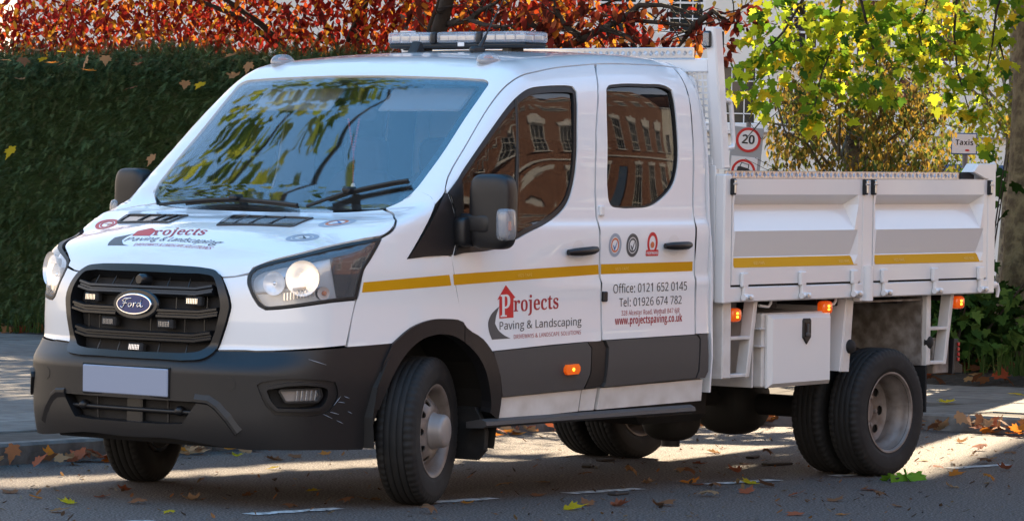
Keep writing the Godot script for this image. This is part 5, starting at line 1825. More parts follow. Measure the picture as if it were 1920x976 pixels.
func wheel_parts(front: bool, parent: Node) -> void:
	var b := MB.new()
	var prof: Array
	if front:
		b.lathe([Vector2(0.196, -0.09), Vector2(0.19, -0.02), Vector2(0.192, 0.05), Vector2(0.203, 0.078), Vector2(0.215, 0.084), Vector2(0.219, 0.090)], Transform3D.IDENTITY, 48)
		b.lathe([Vector2(0.219, 0.090), Vector2(0.212, 0.090), Vector2(0.200, 0.082), Vector2(0.186, 0.05), Vector2(0.184, -0.02), Vector2(0.19, -0.09)], Transform3D.IDENTITY, 48)
		prof = [Vector2(0.0, 0.075), Vector2(0.085, 0.078), Vector2(0.105, 0.080), Vector2(0.13, 0.070), Vector2(0.16, 0.040), Vector2(0.178, 0.022), Vector2(0.19, 0.020)]
	else:
		b.lathe([Vector2(0.219, 0.092), Vector2(0.210, 0.092), Vector2(0.203, 0.082), Vector2(0.196, 0.055), Vector2(0.190, 0.03), Vector2(0.178, 0.018), Vector2(0.176, -0.02), Vector2(0.18, -0.09)], Transform3D.IDENTITY, 48)
		prof = [Vector2(0.0, -0.072), Vector2(0.10, -0.072), Vector2(0.13, -0.072), Vector2(0.16, -0.064), Vector2(0.178, -0.05), Vector2(0.185, -0.045)]
	var holes := []
	var n := 10 if front else 8
	for i in n:
		var a := TAU * i / n
		var c := Vector2(cos(a), sin(a)) * (0.142 if front else 0.138)
		var e := PackedVector2Array()
		for k in 14:
			var t := TAU * k / 14
			var p := Vector2(cos(t) * (0.021 if front else 0.020), sin(t) * (0.019 if front else 0.027))
			e.append(c + p.rotated(a))
		holes.append(e)
	sheet(b, disc_chart.bind(prof), ell(Vector2.ZERO, 0.186 if front else 0.18, 0.186 if front else 0.18, 48), holes, 0.02, 0.0, 0.008, false)
	var rim := put(b, "rim", mats["rim_steel"], parent)
	b = MB.new()
	b.lathe([Vector2(0.18, -0.088), Vector2(0.0, -0.088)], Transform3D.IDENTITY, 24)
	put(b, "brake_drum", mats["chassis"], parent)
	b = MB.new()
	if front:
		b.lathe([Vector2(0.088, 0.080), Vector2(0.080, 0.095), Vector2(0.078, 0.128), Vector2(0.074, 0.140), Vector2(0.066, 0.146), Vector2(0.05, 0.149), Vector2(0.0, 0.150)], Transform3D.IDENTITY, 36)
	else:
		b.lathe([Vector2(0.06, -0.075), Vector2(0.058, -0.058), Vector2(0.05, -0.052), Vector2(0.0, -0.05)], Transform3D.IDENTITY, 28)
		for i in 6:
			var a := TAU * i / 6.0
			b.lathe([Vector2(0.012, -0.075), Vector2(0.010, -0.054), Vector2(0.0, -0.052)], Transform3D(Basis.IDENTITY, Vector3(cos(a) * 0.085, 0, sin(a) * 0.085)), 8)
	put(b, "hub_cap", mats["hub_grey"], parent)


func build_wheels() -> void:
	var tm := tyre_mesh()
	var proto := {}
	for front in [true, false]:
		var o := put_mesh(tm, "front_wheel" if front else "rear_wheel", mats["tyre"], truck)
		wheel_parts(front, o)
		proto[front] = o
	var toward := Basis(Vector3(1, 0, 0), Vector3(0, 0, 1), Vector3(0, -1, 0))
	var away := Basis(Vector3(-1, 0, 0), Vector3(0, 0, -1), Vector3(0, -1, 0))
	var steer := Basis(Vector3(0, 1, 0), deg_to_rad(21.0))
	var spots := [[true, Vector3(0, 0.347, 0.885), steer * toward], [true, Vector3(0, 0.347, -0.885), steer * away], [false, Vector3(WB, 0.347, 0.955), toward], [false, Vector3(WB, 0.347, 0.715), away], [false, Vector3(WB, 0.347, -0.955), away], [false, Vector3(WB, 0.347, -0.715), toward]]
	var used := {}
	for s in spots:
		var o: Node3D = proto[s[0]]
		if used.has(s[0]):
			o = o.duplicate()
			truck.add_child(o, true)
		used[s[0]] = true
		o.transform = Transform3D(s[2], s[1])


func build_truck() -> void:
	truck = base("tipper_truck", "white double-cab tipper truck with yellow stripes and an amber-lit side, parked by the kerb", "truck")
	fonts()
	build_cab()
	build_nose()
	build_roof_kit()
	build_bed()
	build_chassis()
	build_wheels()


# ---------------------------------------------------------------- the street
const PLANE_CL := [[Vector3(8.79,2.38,-3.56),0.122,16],[Vector3(8.86,2.51,-3.45),0.130,18],[Vector3(8.89,2.27,-3.42),0.099,9],[Vector3(8.87,2.17,-3.46),0.061,4],[Vector3(9.28,2.67,-3.54),0.139,18],[Vector3(9.51,2.51,-3.58),0.156,22],[Vector3(9.89,2.76,-3.71),0.174,26],[Vector3(9.41,2.33,-3.39),0.131,15],[Vector3(9.22,2.10,-3.32),0.077,6],[Vector3(9.26,2.09,-3.26),0.054,4],[Vector3(10.39,2.91,-3.86),0.201,34],[Vector3(10.68,2.66,-3.98),0.187,36],[Vector3(10.63,2.54,-4.06),0.138,20],[Vector3(10.26,2.78,-3.53),0.175,24],[Vector3(10.14,2.57,-3.35),0.158,20],[Vector3(9.77,2.34,-3.21),0.117,12],[Vector3(9.85,2.34,-3.08),0.109,12],[Vector3(9.81,2.29,-2.97),0.062,6],[Vector3(11.07,2.86,-3.73),0.180,20],[Vector3(11.34,2.96,-3.69),0.181,20],[Vector3(10.86,2.55,-3.36),0.089,6],[Vector3(10.98,2.71,-3.53),0.122,9],[Vector3(11.61,2.85,-3.64),0.182,18],[Vector3(11.46,2.63,-3.52),0.123,10],[Vector3(11.33,2.47,-3.36),0.114,9],[Vector3(11.38,2.24,-3.31),0.082,7],[Vector3(11.41,2.20,-3.26),0.065,5],[Vector3(12.10,2.66,-3.63),0.151,12],[Vector3(12.29,2.97,-3.69),0.186,16],[Vector3(12.51,2.73,-3.72),0.127,9],[Vector3(12.52,2.49,-3.72),0.068,3],[Vector3(11.81,3.06,-3.68),0.167,14],[Vector3(10.45,2.99,-3.57),0.200,24],[Vector3(9.65,2.94,-3.69),0.196,18],[Vector3(9.72,2.15,-3.29),0.047,2],[Vector3(8.88,2.12,-3.45),0.046,2],[Vector3(12.72,3.07,-3.74),0.128,10],[Vector3(11.95,2.08,-3.52),0.100,5],[Vector3(11.97,1.91,-3.51),0.092,4],[Vector3(11.57,1.82,-3.39),0.058,3],[Vector3(11.09,3.02,-3.70),0.163,16],[Vector3(11.40,2.71,-3.61),0.140,14],[Vector3(11.87,2.82,-3.61),0.150,14],[Vector3(11.83,2.49,-3.51),0.108,10],[Vector3(10.78,2.56,-3.48),0.105,9],[Vector3(11.27,2.34,-3.46),0.090,7],[Vector3(12.32,2.30,-3.69),0.093,6],[Vector3(9.05,2.72,-3.69),0.092,8],[Vector3(9.30,2.84,-3.68),0.132,12]]
const PLANE_BR := [[Vector3(10.40,3.66,-3.75),Vector3(10.33,3.26,-3.73),Vector3(10.31,2.94,-3.78),Vector3(10.13,2.65,-3.72),Vector3(9.60,2.43,-3.45),Vector3(9.34,2.19,-3.32)],[Vector3(10.08,3.40,-3.72),Vector3(9.65,2.94,-3.69),Vector3(9.27,2.73,-3.56),Vector3(8.93,2.52,-3.53),Vector3(8.78,2.36,-3.58)],[Vector3(10.35,3.26,-3.70),Vector3(10.26,2.86,-3.51),Vector3(10.15,2.57,-3.34),Vector3(9.84,2.32,-3.10)],[Vector3(11.52,3.58,-3.71),Vector3(11.34,3.12,-3.67),Vector3(11.15,2.82,-3.62),Vector3(10.86,2.55,-3.36)],[Vector3(11.79,3.35,-3.68),Vector3(11.63,2.85,-3.61),Vector3(11.40,2.55,-3.43),Vector3(11.38,2.24,-3.30)],[Vector3(12.68,3.49,-3.75),Vector3(12.30,3.05,-3.65),Vector3(12.21,2.75,-3.63),Vector3(12.12,2.54,-3.62)],[Vector3(9.65,2.94,-3.69),Vector3(9.87,2.76,-3.74),Vector3(9.51,2.51,-3.58)],[Vector3(12.31,2.88,-3.65),Vector3(12.53,2.64,-3.70)]]
const RED_BR := [[Vector3(10.01,0.10,-6.89),Vector3(10.09,1.79,-7.15),Vector3(9.99,2.42,-7.25),Vector3(9.95,2.63,-7.29),Vector3(9.90,2.80,-7.34),Vector3(9.92,3.01,-7.29),Vector3(9.94,3.31,-7.24)],[Vector3(9.90,2.79,-7.34),Vector3(9.69,2.66,-7.28),Vector3(9.77,2.83,-7.33),Vector3(9.80,3.00,-7.28),Vector3(9.74,3.16,-7.18)],[Vector3(9.94,2.86,-7.29),Vector3(9.74,2.88,-6.89),Vector3(9.67,2.83,-6.67),Vector3(9.60,2.81,-6.43),Vector3(9.55,2.85,-6.18)],[Vector3(9.74,2.88,-6.89),Vector3(9.71,2.95,-6.76),Vector3(9.63,3.00,-6.54),Vector3(9.60,3.10,-6.41)],[Vector3(9.83,2.58,-6.96),Vector3(9.73,2.59,-6.45),Vector3(9.56,2.63,-5.86),Vector3(9.52,2.71,-5.58),Vector3(9.44,2.78,-5.34),Vector3(9.46,2.85,-5.16),Vector3(9.44,2.82,-4.84),Vector3(9.45,2.79,-4.50),Vector3(9.46,2.82,-4.32)],[Vector3(9.52,2.71,-5.58),Vector3(9.43,2.80,-5.69),Vector3(9.38,2.92,-5.74),Vector3(9.34,3.08,-5.78)],[Vector3(9.46,2.85,-5.16),Vector3(9.44,2.95,-5.00),Vector3(9.46,2.95,-4.81),Vector3(9.48,2.91,-4.62),Vector3(9.49,2.86,-4.44)],[Vector3(9.44,2.78,-5.34),Vector3(9.41,2.71,-5.06),Vector3(9.37,2.61,-4.96)],[Vector3(9.45,2.79,-4.50),Vector3(9.45,2.90,-4.32),Vector3(9.42,2.82,-4.19),Vector3(9.41,2.80,-4.04)],[Vector3(9.45,2.79,-4.50),Vector3(9.50,2.71,-4.61),Vector3(9.46,2.60,-4.67)],[Vector3(9.62,2.81,-6.42),Vector3(9.58,2.71,-6.47),Vector3(9.55,2.65,-6.51)],[Vector3(9.55,2.85,-6.18),Vector3(9.56,2.77,-6.00),Vector3(9.57,2.65,-5.85)]]
const RED_CL := [[Vector3(9.57,2.77,-6.48),0.074,7],[Vector3(9.56,2.93,-6.32),0.124,18],[Vector3(9.51,2.84,-6.07),0.139,24],[Vector3(9.45,2.92,-5.81),0.147,26],[Vector3(9.45,2.76,-5.83),0.122,20],[Vector3(9.47,2.86,-5.63),0.130,20],[Vector3(9.47,2.68,-5.64),0.097,12],[Vector3(9.46,2.96,-5.47),0.121,16],[Vector3(9.44,2.81,-5.34),0.105,13],[Vector3(9.44,2.93,-5.17),0.104,13],[Vector3(9.45,2.84,-5.00),0.104,15],[Vector3(9.35,2.68,-4.97),0.112,18],[Vector3(9.42,2.65,-5.22),0.096,12],[Vector3(9.42,2.65,-4.89),0.096,13],[Vector3(9.46,2.89,-4.81),0.080,7],[Vector3(9.45,2.69,-4.67),0.095,14],[Vector3(9.51,2.65,-4.60),0.087,13],[Vector3(9.46,2.74,-4.49),0.095,15],[Vector3(9.49,2.81,-4.44),0.071,10],[Vector3(9.47,2.88,-4.30),0.071,9],[Vector3(9.46,2.82,-4.15),0.094,15],[Vector3(9.44,2.84,-3.99),0.102,18],[Vector3(9.49,2.84,-3.93),0.071,9],[Vector3(9.45,2.66,-4.16),0.063,8],[Vector3(9.44,2.60,-4.20),0.047,6],[Vector3(9.71,2.95,-6.93),0.059,4],[Vector3(9.65,2.80,-6.69),0.050,4],[Vector3(9.62,2.95,-7.34),0.068,6],[Vector3(9.64,3.06,-7.31),0.101,10],[Vector3(9.42,2.59,-4.72),0.072,8],[Vector3(9.43,2.59,-5.54),0.073,8]]
const HEDGE_LEAF := [Vector2(-14.66,2.72),Vector2(-14.44,2.74),Vector2(-14.20,2.81),Vector2(-14.15,2.74),Vector2(-13.90,2.79),Vector2(-13.88,2.69),Vector2(-13.98,2.69),Vector2(-13.58,2.75),Vector2(-13.33,2.75),Vector2(-12.86,2.68),Vector2(-12.92,2.47),Vector2(-14.50,2.54),Vector2(-12.29,2.51),Vector2(-12.08,2.50),Vector2(-11.67,2.76),Vector2(-11.66,2.58),Vector2(-11.50,2.68),Vector2(-14.55,1.89),Vector2(-12.68,1.83),Vector2(-13.48,2.61),Vector2(-12.85,2.85),Vector2(-12.44,2.87),Vector2(-14.08,2.93)]
const ROAD_LEAF := [Vector2(-0.57,-0.46),Vector2(-0.95,-0.23),Vector2(-1.36,0.61),Vector2(0.20,0.03),Vector2(0.23,0.99),Vector2(-0.37,1.27),Vector2(0.02,0.63),Vector2(-0.33,0.09),Vector2(-0.63,0.66),Vector2(0.64,1.42),Vector2(0.90,0.87),Vector2(0.36,1.49),Vector2(0.74,1.48),Vector2(0.98,1.60),Vector2(0.89,1.65),Vector2(2.62,0.98),Vector2(1.06,2.33),Vector2(2.15,1.04),Vector2(1.98,1.36),Vector2(1.70,1.38),Vector2(2.52,1.14),Vector2(2.22,0.87),Vector2(2.75,1.63),Vector2(4.12,1.21),Vector2(4.60,0.81),Vector2(2.36,1.89),Vector2(3.82,1.63),Vector2(4.90,1.09),Vector2(5.26,0.69),Vector2(1.22,2.43),Vector2(2.41,0.31),Vector2(2.36,0.73),Vector2(2.37,0.06),Vector2(2.15,0.60),Vector2(3.26,0.41),Vector2(3.01,0.21),Vector2(2.03,1.60),Vector2(3.30,1.76),Vector2(5.62,0.58),Vector2(5.06,0.42),Vector2(1.92,2.33),Vector2(1.92,1.93),Vector2(1.28,0.37),Vector2(1.71,0.33),Vector2(-0.26,0.72),Vector2(-1.36,0.00),Vector2(-1.30,-0.33),Vector2(-1.77,0.27),Vector2(-1.14,-0.62),Vector2(-0.73,0.14),Vector2(-1.11,0.16),Vector2(7.13,-0.99),Vector2(6.92,-0.50),Vector2(6.34,0.06),Vector2(6.26,0.30),Vector2(1.75,-1.65),Vector2(2.00,-1.70),Vector2(1.98,-2.23),Vector2(1.79,-1.93),Vector2(2.25,-2.23),Vector2(2.09,-2.43),Vector2(1.22,-1.09),Vector2(2.35,-1.76),Vector2(3.95,-1.01),Vector2(4.61,-1.75),Vector2(3.63,-0.16),Vector2(4.63,-0.36),Vector2(3.88,-0.01),Vector2(2.87,0.36),Vector2(4.57,-0.66)]

const KERB := [Vector2(-60, -2.0), Vector2(-2, -2.0), Vector2(0.15, -2.08), Vector2(1.1, -2.22), Vector2(3, -2.45), Vector2(5, -2.62), Vector2(6.6, -2.64), Vector2(7.3, -2.45), Vector2(7.75, -2.05), Vector2(8.0, -1.55), Vector2(8.15, -0.8), Vector2(8.4, 0.2), Vector2(8.9, 1.4), Vector2(10, 2.4), Vector2(12, 3.0), Vector2(70, 3.4)]
const KT := 0.11


func to_sun() -> Vector3:
	var az := deg_to_rad(SUN_YAW)
	var el := deg_to_rad(SUN_HEIGHT)
	return Vector3(sin(az) * cos(el), sin(el), -cos(az) * cos(el))


func pixel_of(p: Vector3) -> Vector2:      # where a point falls in the photograph's 1920 x 976 frame: only to choose which repeats are big enough to be single objects
	var f := Vector3(sin(CAM_YAW) * cos(CAM_PITCH), sin(CAM_PITCH), -cos(CAM_YAW) * cos(CAM_PITCH))
	var r := Vector3(cos(CAM_YAW), 0, sin(CAM_YAW))
	var u := r.cross(f)
	var d := p - CAM_POS
	var k := 7345.4 / d.dot(f)
	var x := d.dot(r * cos(CAM_ROLL) + u * sin(CAM_ROLL))
	var y := d.dot(u * cos(CAM_ROLL) - r * sin(CAM_ROLL))
	return Vector2(960 + x * k, 488 - y * k)


func textured(called: String, tex: Texture2D, scale: float, rough := 0.85, bump: Texture2D = null, bump_scale := 1.0) -> StandardMaterial3D:
	var m := mat(called, Color.WHITE, rough)
	m.albedo_texture = tex
	m.uv1_triplanar = true
	m.uv1_world_triplanar = true
	m.uv1_scale = Vector3(scale, scale, scale)
	if bump:
		m.normal_enabled = true
		m.normal_texture = bump
		m.normal_scale = bump_scale
	return m


func leafy(called: String, c: Color, glow := 0.8, rough := 0.5) -> StandardMaterial3D:
	var m := mat(called, c, rough)
	m.backlight_enabled = true
	var top := maxf(c.r, maxf(c.g, c.b))
	if c != Color.WHITE:
		var l := c.srgb_to_linear()
		glow = clampf(2.0 * maxf(l.r, maxf(l.g, l.b)), 0.05, 0.95)
	m.backlight = Color(c.r / top * glow, c.g / top * glow, c.b / top * glow)      # light shines through in the leaf's own colour
	m.metallic_specular = 0.16
	return m


func setting_materials() -> void:
	var asph := noise_tex(0.11, 4, [[0.0, lin(0.029, 0.023, 0.020)], [0.36, lin(0.052, 0.041, 0.036)], [0.5, lin(0.098, 0.079, 0.069)], [0.64, lin(0.17, 0.142, 0.125)], [0.8, lin(0.29, 0.25, 0.225)], [1.0, lin(0.40, 0.38, 0.37)]], 1024, false, 0, 31)
	var am := textured("asphalt", asph, 0.55, 0.72, noise_tex(0.14, 3, [], 1024, true, 14.0, 31), 1.0)
	am.metallic_specular = 0.45
	var stone_n := noise_tex(0.05, 5, [], 512, true, 3.0, 12)
	for k in 4:
		var v: float = [0.12, 0.15, 0.135, 0.17][k]
		textured("slab_%d" % k, noise_tex(0.02, 6, [[0.0, lin(v * 0.55, v * 0.5, v * 0.44)], [0.5, lin(v, v * 0.93, v * 0.84)], [1.0, lin(v * 1.3, v * 1.23, v * 1.12)]], 256, false, 0, 40 + k), 0.7, 0.85, stone_n, 0.5)
	textured("kerb_stone", noise_tex(0.03, 6, [[0.0, lin(0.06, 0.055, 0.05)], [0.5, lin(0.13, 0.12, 0.11)], [1.0, lin(0.20, 0.19, 0.175)]], 256, false, 0, 51), 0.8, 0.85, stone_n, 0.6)
	textured("joint", noise_tex(0.05, 4, [[0.0, lin(0.02, 0.018, 0.015)], [1.0, lin(0.06, 0.055, 0.05)]], 128, false, 0, 52), 1.0, 0.95)
	textured("soil", noise_tex(0.05, 6, [[0.0, lin(0.012, 0.010, 0.008)], [0.5, lin(0.03, 0.024, 0.018)], [1.0, lin(0.07, 0.05, 0.035)]], 512, false, 0, 53), 0.6, 0.95, stone_n, 1.2)
	var wp := textured("road_paint", noise_tex(0.05, 5, [[0.0, lin(0.12, 0.12, 0.12)], [0.38, lin(0.28, 0.28, 0.27)], [0.6, lin(0.5, 0.5, 0.48)], [1.0, lin(0.62, 0.62, 0.6)]], 256, false, 0, 54), 1.3, 0.8)
	textured("bark", noise_tex(0.018, 5, [[0.0, lin(0.05, 0.04, 0.03)], [0.42, lin(0.10, 0.085, 0.06)], [0.55, lin(0.17, 0.15, 0.10)], [1.0, lin(0.26, 0.24, 0.17)]], 512, false, 0, 55, FastNoiseLite.TYPE_CELLULAR), 0.9, 0.9, noise_tex(0.04, 5, [], 512, true, 6.0, 14), 1.0)
	textured("dark_bark", noise_tex(0.03, 5, [[0.0, lin(0.012, 0.009, 0.008)], [1.0, lin(0.05, 0.04, 0.033)]], 128, false, 0, 56), 2.0, 0.9)
	textured("brick", noise_tex(0.03, 6, [[0.0, lin(0.16, 0.06, 0.035)], [0.5, lin(0.28, 0.12, 0.07)], [1.0, lin(0.40, 0.20, 0.12)]], 512, false, 0, 57), 0.35, 0.9, stone_n, 0.8)
	textured("cream", noise_tex(0.01, 5, [[0.0, lin(0.62, 0.59, 0.50)], [1.0, lin(0.80, 0.78, 0.72)]], 256, false, 0, 58), 0.12, 0.85)
	textured("white_trim", noise_tex(0.02, 4, [[0.0, lin(0.62, 0.61, 0.58)], [1.0, lin(0.78, 0.77, 0.75)]], 128, false, 0, 59), 0.5, 0.7)
	textured("slate", noise_tex(0.05, 4, [[0.0, lin(0.03, 0.032, 0.036)], [1.0, lin(0.08, 0.083, 0.09)]], 128, false, 0, 60), 0.5, 0.8)
	mat("pane_dark", lin(0.02, 0.024, 0.03), 0.06)
	mat("sign_grey", lin(0.30, 0.32, 0.31), 0.6)
	mat("sign_white", lin(0.66, 0.67, 0.64), 0.45)
	mat("sign_red", lin(0.50, 0.02, 0.018), 0.45)
	mat("sign_black", lin(0.02, 0.02, 0.02), 0.5)
	mat("sign_blue", lin(0.03, 0.09, 0.20), 0.5)
	mat("post_grey", lin(0.12, 0.12, 0.125), 0.5)
	mat("car_blue", lin(0.03, 0.035, 0.05), 0.3, 0.2, 1.0)
	var hm := leafy("yew", Color.WHITE, 0.25, 0.8)
	hm.vertex_color_use_as_albedo = true
	var fm := leafy("foliage", Color.WHITE, 0.95, 0.7)
	fm.vertex_color_use_as_albedo = true
	mat("hedge_core", lin(0.055, 0.095, 0.04), 0.95).metallic_specular = 0.0
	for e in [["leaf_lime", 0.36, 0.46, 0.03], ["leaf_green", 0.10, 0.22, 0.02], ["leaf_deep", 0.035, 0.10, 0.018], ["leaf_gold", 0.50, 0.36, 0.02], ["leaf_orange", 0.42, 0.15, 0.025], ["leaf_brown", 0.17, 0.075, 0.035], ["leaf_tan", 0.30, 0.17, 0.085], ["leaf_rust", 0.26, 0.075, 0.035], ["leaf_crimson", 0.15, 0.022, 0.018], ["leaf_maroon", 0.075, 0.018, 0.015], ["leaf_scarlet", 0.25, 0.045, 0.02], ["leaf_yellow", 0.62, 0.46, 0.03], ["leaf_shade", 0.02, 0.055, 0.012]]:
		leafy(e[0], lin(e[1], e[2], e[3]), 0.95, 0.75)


# a five-lobed leaf, about one unit across, stalk at the origin, curling
func lobed_leaf(curl: float, twist: float) -> ArrayMesh:
	var pts := [Vector2(0, 0), Vector2(0.16, -0.07), Vector2(0.34, -0.02), Vector2(0.27, 0.10), Vector2(0.50, 0.24), Vector2(0.40, 0.30), Vector2(0.46, 0.44), Vector2(0.25, 0.44), Vector2(0.20, 0.52), Vector2(0.17, 0.66), Vector2(0.10, 0.70), Vector2(0, 0.98)]
	var full := []
	for p in pts: full.append(p)
	for i in range(pts.size() - 2, 0, -1): full.append(Vector2(-pts[i].x * 0.95, pts[i].y * 1.02))
	return leaf_mesh(full, curl, twist, Vector2(0, 0.34))


func oval_leaf(curl: float) -> ArrayMesh:
	var full := []
	for p in [Vector2(0, 0), Vector2(0.15, 0.14), Vector2(0.23, 0.36), Vector2(0.21, 0.58), Vector2(0.11, 0.82), Vector2(0, 1.0)]: full.append(p)
	for p in [Vector2(-0.11, 0.82), Vector2(-0.21, 0.58), Vector2(-0.23, 0.36), Vector2(-0.15, 0.14)]: full.append(p)
	return leaf_mesh(full, curl, 0.2, Vector2(0, 0.45))


func leaf_mesh(full: Array, curl: float, twist: float, mid: Vector2) -> ArrayMesh:
	var b := MB.new()
	var lift := func(p: Vector2) -> Vector3:
		var z := curl * (p.y * p.y * 0.55 + p.x * p.x * 1.3) + twist * p.x * p.y * 0.6 + 0.06 * sin(p.x * 17.0 + p.y * 11.0) * absf(curl)
		return Vector3(p.x, z, -p.y)
	var c: Vector3 = lift.call(mid)
	var n := full.size()
	var ids := []
	for p in full: ids.append(b.vert(lift.call(p), Vector3.UP, p))
	var ci := b.vert(c, Vector3.UP, mid)
	for i in n:
		var a: Vector3 = b.v[ids[i]]
		var d: Vector3 = b.v[ids[(i + 1) % n]]
		var nn := (d - c).cross(a - c).normalized()
		if nn.y < 0: nn = -nn
		b.n[ids[i]] = (b.n[ids[i]] + nn * 1.5).normalized()
		b.face(ci, ids[i], ids[(i + 1) % n])
	return b.mesh()


func leaf_at(m: Mesh, material: Material, t: Transform3D, called: String, parent: Node = self) -> MeshInstance3D:
	var o := MeshInstance3D.new()
	o.name = numbered(called) if parent == self else called
	o.mesh = m
	o.material_override = material
	o.transform = t
	parent.add_child(o, true)
	return o


func spread(called: String, m: Mesh, material: Material, xf: Array, cols: Array, parent: Node) -> MultiMeshInstance3D:
	var mm := MultiMesh.new()
	mm.transform_format = MultiMesh.TRANSFORM_3D
	mm.use_colors = true
	mm.mesh = m
	mm.instance_count = xf.size()
	for i in xf.size():
		mm.set_instance_transform(i, xf[i])
		mm.set_instance_color(i, cols[i])
	var o := MultiMeshInstance3D.new()
	o.name = called
	o.multimesh = mm
	o.material_override = material
	parent.add_child(o, true)
	o.set_meta("kind", "stuff")
	return o


func rand_basis(s: float) -> Basis:
	var b := Basis(Vector3(rng.randfn(), rng.randfn(), rng.randfn()).normalized(), rng.randf() * TAU)
	return b.scaled(Vector3(s, s, s))


func droop_basis(s: float) -> Basis:     # a hanging leaf: tip outwards and down
	var b := Basis(Vector3.UP, rng.randf() * TAU) * Basis(Vector3(1, 0, 0), -rng.randf_range(0.3, 1.5)) * Basis(Vector3(0, 0, 1), rng.randfn() * 0.5)
	return b.scaled(Vector3(s, s, s))


func pick(cols: Array) -> Color:
	var c: Color = cols[rng.randi() % cols.size()]
	var k := rng.randf_range(0.75, 1.25)
	return Color(c.r * k, c.g * k, c.b * k)


func in_ball() -> Vector3:
	while true:
		var p := Vector3(rng.randf_range(-1, 1), rng.randf_range(-1, 1), rng.randf_range(-1, 1))
		if p.length_squared() < 1.0: return p
	return Vector3.ZERO


func build_ground() -> void:
	var b := MB.new()
	b.quad(Vector3(-400, 0, -400), Vector3(400, 0, -400), Vector3(400, 0, 400), Vector3(-400, 0, 400), Vector3.UP)
	var road := put(b, "road", mats["asphalt"])
	tag(road, "", "", "", "structure")
	# broken bay line
	for k in range(-2, 6):
		var x := -1.13 + 1.155 * k
		b = MB.new()
		var L := rng.randf_range(0.52, 0.62)
		var n := 8
		for i in n:
			var xa := x + L * i / n
			var xb := x + L * (i + 1) / n
			var wa := 0.045 + 0.012 * sin(i * 2.3 + k)
			var wb := 0.045 + 0.012 * sin((i + 1) * 2.3 + k)
			b.quad(Vector3(xa, 0.004, 0.87 - wa), Vector3(xb, 0.004, 0.87 - wb), Vector3(xb, 0.004, 0.87 + wb), Vector3(xa, 0.004, 0.87 + wa), Vector3.UP)
		put(b, "bay_line_dash", mats["road_paint"], road)
	# pavement: a bed under the slabs, the kerb stones, and slabs where one can tell them apart
	b = MB.new()
	var inner := PackedVector2Array()
	for i in KERB.size():
		var d: Vector2 = (KERB[mini(i + 1, KERB.size() - 1)] - KERB[maxi(i - 1, 0)]).normalized()
		inner.append(KERB[i] + Vector2(d.y, -d.x) * 0.12)
	var poly := inner.duplicate()
	poly.append(Vector2(70, -120)); poly.append(Vector2(-60, -120))
	var tr := Geometry2D.triangulate_polygon(poly)
	for i in range(0, tr.size(), 3):
		b.tri(Vector3(poly[tr[i]].x, KT - 0.009, poly[tr[i]].y), Vector3(poly[tr[i + 1]].x, KT - 0.009, poly[tr[i + 1]].y), Vector3(poly[tr[i + 2]].x, KT - 0.009, poly[tr[i + 2]].y), Vector3.UP)
	var pave := put(b, "pavement", mats["joint"])
	tag(pave, "", "", "", "structure")
	var kerb := Node3D.new()
	kerb.name = "kerb"
	add_child(kerb)
	tag(kerb, "", "", "", "structure")
	for i in KERB.size() - 1:
		var a: Vector2 = KERB[i]
		var c: Vector2 = KERB[i + 1]
		var n := maxi(1, roundi(a.distance_to(c) / (0.9 if i > 0 and i < 13 else 12.0)))
		for k in n:
			var p := a.lerp(c, float(k) / n)
			var q := a.lerp(c, float(k + 1) / n)
			var d := (q - p).normalized()
			var m := (p + q) * 0.5 + Vector2(d.y, -d.x) * 0.06
			b = MB.new()
			b.bbox(Vector3.ZERO, Vector3(p.distance_to(q) - 0.006, 0.25, 0.125), 0.016, Transform3D(Basis(Vector3.UP, -d.angle()), Vector3(m.x, KT - 0.125 + rng.randf_range(-0.002, 0.002), m.y)))
			put(b, "kerb_stone", mats["kerb_stone"], kerb)
	var slab := MB.new()
	slab.bbox(Vector3.ZERO, Vector3(0.894, 0.04, 0.594), 0.006)
	var sm := slab.mesh()
	var ang := 0.115
	var made := 0
	for pass_no in 2:
		for i in range(-6, 22):
			for j in range(-10, 40):
				var off := 0.45 if posmod(j, 2) == 1 else 0.0
				var loc := Vector2(i * 0.9 + off, -0.42 - j * 0.6).rotated(ang * -1.0) + Vector2(0, -2.05)
				var p3 := Vector3(loc.x, KT - 0.02, loc.y)
				var px := pixel_of(p3)
				if px.x < -120 or px.x > 2000 or px.y > 1000: continue
				if px.x > 200 and px.x < 1700: continue
				if loc.x > 12.2: continue
				if not Geometry2D.is_point_in_polygon(loc, poly): continue
				var inside := true
				for e in [Vector2(0.45, 0.3), Vector2(-0.45, 0.3), Vector2(0.45, -0.3), Vector2(-0.45, -0.3)]:
					if not Geometry2D.is_point_in_polygon(loc + e, poly): inside = false
				if not inside or pass_no == 1: continue
				made += 1
				if made > 290: continue
				leaf_at(sm, mats["slab_%d" % (rng.randi() % 4)], Transform3D(Basis(Vector3.UP, ang) * Basis(Vector3(1, 0, 0), rng.randfn() * 0.002), p3 + Vector3(0, rng.randf_range(-0.002, 0.002), 0)), "paving_slab", pave)
	# planting bed
	b = MB.new()
	var nx := 24
	var nz := 40
	for i in nx:
		for j in nz:
			var q := []
			for e in [[0, 0], [1, 0], [1, 1], [0, 1]]:
				var x: float = 12.05 + (i + e[0]) * 0.35
				var z: float = -22.0 + (j + e[1]) * 0.6
				q.append(Vector3(x, KT - 0.015 + 0.135 * sst(12.0, 13.2, x) + 0.03 * sin(x * 5.1 + z * 2.7) * sst(12.0, 12.6, x), z))
			b.quad(q[0], q[1], q[2], q[3], Vector3.UP)
	tag(put(b, "planting_bed", mats["soil"]), "", "", "", "structure")


func ray_leaf_y(x: float) -> float:
	return KT if x > 8.0 else 0.0


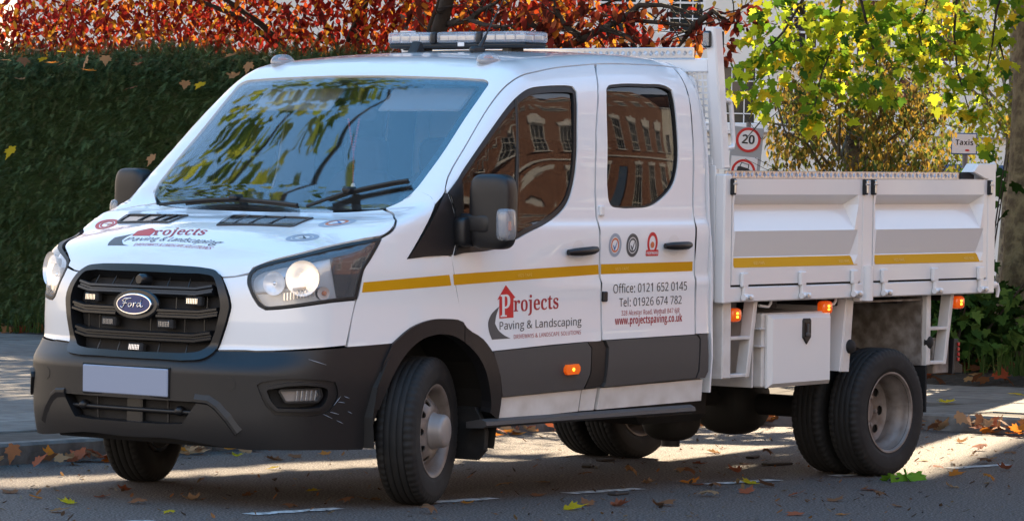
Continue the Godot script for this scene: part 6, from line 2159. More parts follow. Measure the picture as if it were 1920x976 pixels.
func kerb_z(x: float) -> float:
	for i in KERB.size() - 1:
		if x >= KERB[i].x and x <= KERB[i + 1].x and i < 8:
			return lerpf(KERB[i].y, KERB[i + 1].y, (x - KERB[i].x) / (KERB[i + 1].x - KERB[i].x))
	return -2.6


var lobed := []
var ovals := []


func fallen(p: Vector3, s: float, tilt: float, kind: int, label_tail: String, group: String) -> void:
	var names := ["orange", "brown", "tan", "rust red", "yellow", "green", "golden"]
	var ms := ["leaf_orange", "leaf_brown", "leaf_tan", "leaf_rust", "leaf_yellow", "leaf_green", "leaf_gold"]
	var bs := Basis(Vector3.UP, rng.randf() * TAU) * Basis(Vector3(1, 0, 0), rng.randfn() * tilt) * Basis(Vector3(0, 0, 1), rng.randfn() * tilt)
	if rng.randf() < 0.4: bs = bs * Basis(Vector3(0, 0, 1), PI)
	var m: Mesh = lobed[rng.randi() % lobed.size()]
	bs = bs.scaled(Vector3(s, s, s))
	# rest it on its lowest point
	var low := 1e9
	var vs: PackedVector3Array = m.surface_get_arrays(0)[Mesh.ARRAY_VERTEX]
	for v in vs: low = minf(low, (bs * v).y)
	var o := leaf_at(m, mats[ms[kind]], Transform3D(bs, p - Vector3(0, low - 0.002, 0)), "fallen_leaf")
	tag(o, "%s fallen plane leaf %s" % [names[kind], label_tail], "leaf", group)


func build_leaves_on_ground() -> void:
	for e in [[0.35, 0.1], [0.6, -0.15], [-0.3, 0.2], [0.9, 0.3], [0.15, 0.0]]: lobed.append(lobed_leaf(e[0], e[1]))
	for c in [0.3, 0.6, -0.2]: ovals.append(oval_leaf(c))
	for q in ROAD_LEAF:
		if q.y < kerb_z(q.x) + 0.1 and q.x < 8.0: continue
		fallen(Vector3(q.x, ray_leaf_y(q.x) if q.x > 8.3 else 0.0, q.y), rng.randf_range(0.07, 0.125), 0.14, [0, 0, 1, 1, 1, 2, 2, 3, 3, 6][rng.randi() % 10], "lying flat on the road", "leaves scattered on the road")
	# drift along the gutter
	for k in 110:
		var x := rng.randf_range(-1.5, 7.4)
		var z := kerb_z(x) + 0.05 + absf(rng.randfn()) * 0.16
		fallen(Vector3(x, 0.0 + rng.randf() * 0.03, z), rng.randf_range(0.08, 0.13), 0.4, [0, 1, 1, 1, 2, 2, 3, 3][rng.randi() % 8], "curled in the gutter against the kerb", "leaves drifted along the gutter")
	for k in 52:
		var t := rng.randf()
		var a := Vector2(7.4, -2.4).lerp(Vector2(8.0, -1.55), minf(t * 2.0, 1.0)).lerp(Vector2(8.2, -0.5), maxf(0.0, t * 2.0 - 1.0))
		fallen(Vector3(a.x - 0.06 - absf(rng.randfn()) * 0.10, rng.randf() * 0.05, a.y + rng.randfn() * 0.08), rng.randf_range(0.09, 0.14), 0.5, [0, 1, 1, 2, 2, 3][rng.randi() % 6], "heaped where the kerb bends out behind the truck", "leaves heaped at the bend of the kerb")
	for q in [Vector2(9.5, -2.2), Vector2(10.4, -3.3), Vector2(3.0, -8.0), Vector2(2.4, -6.2), Vector2(1.6, -4.0), Vector2(11.0, -2.6), Vector2(4.0, -10.5)]:
		fallen(Vector3(q.x, KT, q.y), 0.15, 0.12, [1, 4, 6][rng.randi() % 3], "lying on the pavement slabs", "leaves on the pavement")
	# crumbs of leaf and grit all over the tarmac
	var xf := []
	var cs := []
	for k in 1500:
		var p := Vector3(rng.randf_range(-3.5, 9.0), 0.004, rng.randf_range(-2.6, 3.4))
		if p.x > 7.6 or p.z < kerb_z(p.x) + 0.03: continue
		xf.append(Transform3D((Basis(Vector3.UP, rng.randf() * TAU) * Basis(Vector3(1, 0, 0), rng.randfn() * 0.25)).scaled(Vector3.ONE * rng.randf_range(0.012, 0.045)), p))
		cs.append(pick([Color(0.12, 0.06, 0.03), Color(0.07, 0.045, 0.03), Color(0.22, 0.13, 0.06), Color(0.26, 0.22, 0.17), Color(0.30, 0.12, 0.04)]))
	var crumbs := Node3D.new()
	crumbs.name = "leaf_crumbs"
	add_child(crumbs)
	tag(crumbs, "small brown crumbs of dry leaf scattered over the road", "leaves", "", "stuff")
	spread("crumbs", ovals[1], mats["foliage"], xf, cs, crumbs)
	# green sprig and bark flakes on the tarmac
	var sp := base("leafy_sprig", "small green sprig of fresh plane leaves lying on the road", "sprig", "", Vector3(3.55, 0.0, 1.28))
	var b := MB.new()
	b.tube([Vector3(-0.16, 0.012, 0.02), Vector3(0, 0.02, 0), Vector3(0.18, 0.015, -0.04)], 0.005, 6)
	put(b, "stem", mats["dark_bark"], sp)
	for k in 6:
		leaf_at(lobed[k % 5], mats["leaf_green"], Transform3D(droop_basis(0.12), Vector3(-0.15 + k * 0.06, 0.035, rng.randfn() * 0.02)), "leaf", sp)
	for e in [[4.0, 0.15, 0.22], [4.4, -0.3, 0.18], [2.9, -0.35, 0.2], [1.35, 1.05, 0.15], [3.4, -0.6, 0.16]]:
		var f := MB.new()
		f.bbox(Vector3.ZERO, Vector3(e[2], 0.012, 0.05), 0.004, Transform3D(Basis(Vector3.UP, rng.randfn() * 0.4), Vector3(e[0], 0.008, e[1])))
		tag(put(f, "bark_flake", mats["dark_bark"]), "dark strip of shed bark lying on the road", "bark", "bark flakes on the road")
	var tw := MB.new()
	tw.tube([Vector3(8.05, 0.02, -1.75), Vector3(8.0, 0.10, -1.72), Vector3(7.93, 0.17, -1.66), Vector3(7.82, 0.21, -1.62)], [0.006, 0.006, 0.007, 0.008], 6)
	tag(put(tw, "bent_twig", mats["visor"]), "pale bent twig leaning on the kerb behind the mud flap", "twig")


func build_hedge() -> void:
	var h := base("yew_hedge", "tall dark green clipped yew hedge behind the pavement", "hedge", "", Vector3(13.2, 0, -14.8))
	var b := MB.new()
	b.pebble(Transform3D(Basis.IDENTITY, Vector3(0.15, 1.24, 0)), Vector3(0.64, 1.45, 5.05), 0.22, 0.12, 40, 30)
	put(b, "inner_growth", mats["hedge_core"], h)
	for k in 14:
		var s := MB.new()
		var z := -4.8 + k * 0.74 + rng.randfn() * 0.1
		s.tube([Vector3(-0.5, 0.05, z), Vector3(-0.45 + rng.randfn() * 0.05, 0.7, z + rng.randfn() * 0.1), Vector3(-0.3, 1.6, z + rng.randfn() * 0.2)], [0.05, 0.04, 0.025], 7)
		put(s, "stem", mats["dark_bark"], h)
	var sp := MB.new()      # a flat spray of needles
	for i in 7:
		var t := i / 6.0
		for s in [-1, 1]:
			var o := Vector3(0, 0, -t * 0.9)
			var tip := o + Vector3(s * 0.32 * (1.05 - t), 0.04, -0.16)
			sp.tri(o + Vector3(0, 0, 0.05), o + Vector3(0, 0, -0.06), tip, Vector3.UP)
	var mesh := sp.mesh()
	var xf := []
	var cols := []
	var f := FastNoiseLite.new()
	f.seed = 5
	f.frequency = 0.9
	for k in 84000:
		var z := rng.randf_range(-5.3, 5.1)
		var lump := 0.16 * f.get_noise_2d(z * 1.4, 3.0) + 0.08 * f.get_noise_2d(z * 6.0, 9.0)
		var topy := 2.74 + lump
		var y := rng.randf_range(0.12, 2.8)
		var x := -0.80 + 0.14 * f.get_noise_2d(z * 1.4, y * 1.4) + 0.13 * f.get_noise_2d(z * 5.0 + 40, y * 5.0) + rng.randf() * rng.randf() * 0.36
		if k % 4 == 0:      # the rounded top, with stray upright shoots
			var u := rng.randf()
			x = lerpf(-0.75, 0.8, u)
			y = topy - 0.26 * pow(absf(u - 0.45) * 2.0, 3.0) + rng.randf_range(-0.16, 0.06) + (rng.randf() * 0.16 if rng.randf() < 0.12 else 0.0)
		elif y > topy - 0.12:
			x += 0.25 * (y - topy + 0.12)
			y = minf(y, topy)
		var bs := Basis(Vector3.UP, PI / 2 + rng.randfn() * 0.7) * Basis(Vector3(1, 0, 0), -0.35 + rng.randfn() * 0.45)
		if k % 4 == 0: bs = Basis(Vector3.UP, rng.randf() * TAU) * Basis(Vector3(1, 0, 0), 0.9 + rng.randfn() * 0.4)
		var s := rng.randf_range(0.055, 0.12)
		xf.append(Transform3D(bs.scaled(Vector3(s, s, s)), Vector3(x, y, z)))
		cols.append(pick([Color(0.045, 0.08, 0.034), Color(0.06, 0.105, 0.045), Color(0.085, 0.13, 0.058), Color(0.036, 0.066, 0.03), Color(0.07, 0.085, 0.04)]))
	spread("foliage", mesh, mats["yew"], xf, cols, h)
	for q in HEDGE_LEAF:
		var s := rng.randf_range(0.10, 0.17)
		var o := leaf_at(lobed[rng.randi() % 5], mats[["leaf_tan", "leaf_tan", "leaf_brown", "leaf_orange", "leaf_gold"][rng.randi() % 5]], Transform3D((Basis(Vector3.UP, PI / 2 + rng.randfn() * 0.5) * Basis(Vector3(1, 0, 0), rng.randf_range(-1.4, 0.2))).scaled(Vector3(s, s, s)), Vector3(12.2, q.y, q.x)), "caught_leaf")
		tag(o, "dry plane leaf caught on the face of the yew hedge", "leaf", "leaves caught in the hedge")


func limb(b: MB, pts: Array, r0: float, r1: float, seg := 7) -> void:
	var rr := []
	for i in pts.size(): rr.append(lerpf(r0, r1, float(i) / (pts.size() - 1)))
	b.tube(pts, rr, seg)


func crown_leaves(centres: Array, n: int, s0: float, s1: float, cols: Array, xf: Array, cs: Array, keep: Callable, shell := 0.0) -> void:
	for k in n:
		var e: Array = centres[rng.randi() % centres.size()]
		var q := in_ball()
		if shell > 0.0: q = q.normalized() * lerpf(shell, 1.0, rng.randf())
		var p: Vector3 = e[0] + q * e[1]
		if not keep.call(p): continue
		xf.append(Transform3D(droop_basis(rng.randf_range(s0, s1)), p))
		cs.append(pick(cols))


func above_frame(p: Vector3) -> bool:
	var px := pixel_of(p)
	return px.y < -25.0 or px.x < -60.0 or px.x > 1980.0


func sun_gap(p: Vector3) -> bool:      # true where a ray through p lands on one of the sunlit strips of the road
	var s := to_sun()
	var q := p - s * (p.y / s.y)
	var off := q.x * 0.39 + q.z * 0.92
	if off > 2.02 and off < 2.68 and q.x > 3.4: return true
	if q.z > -1.42 and q.z < -0.72 and q.x > -3.5 and q.x < 3.0: return true
	return false


func build_red_trees() -> void:
	# the crown behind the hedge
	var t := base("red_leaved_tree", "dense tree with glowing red and orange leaves above the hedge", "tree", "", Vector3(16.0, 0.1, -13.6))
	var b := MB.new()
	limb(b, [Vector3.ZERO, Vector3(0.05, 1.4, 0), Vector3(0.0, 2.6, 0.1), Vector3(0.1, 4.5, 0)], 0.16, 0.06)
	put(b, "trunk", mats["dark_bark"], t)
	for k in 9:
		b = MB.new()
		var a := TAU * k / 9.0 + rng.randfn() * 0.2
		limb(b, [Vector3(0, 1.7 + k * 0.12, 0), Vector3(cos(a) * 1.0, 2.5 + k * 0.12, sin(a) * 1.3), Vector3(cos(a) * 1.8, 3.2 + k * 0.1, sin(a) * 3.2)], 0.05, 0.012, 6)
		put(b, "limb", mats["dark_bark"], t)
	var xf := []
	var cs := []
	var red := [Color(0.30, 0.022, 0.016), Color(0.20, 0.018, 0.017), Color(0.40, 0.055, 0.016), Color(0.46, 0.13, 0.02), Color(0.50, 0.26, 0.03), Color(0.12, 0.018, 0.015), Color(0.26, 0.022, 0.018), Color(0.16, 0.02, 0.016)]
	var all := func(_p: Vector3) -> bool: return true
	crown_leaves([[Vector3(-0.4, 3.2, 0), Vector3(1.8, 1.1, 4.6)], [Vector3(-0.6, 2.9, -2.4), Vector3(1.3, 0.7, 2.4)], [Vector3(-0.6, 2.95, 1.8), Vector3(1.3, 0.7, 2.2)], [Vector3(0.4, 3.2, -5.0), Vector3(1.8, 1.2, 3.0)]], 14500, 0.075, 0.12, red, xf, cs, all)
	crown_leaves([[Vector3(0, 6.0, -0.5), Vector3(2.6, 2.6, 6.5)]], 15000, 0.15, 0.22, red, xf, cs, func(p: Vector3) -> bool:
		var w := p + Vector3(16.0, 0.1, -13.6)
		var q := w - to_sun() * ((w.y - 2.9) / to_sun().y)
		if q.x > 14.0 and q.x < 17.5 and rng.randf() < 0.7: return false
		return not sun_gap(w))
	spread("crown", ovals[0], mats["foliage"], xf, cs, t)
	# the open tree behind the cab
	var t2 := base("cherry_tree", "open dark-branched tree with maroon leaves behind the truck's cab", "tree", "", Vector3(9.9, 0.1, -6.9))
	var o := t2.position
	for i in RED_BR.size():
		b = MB.new()
		var pts := []
		for p in RED_BR[i]: pts.append(p - o)
		if i == 0: pts[0] = Vector3(0, 0, 0)
		limb(b, pts, 0.11 if i == 0 else (0.045 if i == 4 else 0.028), 0.05 if i == 0 else 0.006, 7)
		put(b, "trunk" if i == 0 else "branch", mats["dark_bark"], t2)
	# twigs
	b = MB.new()
	for k in 130:
		var br: Array = RED_BR[1 + rng.randi() % (RED_BR.size() - 1)]
		var i := rng.randi() % (br.size() - 1)
		var p: Vector3 = br[i].lerp(br[i + 1], rng.randf()) - o
		var d := in_ball() * 0.32
		d.y = d.y * 0.7 + 0.03
		limb(b, [p, p + d * 0.5 + in_ball() * 0.05, p + d], 0.007, 0.002, 5)
	tag(put(b, "twigs", mats["dark_bark"], t2), "", "", "", "stuff")
	var count := 0
	xf = []
	cs = []
	for e in RED_CL:
		for k in int(e[2] * 1.2):
			var p: Vector3 = e[0] - o + in_ball() * e[1] * 1.15
			var bs := droop_basis(rng.randf_range(0.085, 0.125))
			if count < 290 and k % 2 == 0:
				count += 1
				leaf_at(ovals[rng.randi() % 3], mats[["leaf_crimson", "leaf_maroon", "leaf_maroon", "leaf_rust", "leaf_scarlet", "leaf_crimson", "leaf_orange"][rng.randi() % 7]], Transform3D(bs, p), "leaf", t2)
			else:
				xf.append(Transform3D(bs, p)); cs.append(pick([Color(0.15, 0.022, 0.018), Color(0.07, 0.017, 0.014), Color(0.10, 0.025, 0.017), Color(0.22, 0.06, 0.02)]))
	crown_leaves([[Vector3(0.4, 5.0, 0.4), Vector3(2.2, 1.9, 2.2)]], 3500, 0.09, 0.13, [red[0], red[1], red[5]], xf, cs, func(p: Vector3) -> bool: return above_frame(p + o) and not sun_gap(p + o))
	spread("crown", ovals[1], mats["foliage"], xf, cs, t2)


func build_plane_tree() -> void:
	var t := base("plane_tree", "big plane tree with mottled trunk and hanging yellow-green leaves behind the tipper bed", "tree", "", Vector3(14.35, 0.12, -4.35))
	var o := t.position
	# trunk with a bark relief
	var b := MB.new()
	var seg := 40
	var rows := 60
	var f := FastNoiseLite.new()
	f.seed = 8
	f.frequency = 1.0
	var prev := []
	for j in rows + 1:
		var y := 9.0 * j / rows
		var r := 0.40 + 0.22 * exp(-y * 2.2) - 0.018 * y
		var ring := []
		for k in seg:
			var a := TAU * k / seg
			var rr := r * (1.0 + 0.06 * f.get_noise_3d(cos(a) * 2.0, y * 1.2, sin(a) * 2.0) + 0.03 * f.get_noise_3d(cos(a) * 7.0, y * 2.5, sin(a) * 7.0))
			ring.append(b.vert(Vector3(cos(a) * rr + 0.02 * y, y - 0.05, sin(a) * rr), Vector3(cos(a), 0.05, sin(a)).normalized(), Vector2(a, y)))
		if j > 0:
			for k in seg:
				var k2 := (k + 1) % seg
				b.face(prev[k], prev[k2], ring[k2]); b.face(prev[k], ring[k2], ring[k])
		prev = ring
	put(b, "trunk", mats["bark"], t)
	for e in [[Vector3(0.1, 5.0, 0), Vector3(-2.0, 7.0, 1.0), Vector3(-5.0, 8.6, 2.4), Vector3(-8.0, 9.6, 3.4)], [Vector3(0.1, 4.2, 0), Vector3(-1.6, 4.9, 0.2), Vector3(-3.4, 4.9, 0.6), Vector3(-4.4, 4.3, 0.9)], [Vector3(0.1, 6, 0), Vector3(2, 8.4, 1.0), Vector3(4, 11, 2)], [Vector3(0.1, 6.5, 0), Vector3(0.2, 9, -2), Vector3(-1, 11.5, -4.4)], [Vector3(0.2, 8.5, 0), Vector3(0.3, 12, 0.3), Vector3(0, 15, 0)], [Vector3(0.1, 5.5, 0), Vector3(-1.5, 8, -1.5), Vector3(-4, 10.5, -3)], [Vector3(0.1, 4.6, 0), Vector3(-0.6, 4.8, -0.4), Vector3(-1.6, 4.4, -0.5), Vector3(-2.2, 3.9, -0.3)]]:
		b = MB.new()
		limb(b, e, 0.17, 0.05, 9)
		put(b, "limb", mats["bark"], t)
	for br in PLANE_BR:
		b = MB.new()
		var pts := []
		for p in br: pts.append(p - o)
		limb(b, pts, 0.014, 0.004, 6)
		put(b, "hanging_branch", mats["dark_bark"], t)
	var count := 0
	var xf := []
	var cs := []
	var gr := [Color(0.28, 0.40, 0.03), Color(0.16, 0.30, 0.025), Color(0.36, 0.42, 0.03), Color(0.08, 0.18, 0.02), Color(0.44, 0.40, 0.03)]
	for e in PLANE_CL:
		for k in int(e[2] * 1.7):
			var p: Vector3 = e[0] - o + in_ball() * e[1] * 1.25
			var bs := droop_basis(rng.randf_range(0.075, 0.135))
			if count < 298 and k % 4 == 0:
				count += 1
				leaf_at(lobed[rng.randi() % 5], mats[["leaf_lime", "leaf_lime", "leaf_lime", "leaf_green", "leaf_lime", "leaf_deep", "leaf_yellow"][rng.randi() % 7]], Transform3D(bs, p), "leaf", t)
			else:
				xf.append(Transform3D(bs, p)); cs.append(pick(gr))
	# the crown overhead: dense, with gaps
	var keep := func(p: Vector3) -> bool:
		var w := p + o
		var q := w - to_sun() * ((w.y - 2.6) / to_sun().y)
		if q.x > 7.5 and q.x < 13.6 and q.z > -5.8 and q.z < -2.2: return false      # the low branches hang in the sun
		return above_frame(w) and not sun_gap(w)
	crown_leaves([[Vector3(-2.5, 10.0, 0.5), Vector3(7.5, 3.6, 6.5)], [Vector3(-6.0, 8.2, 3.0), Vector3(4.5, 2.2, 4.5)], [Vector3(2.0, 12.5, 0), Vector3(5.5, 4.0, 6.0)], [Vector3(-3.0, 8.0, -4.0), Vector3(4.5, 2.4, 4.0)], [Vector3(-4.2, 5.6, 1.0), Vector3(1.9, 0.9, 1.9)]], 34000, 0.26, 0.42, gr, xf, cs, keep)
	spread("crown", lobed[0], mats["foliage"], xf, cs, t)
	# a second tree further along the pavement, overhead to the left: the windscreen mirrors it
	var t2 := base("street_plane_tree", "plane tree further along the pavement, mirrored in the windscreen", "tree", "", Vector3(-5.0, 0.1, -11.0))
	b = MB.new()
	limb(b, [Vector3.ZERO, Vector3(0.1, 3, 0), Vector3(0.3, 7, 0.4), Vector3(1.0, 11, 1.0)], 0.42, 0.14, 14)
	put(b, "trunk", mats["bark"], t2)
	for e in [[Vector3(0.2, 5, 0.2), Vector3(2.5, 7.2, 2.5), Vector3(6.0, 9.0, 6.0)], [Vector3(0.2, 6, 0.2), Vector3(-2, 9, 2), Vector3(-4, 11, 3)], [Vector3(0.2, 6.5, 0.2), Vector3(1, 9, -2), Vector3(2, 11, -4)], [Vector3(0.3, 7, 0.3), Vector3(3.5, 9.5, 1.0), Vector3(7.0, 11, 2.5)]]:
		b = MB.new()
		limb(b, e, 0.09, 0.02, 9)
		put(b, "limb", mats["bark"], t2)
	xf = []
	cs = []
	var o2 := t2.position
	crown_leaves([[Vector3(4.0, 9.6, 3.6), Vector3(4.2, 2.0, 3.0)], [Vector3(0, 11, 0), Vector3(5, 3.0, 5)], [Vector3(6.8, 9.4, 5.6), Vector3(1.6, 1.2, 1.3)], [Vector3(3.0, 8.0, 5.6), Vector3(1.5, 1.0, 1.5)]], 8200, 0.16, 0.26, [Color(0.20, 0.27, 0.03), Color(0.28, 0.32, 0.035), Color(0.12, 0.19, 0.025)], xf, cs, func(p: Vector3) -> bool:
		var w := p + o2
		return above_frame(w) and (w.z < -7.75 + 0.3 * sin(w.x * 7.0) or (w.x > 0.75 and w.x < 3.4 and w.z < -6.3 + 0.25 * sin(w.x * 9.0))))
	spread("crown", lobed[1], mats["foliage"], xf, cs, t2)


func build_golden_tree() -> void:
	var t := base("golden_tree", "small bushy tree with thinning gold and olive leaves before the cream building", "tree", "", Vector3(29.6, 0.0, -16.6))
	var b := MB.new()
	limb(b, [Vector3.ZERO, Vector3(0.02, 1.0, 0.02), Vector3(0.0, 2.0, 0), Vector3(-0.05, 2.7, 0.05)], 0.15, 0.09, 10)
	put(b, "trunk", mats["bark"], t)
	var view := Vector3(0.55, 0, 0.84)
	for k in 9:
		b = MB.new()
		var a := TAU * k / 9.0 + rng.randfn() * 0.15
		var d := Vector3(cos(a), 0, sin(a))
		limb(b, [Vector3(-0.03, 1.5 + (k % 5) * 0.28, 0.0), d * 0.7 + Vector3(0, 2.2 + (k % 4) * 0.2, 0), d * 1.1 + Vector3(0, 2.5 + (k % 5) * 0.25, 0) + in_ball() * 0.2, d * 1.45 + Vector3(0, 2.4 + (k % 6) * 0.25, 0)], 0.026, 0.006, 6)
		put(b, "limb", mats["bark"], t)
	b = MB.new()
	for k in 110:
		var p := in_ball() * Vector3(1.3, 1.3, 1.3) + Vector3(0, 2.3, 0)
		limb(b, [p, p + in_ball() * 0.25, p + in_ball() * 0.5], 0.007, 0.003, 5)
	tag(put(b, "twigs", mats["dark_bark"], t), "", "", "", "stuff")
	var xf := []
	var cs := []
	var cl := []
	for k in 150:
		var q := in_ball()
		cl.append([Vector3(0, 2.35, 0) + q * Vector3(1.3, 1.35, 1.3), Vector3(0.28, 0.22, 0.28)])
	crown_leaves(cl, 7200, 0.07, 0.125, [Color(0.26, 0.18, 0.035), Color(0.15, 0.15, 0.03), Color(0.32, 0.20, 0.035), Color(0.10, 0.13, 0.03), Color(0.36, 0.24, 0.04), Color(0.17, 0.11, 0.035), Color(0.12, 0.14, 0.03)], xf, cs, func(p: Vector3) -> bool: return p.x * 0.627 + p.z * 0.779 > -1.12)
	crown_leaves([[Vector3(0, 5.0, 0), Vector3(2.4, 1.6, 2.4)]], 1500, 0.08, 0.13, [Color(0.30, 0.20, 0.03), Color(0.16, 0.15, 0.03)], xf, cs, func(_p: Vector3) -> bool: return true)
	spread("crown", ovals[2], mats["foliage"], xf, cs, t)


func build_far_tree() -> void:
	var t := base("lime_tree", "yellow-green tree standing past the golden tree, behind the taxi sign", "tree", "", Vector3(40.5, 0.0, -20.9))
	var b := MB.new()
	limb(b, [Vector3.ZERO, Vector3(0.1, 1.5, 0), Vector3(0, 3.2, 0.1), Vector3(0.1, 6, 0)], 0.16, 0.05, 10)
	put(b, "trunk", mats["bark"], t)
	for k in 8:
		b = MB.new()
		var a := TAU * k / 8.0
		limb(b, [Vector3(0, 2.0 + k * 0.2, 0), Vector3(cos(a) * 1.1, 3.0 + k * 0.2, sin(a) * 1.1), Vector3(cos(a) * 2.2, 3.6 + k * 0.2, sin(a) * 2.2)], 0.035, 0.008, 6)
		put(b, "limb", mats["bark"], t)
	var xf := []
	var cs := []
	var cl := []
	for k in 110: cl.append([Vector3(0, 3.9, 0) + in_ball() * Vector3(2.5, 1.9, 2.5), Vector3(0.42, 0.32, 0.42)])
	crown_leaves(cl, 7500, 0.07, 0.13, [Color(0.24, 0.27, 0.03), Color(0.34, 0.30, 0.035), Color(0.14, 0.19, 0.03), Color(0.30, 0.20, 0.03), Color(0.19, 0.24, 0.03)], xf, cs, func(_p: Vector3) -> bool: return true)
	spread("crown", ovals[0], mats["foliage"], xf, cs, t)


func build_undergrowth() -> void:
	# thick ivy-like bush between the bed and the tree
	var bush := base("dark_bush", "thick dark green bush beside the plane trunk behind the tail of the truck", "shrub", "", Vector3(13.2, 0.15, -4.75))
	for k in 8:
		var sb := MB.new()
		var sd := in_ball() * 0.5
		limb(sb, [Vector3.ZERO, Vector3(sd.x * 0.5, 0.6, sd.z * 0.5), Vector3(sd.x, 1.1, sd.z)], 0.02, 0.006, 6)
		put(sb, "stem", mats["dark_bark"], bush)
	var bx := []
	var bc := []
	crown_leaves([[Vector3(0, 0.65, 0), Vector3(0.7, 0.62, 0.55)], [Vector3(-0.1, 0.85, 0.15), Vector3(0.4, 0.55, 0.3)], [Vector3(-0.1, 0.4, 0.5), Vector3(0.6, 0.4, 0.5)]], 1100, 0.09, 0.17, [Color(0.03, 0.075, 0.018), Color(0.045, 0.10, 0.022), Color(0.022, 0.055, 0.015), Color(0.07, 0.13, 0.03)], bx, bc, func(_p: Vector3) -> bool: return true)
	spread("foliage", lobed[3], mats["yew"], bx, bc, bush)
	# leafy shoots round the foot of the plane tree
	var spots := [Vector3(12.9, 0.15, -5.0), Vector3(13.3, 0.15, -4.4), Vector3(12.8, 0.15, -4.3), Vector3(13.6, 0.15, -3.7), Vector3(13.2, 0.15, -5.6)]
	for i in spots.size():
		var s := base("leafy_shoot", "green maple-like shoots growing at the foot of the plane tree", "shrub", "shoots at the foot of the plane tree", spots[i])
		for k in 6:
			var b := MB.new()
			var d := Vector3(rng.randfn() * 0.25, 0, rng.randfn() * 0.25)
			var h := rng.randf_range(0.7, 1.9)
			limb(b, [Vector3.ZERO, d * 0.5 + Vector3(0, h * 0.5, 0), d + Vector3(0, h, 0)], 0.014, 0.004, 6)
			put(b, "stem", mats["dark_bark"], s)
			for j in 9:
				var u := rng.randf_range(0.15, 1.0)
				var p := d * u + Vector3(0, h * u, 0) + in_ball() * 0.14
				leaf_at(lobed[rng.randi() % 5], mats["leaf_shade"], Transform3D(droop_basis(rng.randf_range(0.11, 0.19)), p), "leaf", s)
	var xf := []
	var cs := []
	for k in 2600:
		var p := Vector3(rng.randf_range(12.1, 16.5), 0.0, rng.randf_range(-16.0, -2.0))
		p.y = KT + 0.035 + 0.10 * sst(12.0, 13.2, p.x) + rng.randf() * 0.03
		if p.x < 12.1: continue
		xf.append(Transform3D((Basis(Vector3.UP, rng.randf() * TAU) * Basis(Vector3(1, 0, 0), rng.randfn() * 0.4) * Basis(Vector3(0, 0, 1), rng.randfn() * 0.4)).scaled(Vector3.ONE * rng.randf_range(0.09, 0.17)), p))
		cs.append(pick([Color(0.20, 0.08, 0.03), Color(0.30, 0.13, 0.05), Color(0.14, 0.06, 0.03), Color(0.34, 0.20, 0.09), Color(0.32, 0.07, 0.03)]))
	var lit := Node3D.new()
	lit.name = "leaf_litter"
	add_child(lit)
	tag(lit, "brown leaf litter covering the planting bed under the hedge and tree", "leaves", "", "stuff")
	spread("leaves", lobed[2], mats["foliage"], xf, cs, lit)
	# a little grass at the edge of the bed
	xf = []
	cs = []
	var blade := MB.new()
	blade.tri(Vector3(-0.06, 0, 0), Vector3(0.06, 0, 0), Vector3(0.1, 1, -0.25), Vector3(0, 0.2, 1))
	for k in 500:
		var c: Vector3 = [Vector3(12.2, 0.13, -14.0), Vector3(12.5, 0.2, -3.4), Vector3(12.4, 0.2, -2.9), Vector3(12.3, 0.14, -13.3)][rng.randi() % 4]
		xf.append(Transform3D((Basis(Vector3.UP, rng.randf() * TAU) * Basis(Vector3(1, 0, 0), rng.randfn() * 0.3)).scaled(Vector3(0.10, rng.randf_range(0.10, 0.26), 0.2)), c + Vector3(rng.randfn() * 0.15, 0, rng.randfn() * 0.35)))
		cs.append(pick([Color(0.03, 0.06, 0.015), Color(0.05, 0.075, 0.02)]))
	var gr := Node3D.new()
	gr.name = "grass_tufts"
	add_child(gr)
	tag(gr, "short green grass tufts along the edge of the planting bed", "grass", "", "stuff")
	spread("blades", blade.mesh(), mats["foliage"], xf, cs, gr)


func facing(p: Vector3) -> float:        # turn that makes local +z look at the camera's side of the street
	var d := CAM_POS - p
	return atan2(d.x, d.z)


func disc_ring(b: MB, t: Transform3D, r0: float, r1: float, z: float) -> void:
	for i in 40:
		var a := TAU * i / 40.0
		var c := TAU * (i + 1) / 40.0
		b.quad(t * Vector3(cos(a) * r0, sin(a) * r0, z), t * Vector3(cos(c) * r0, sin(c) * r0, z), t * Vector3(cos(c) * r1, sin(c) * r1, z), t * Vector3(cos(a) * r1, sin(a) * r1, z), t.basis * Vector3(0, 0, 1))


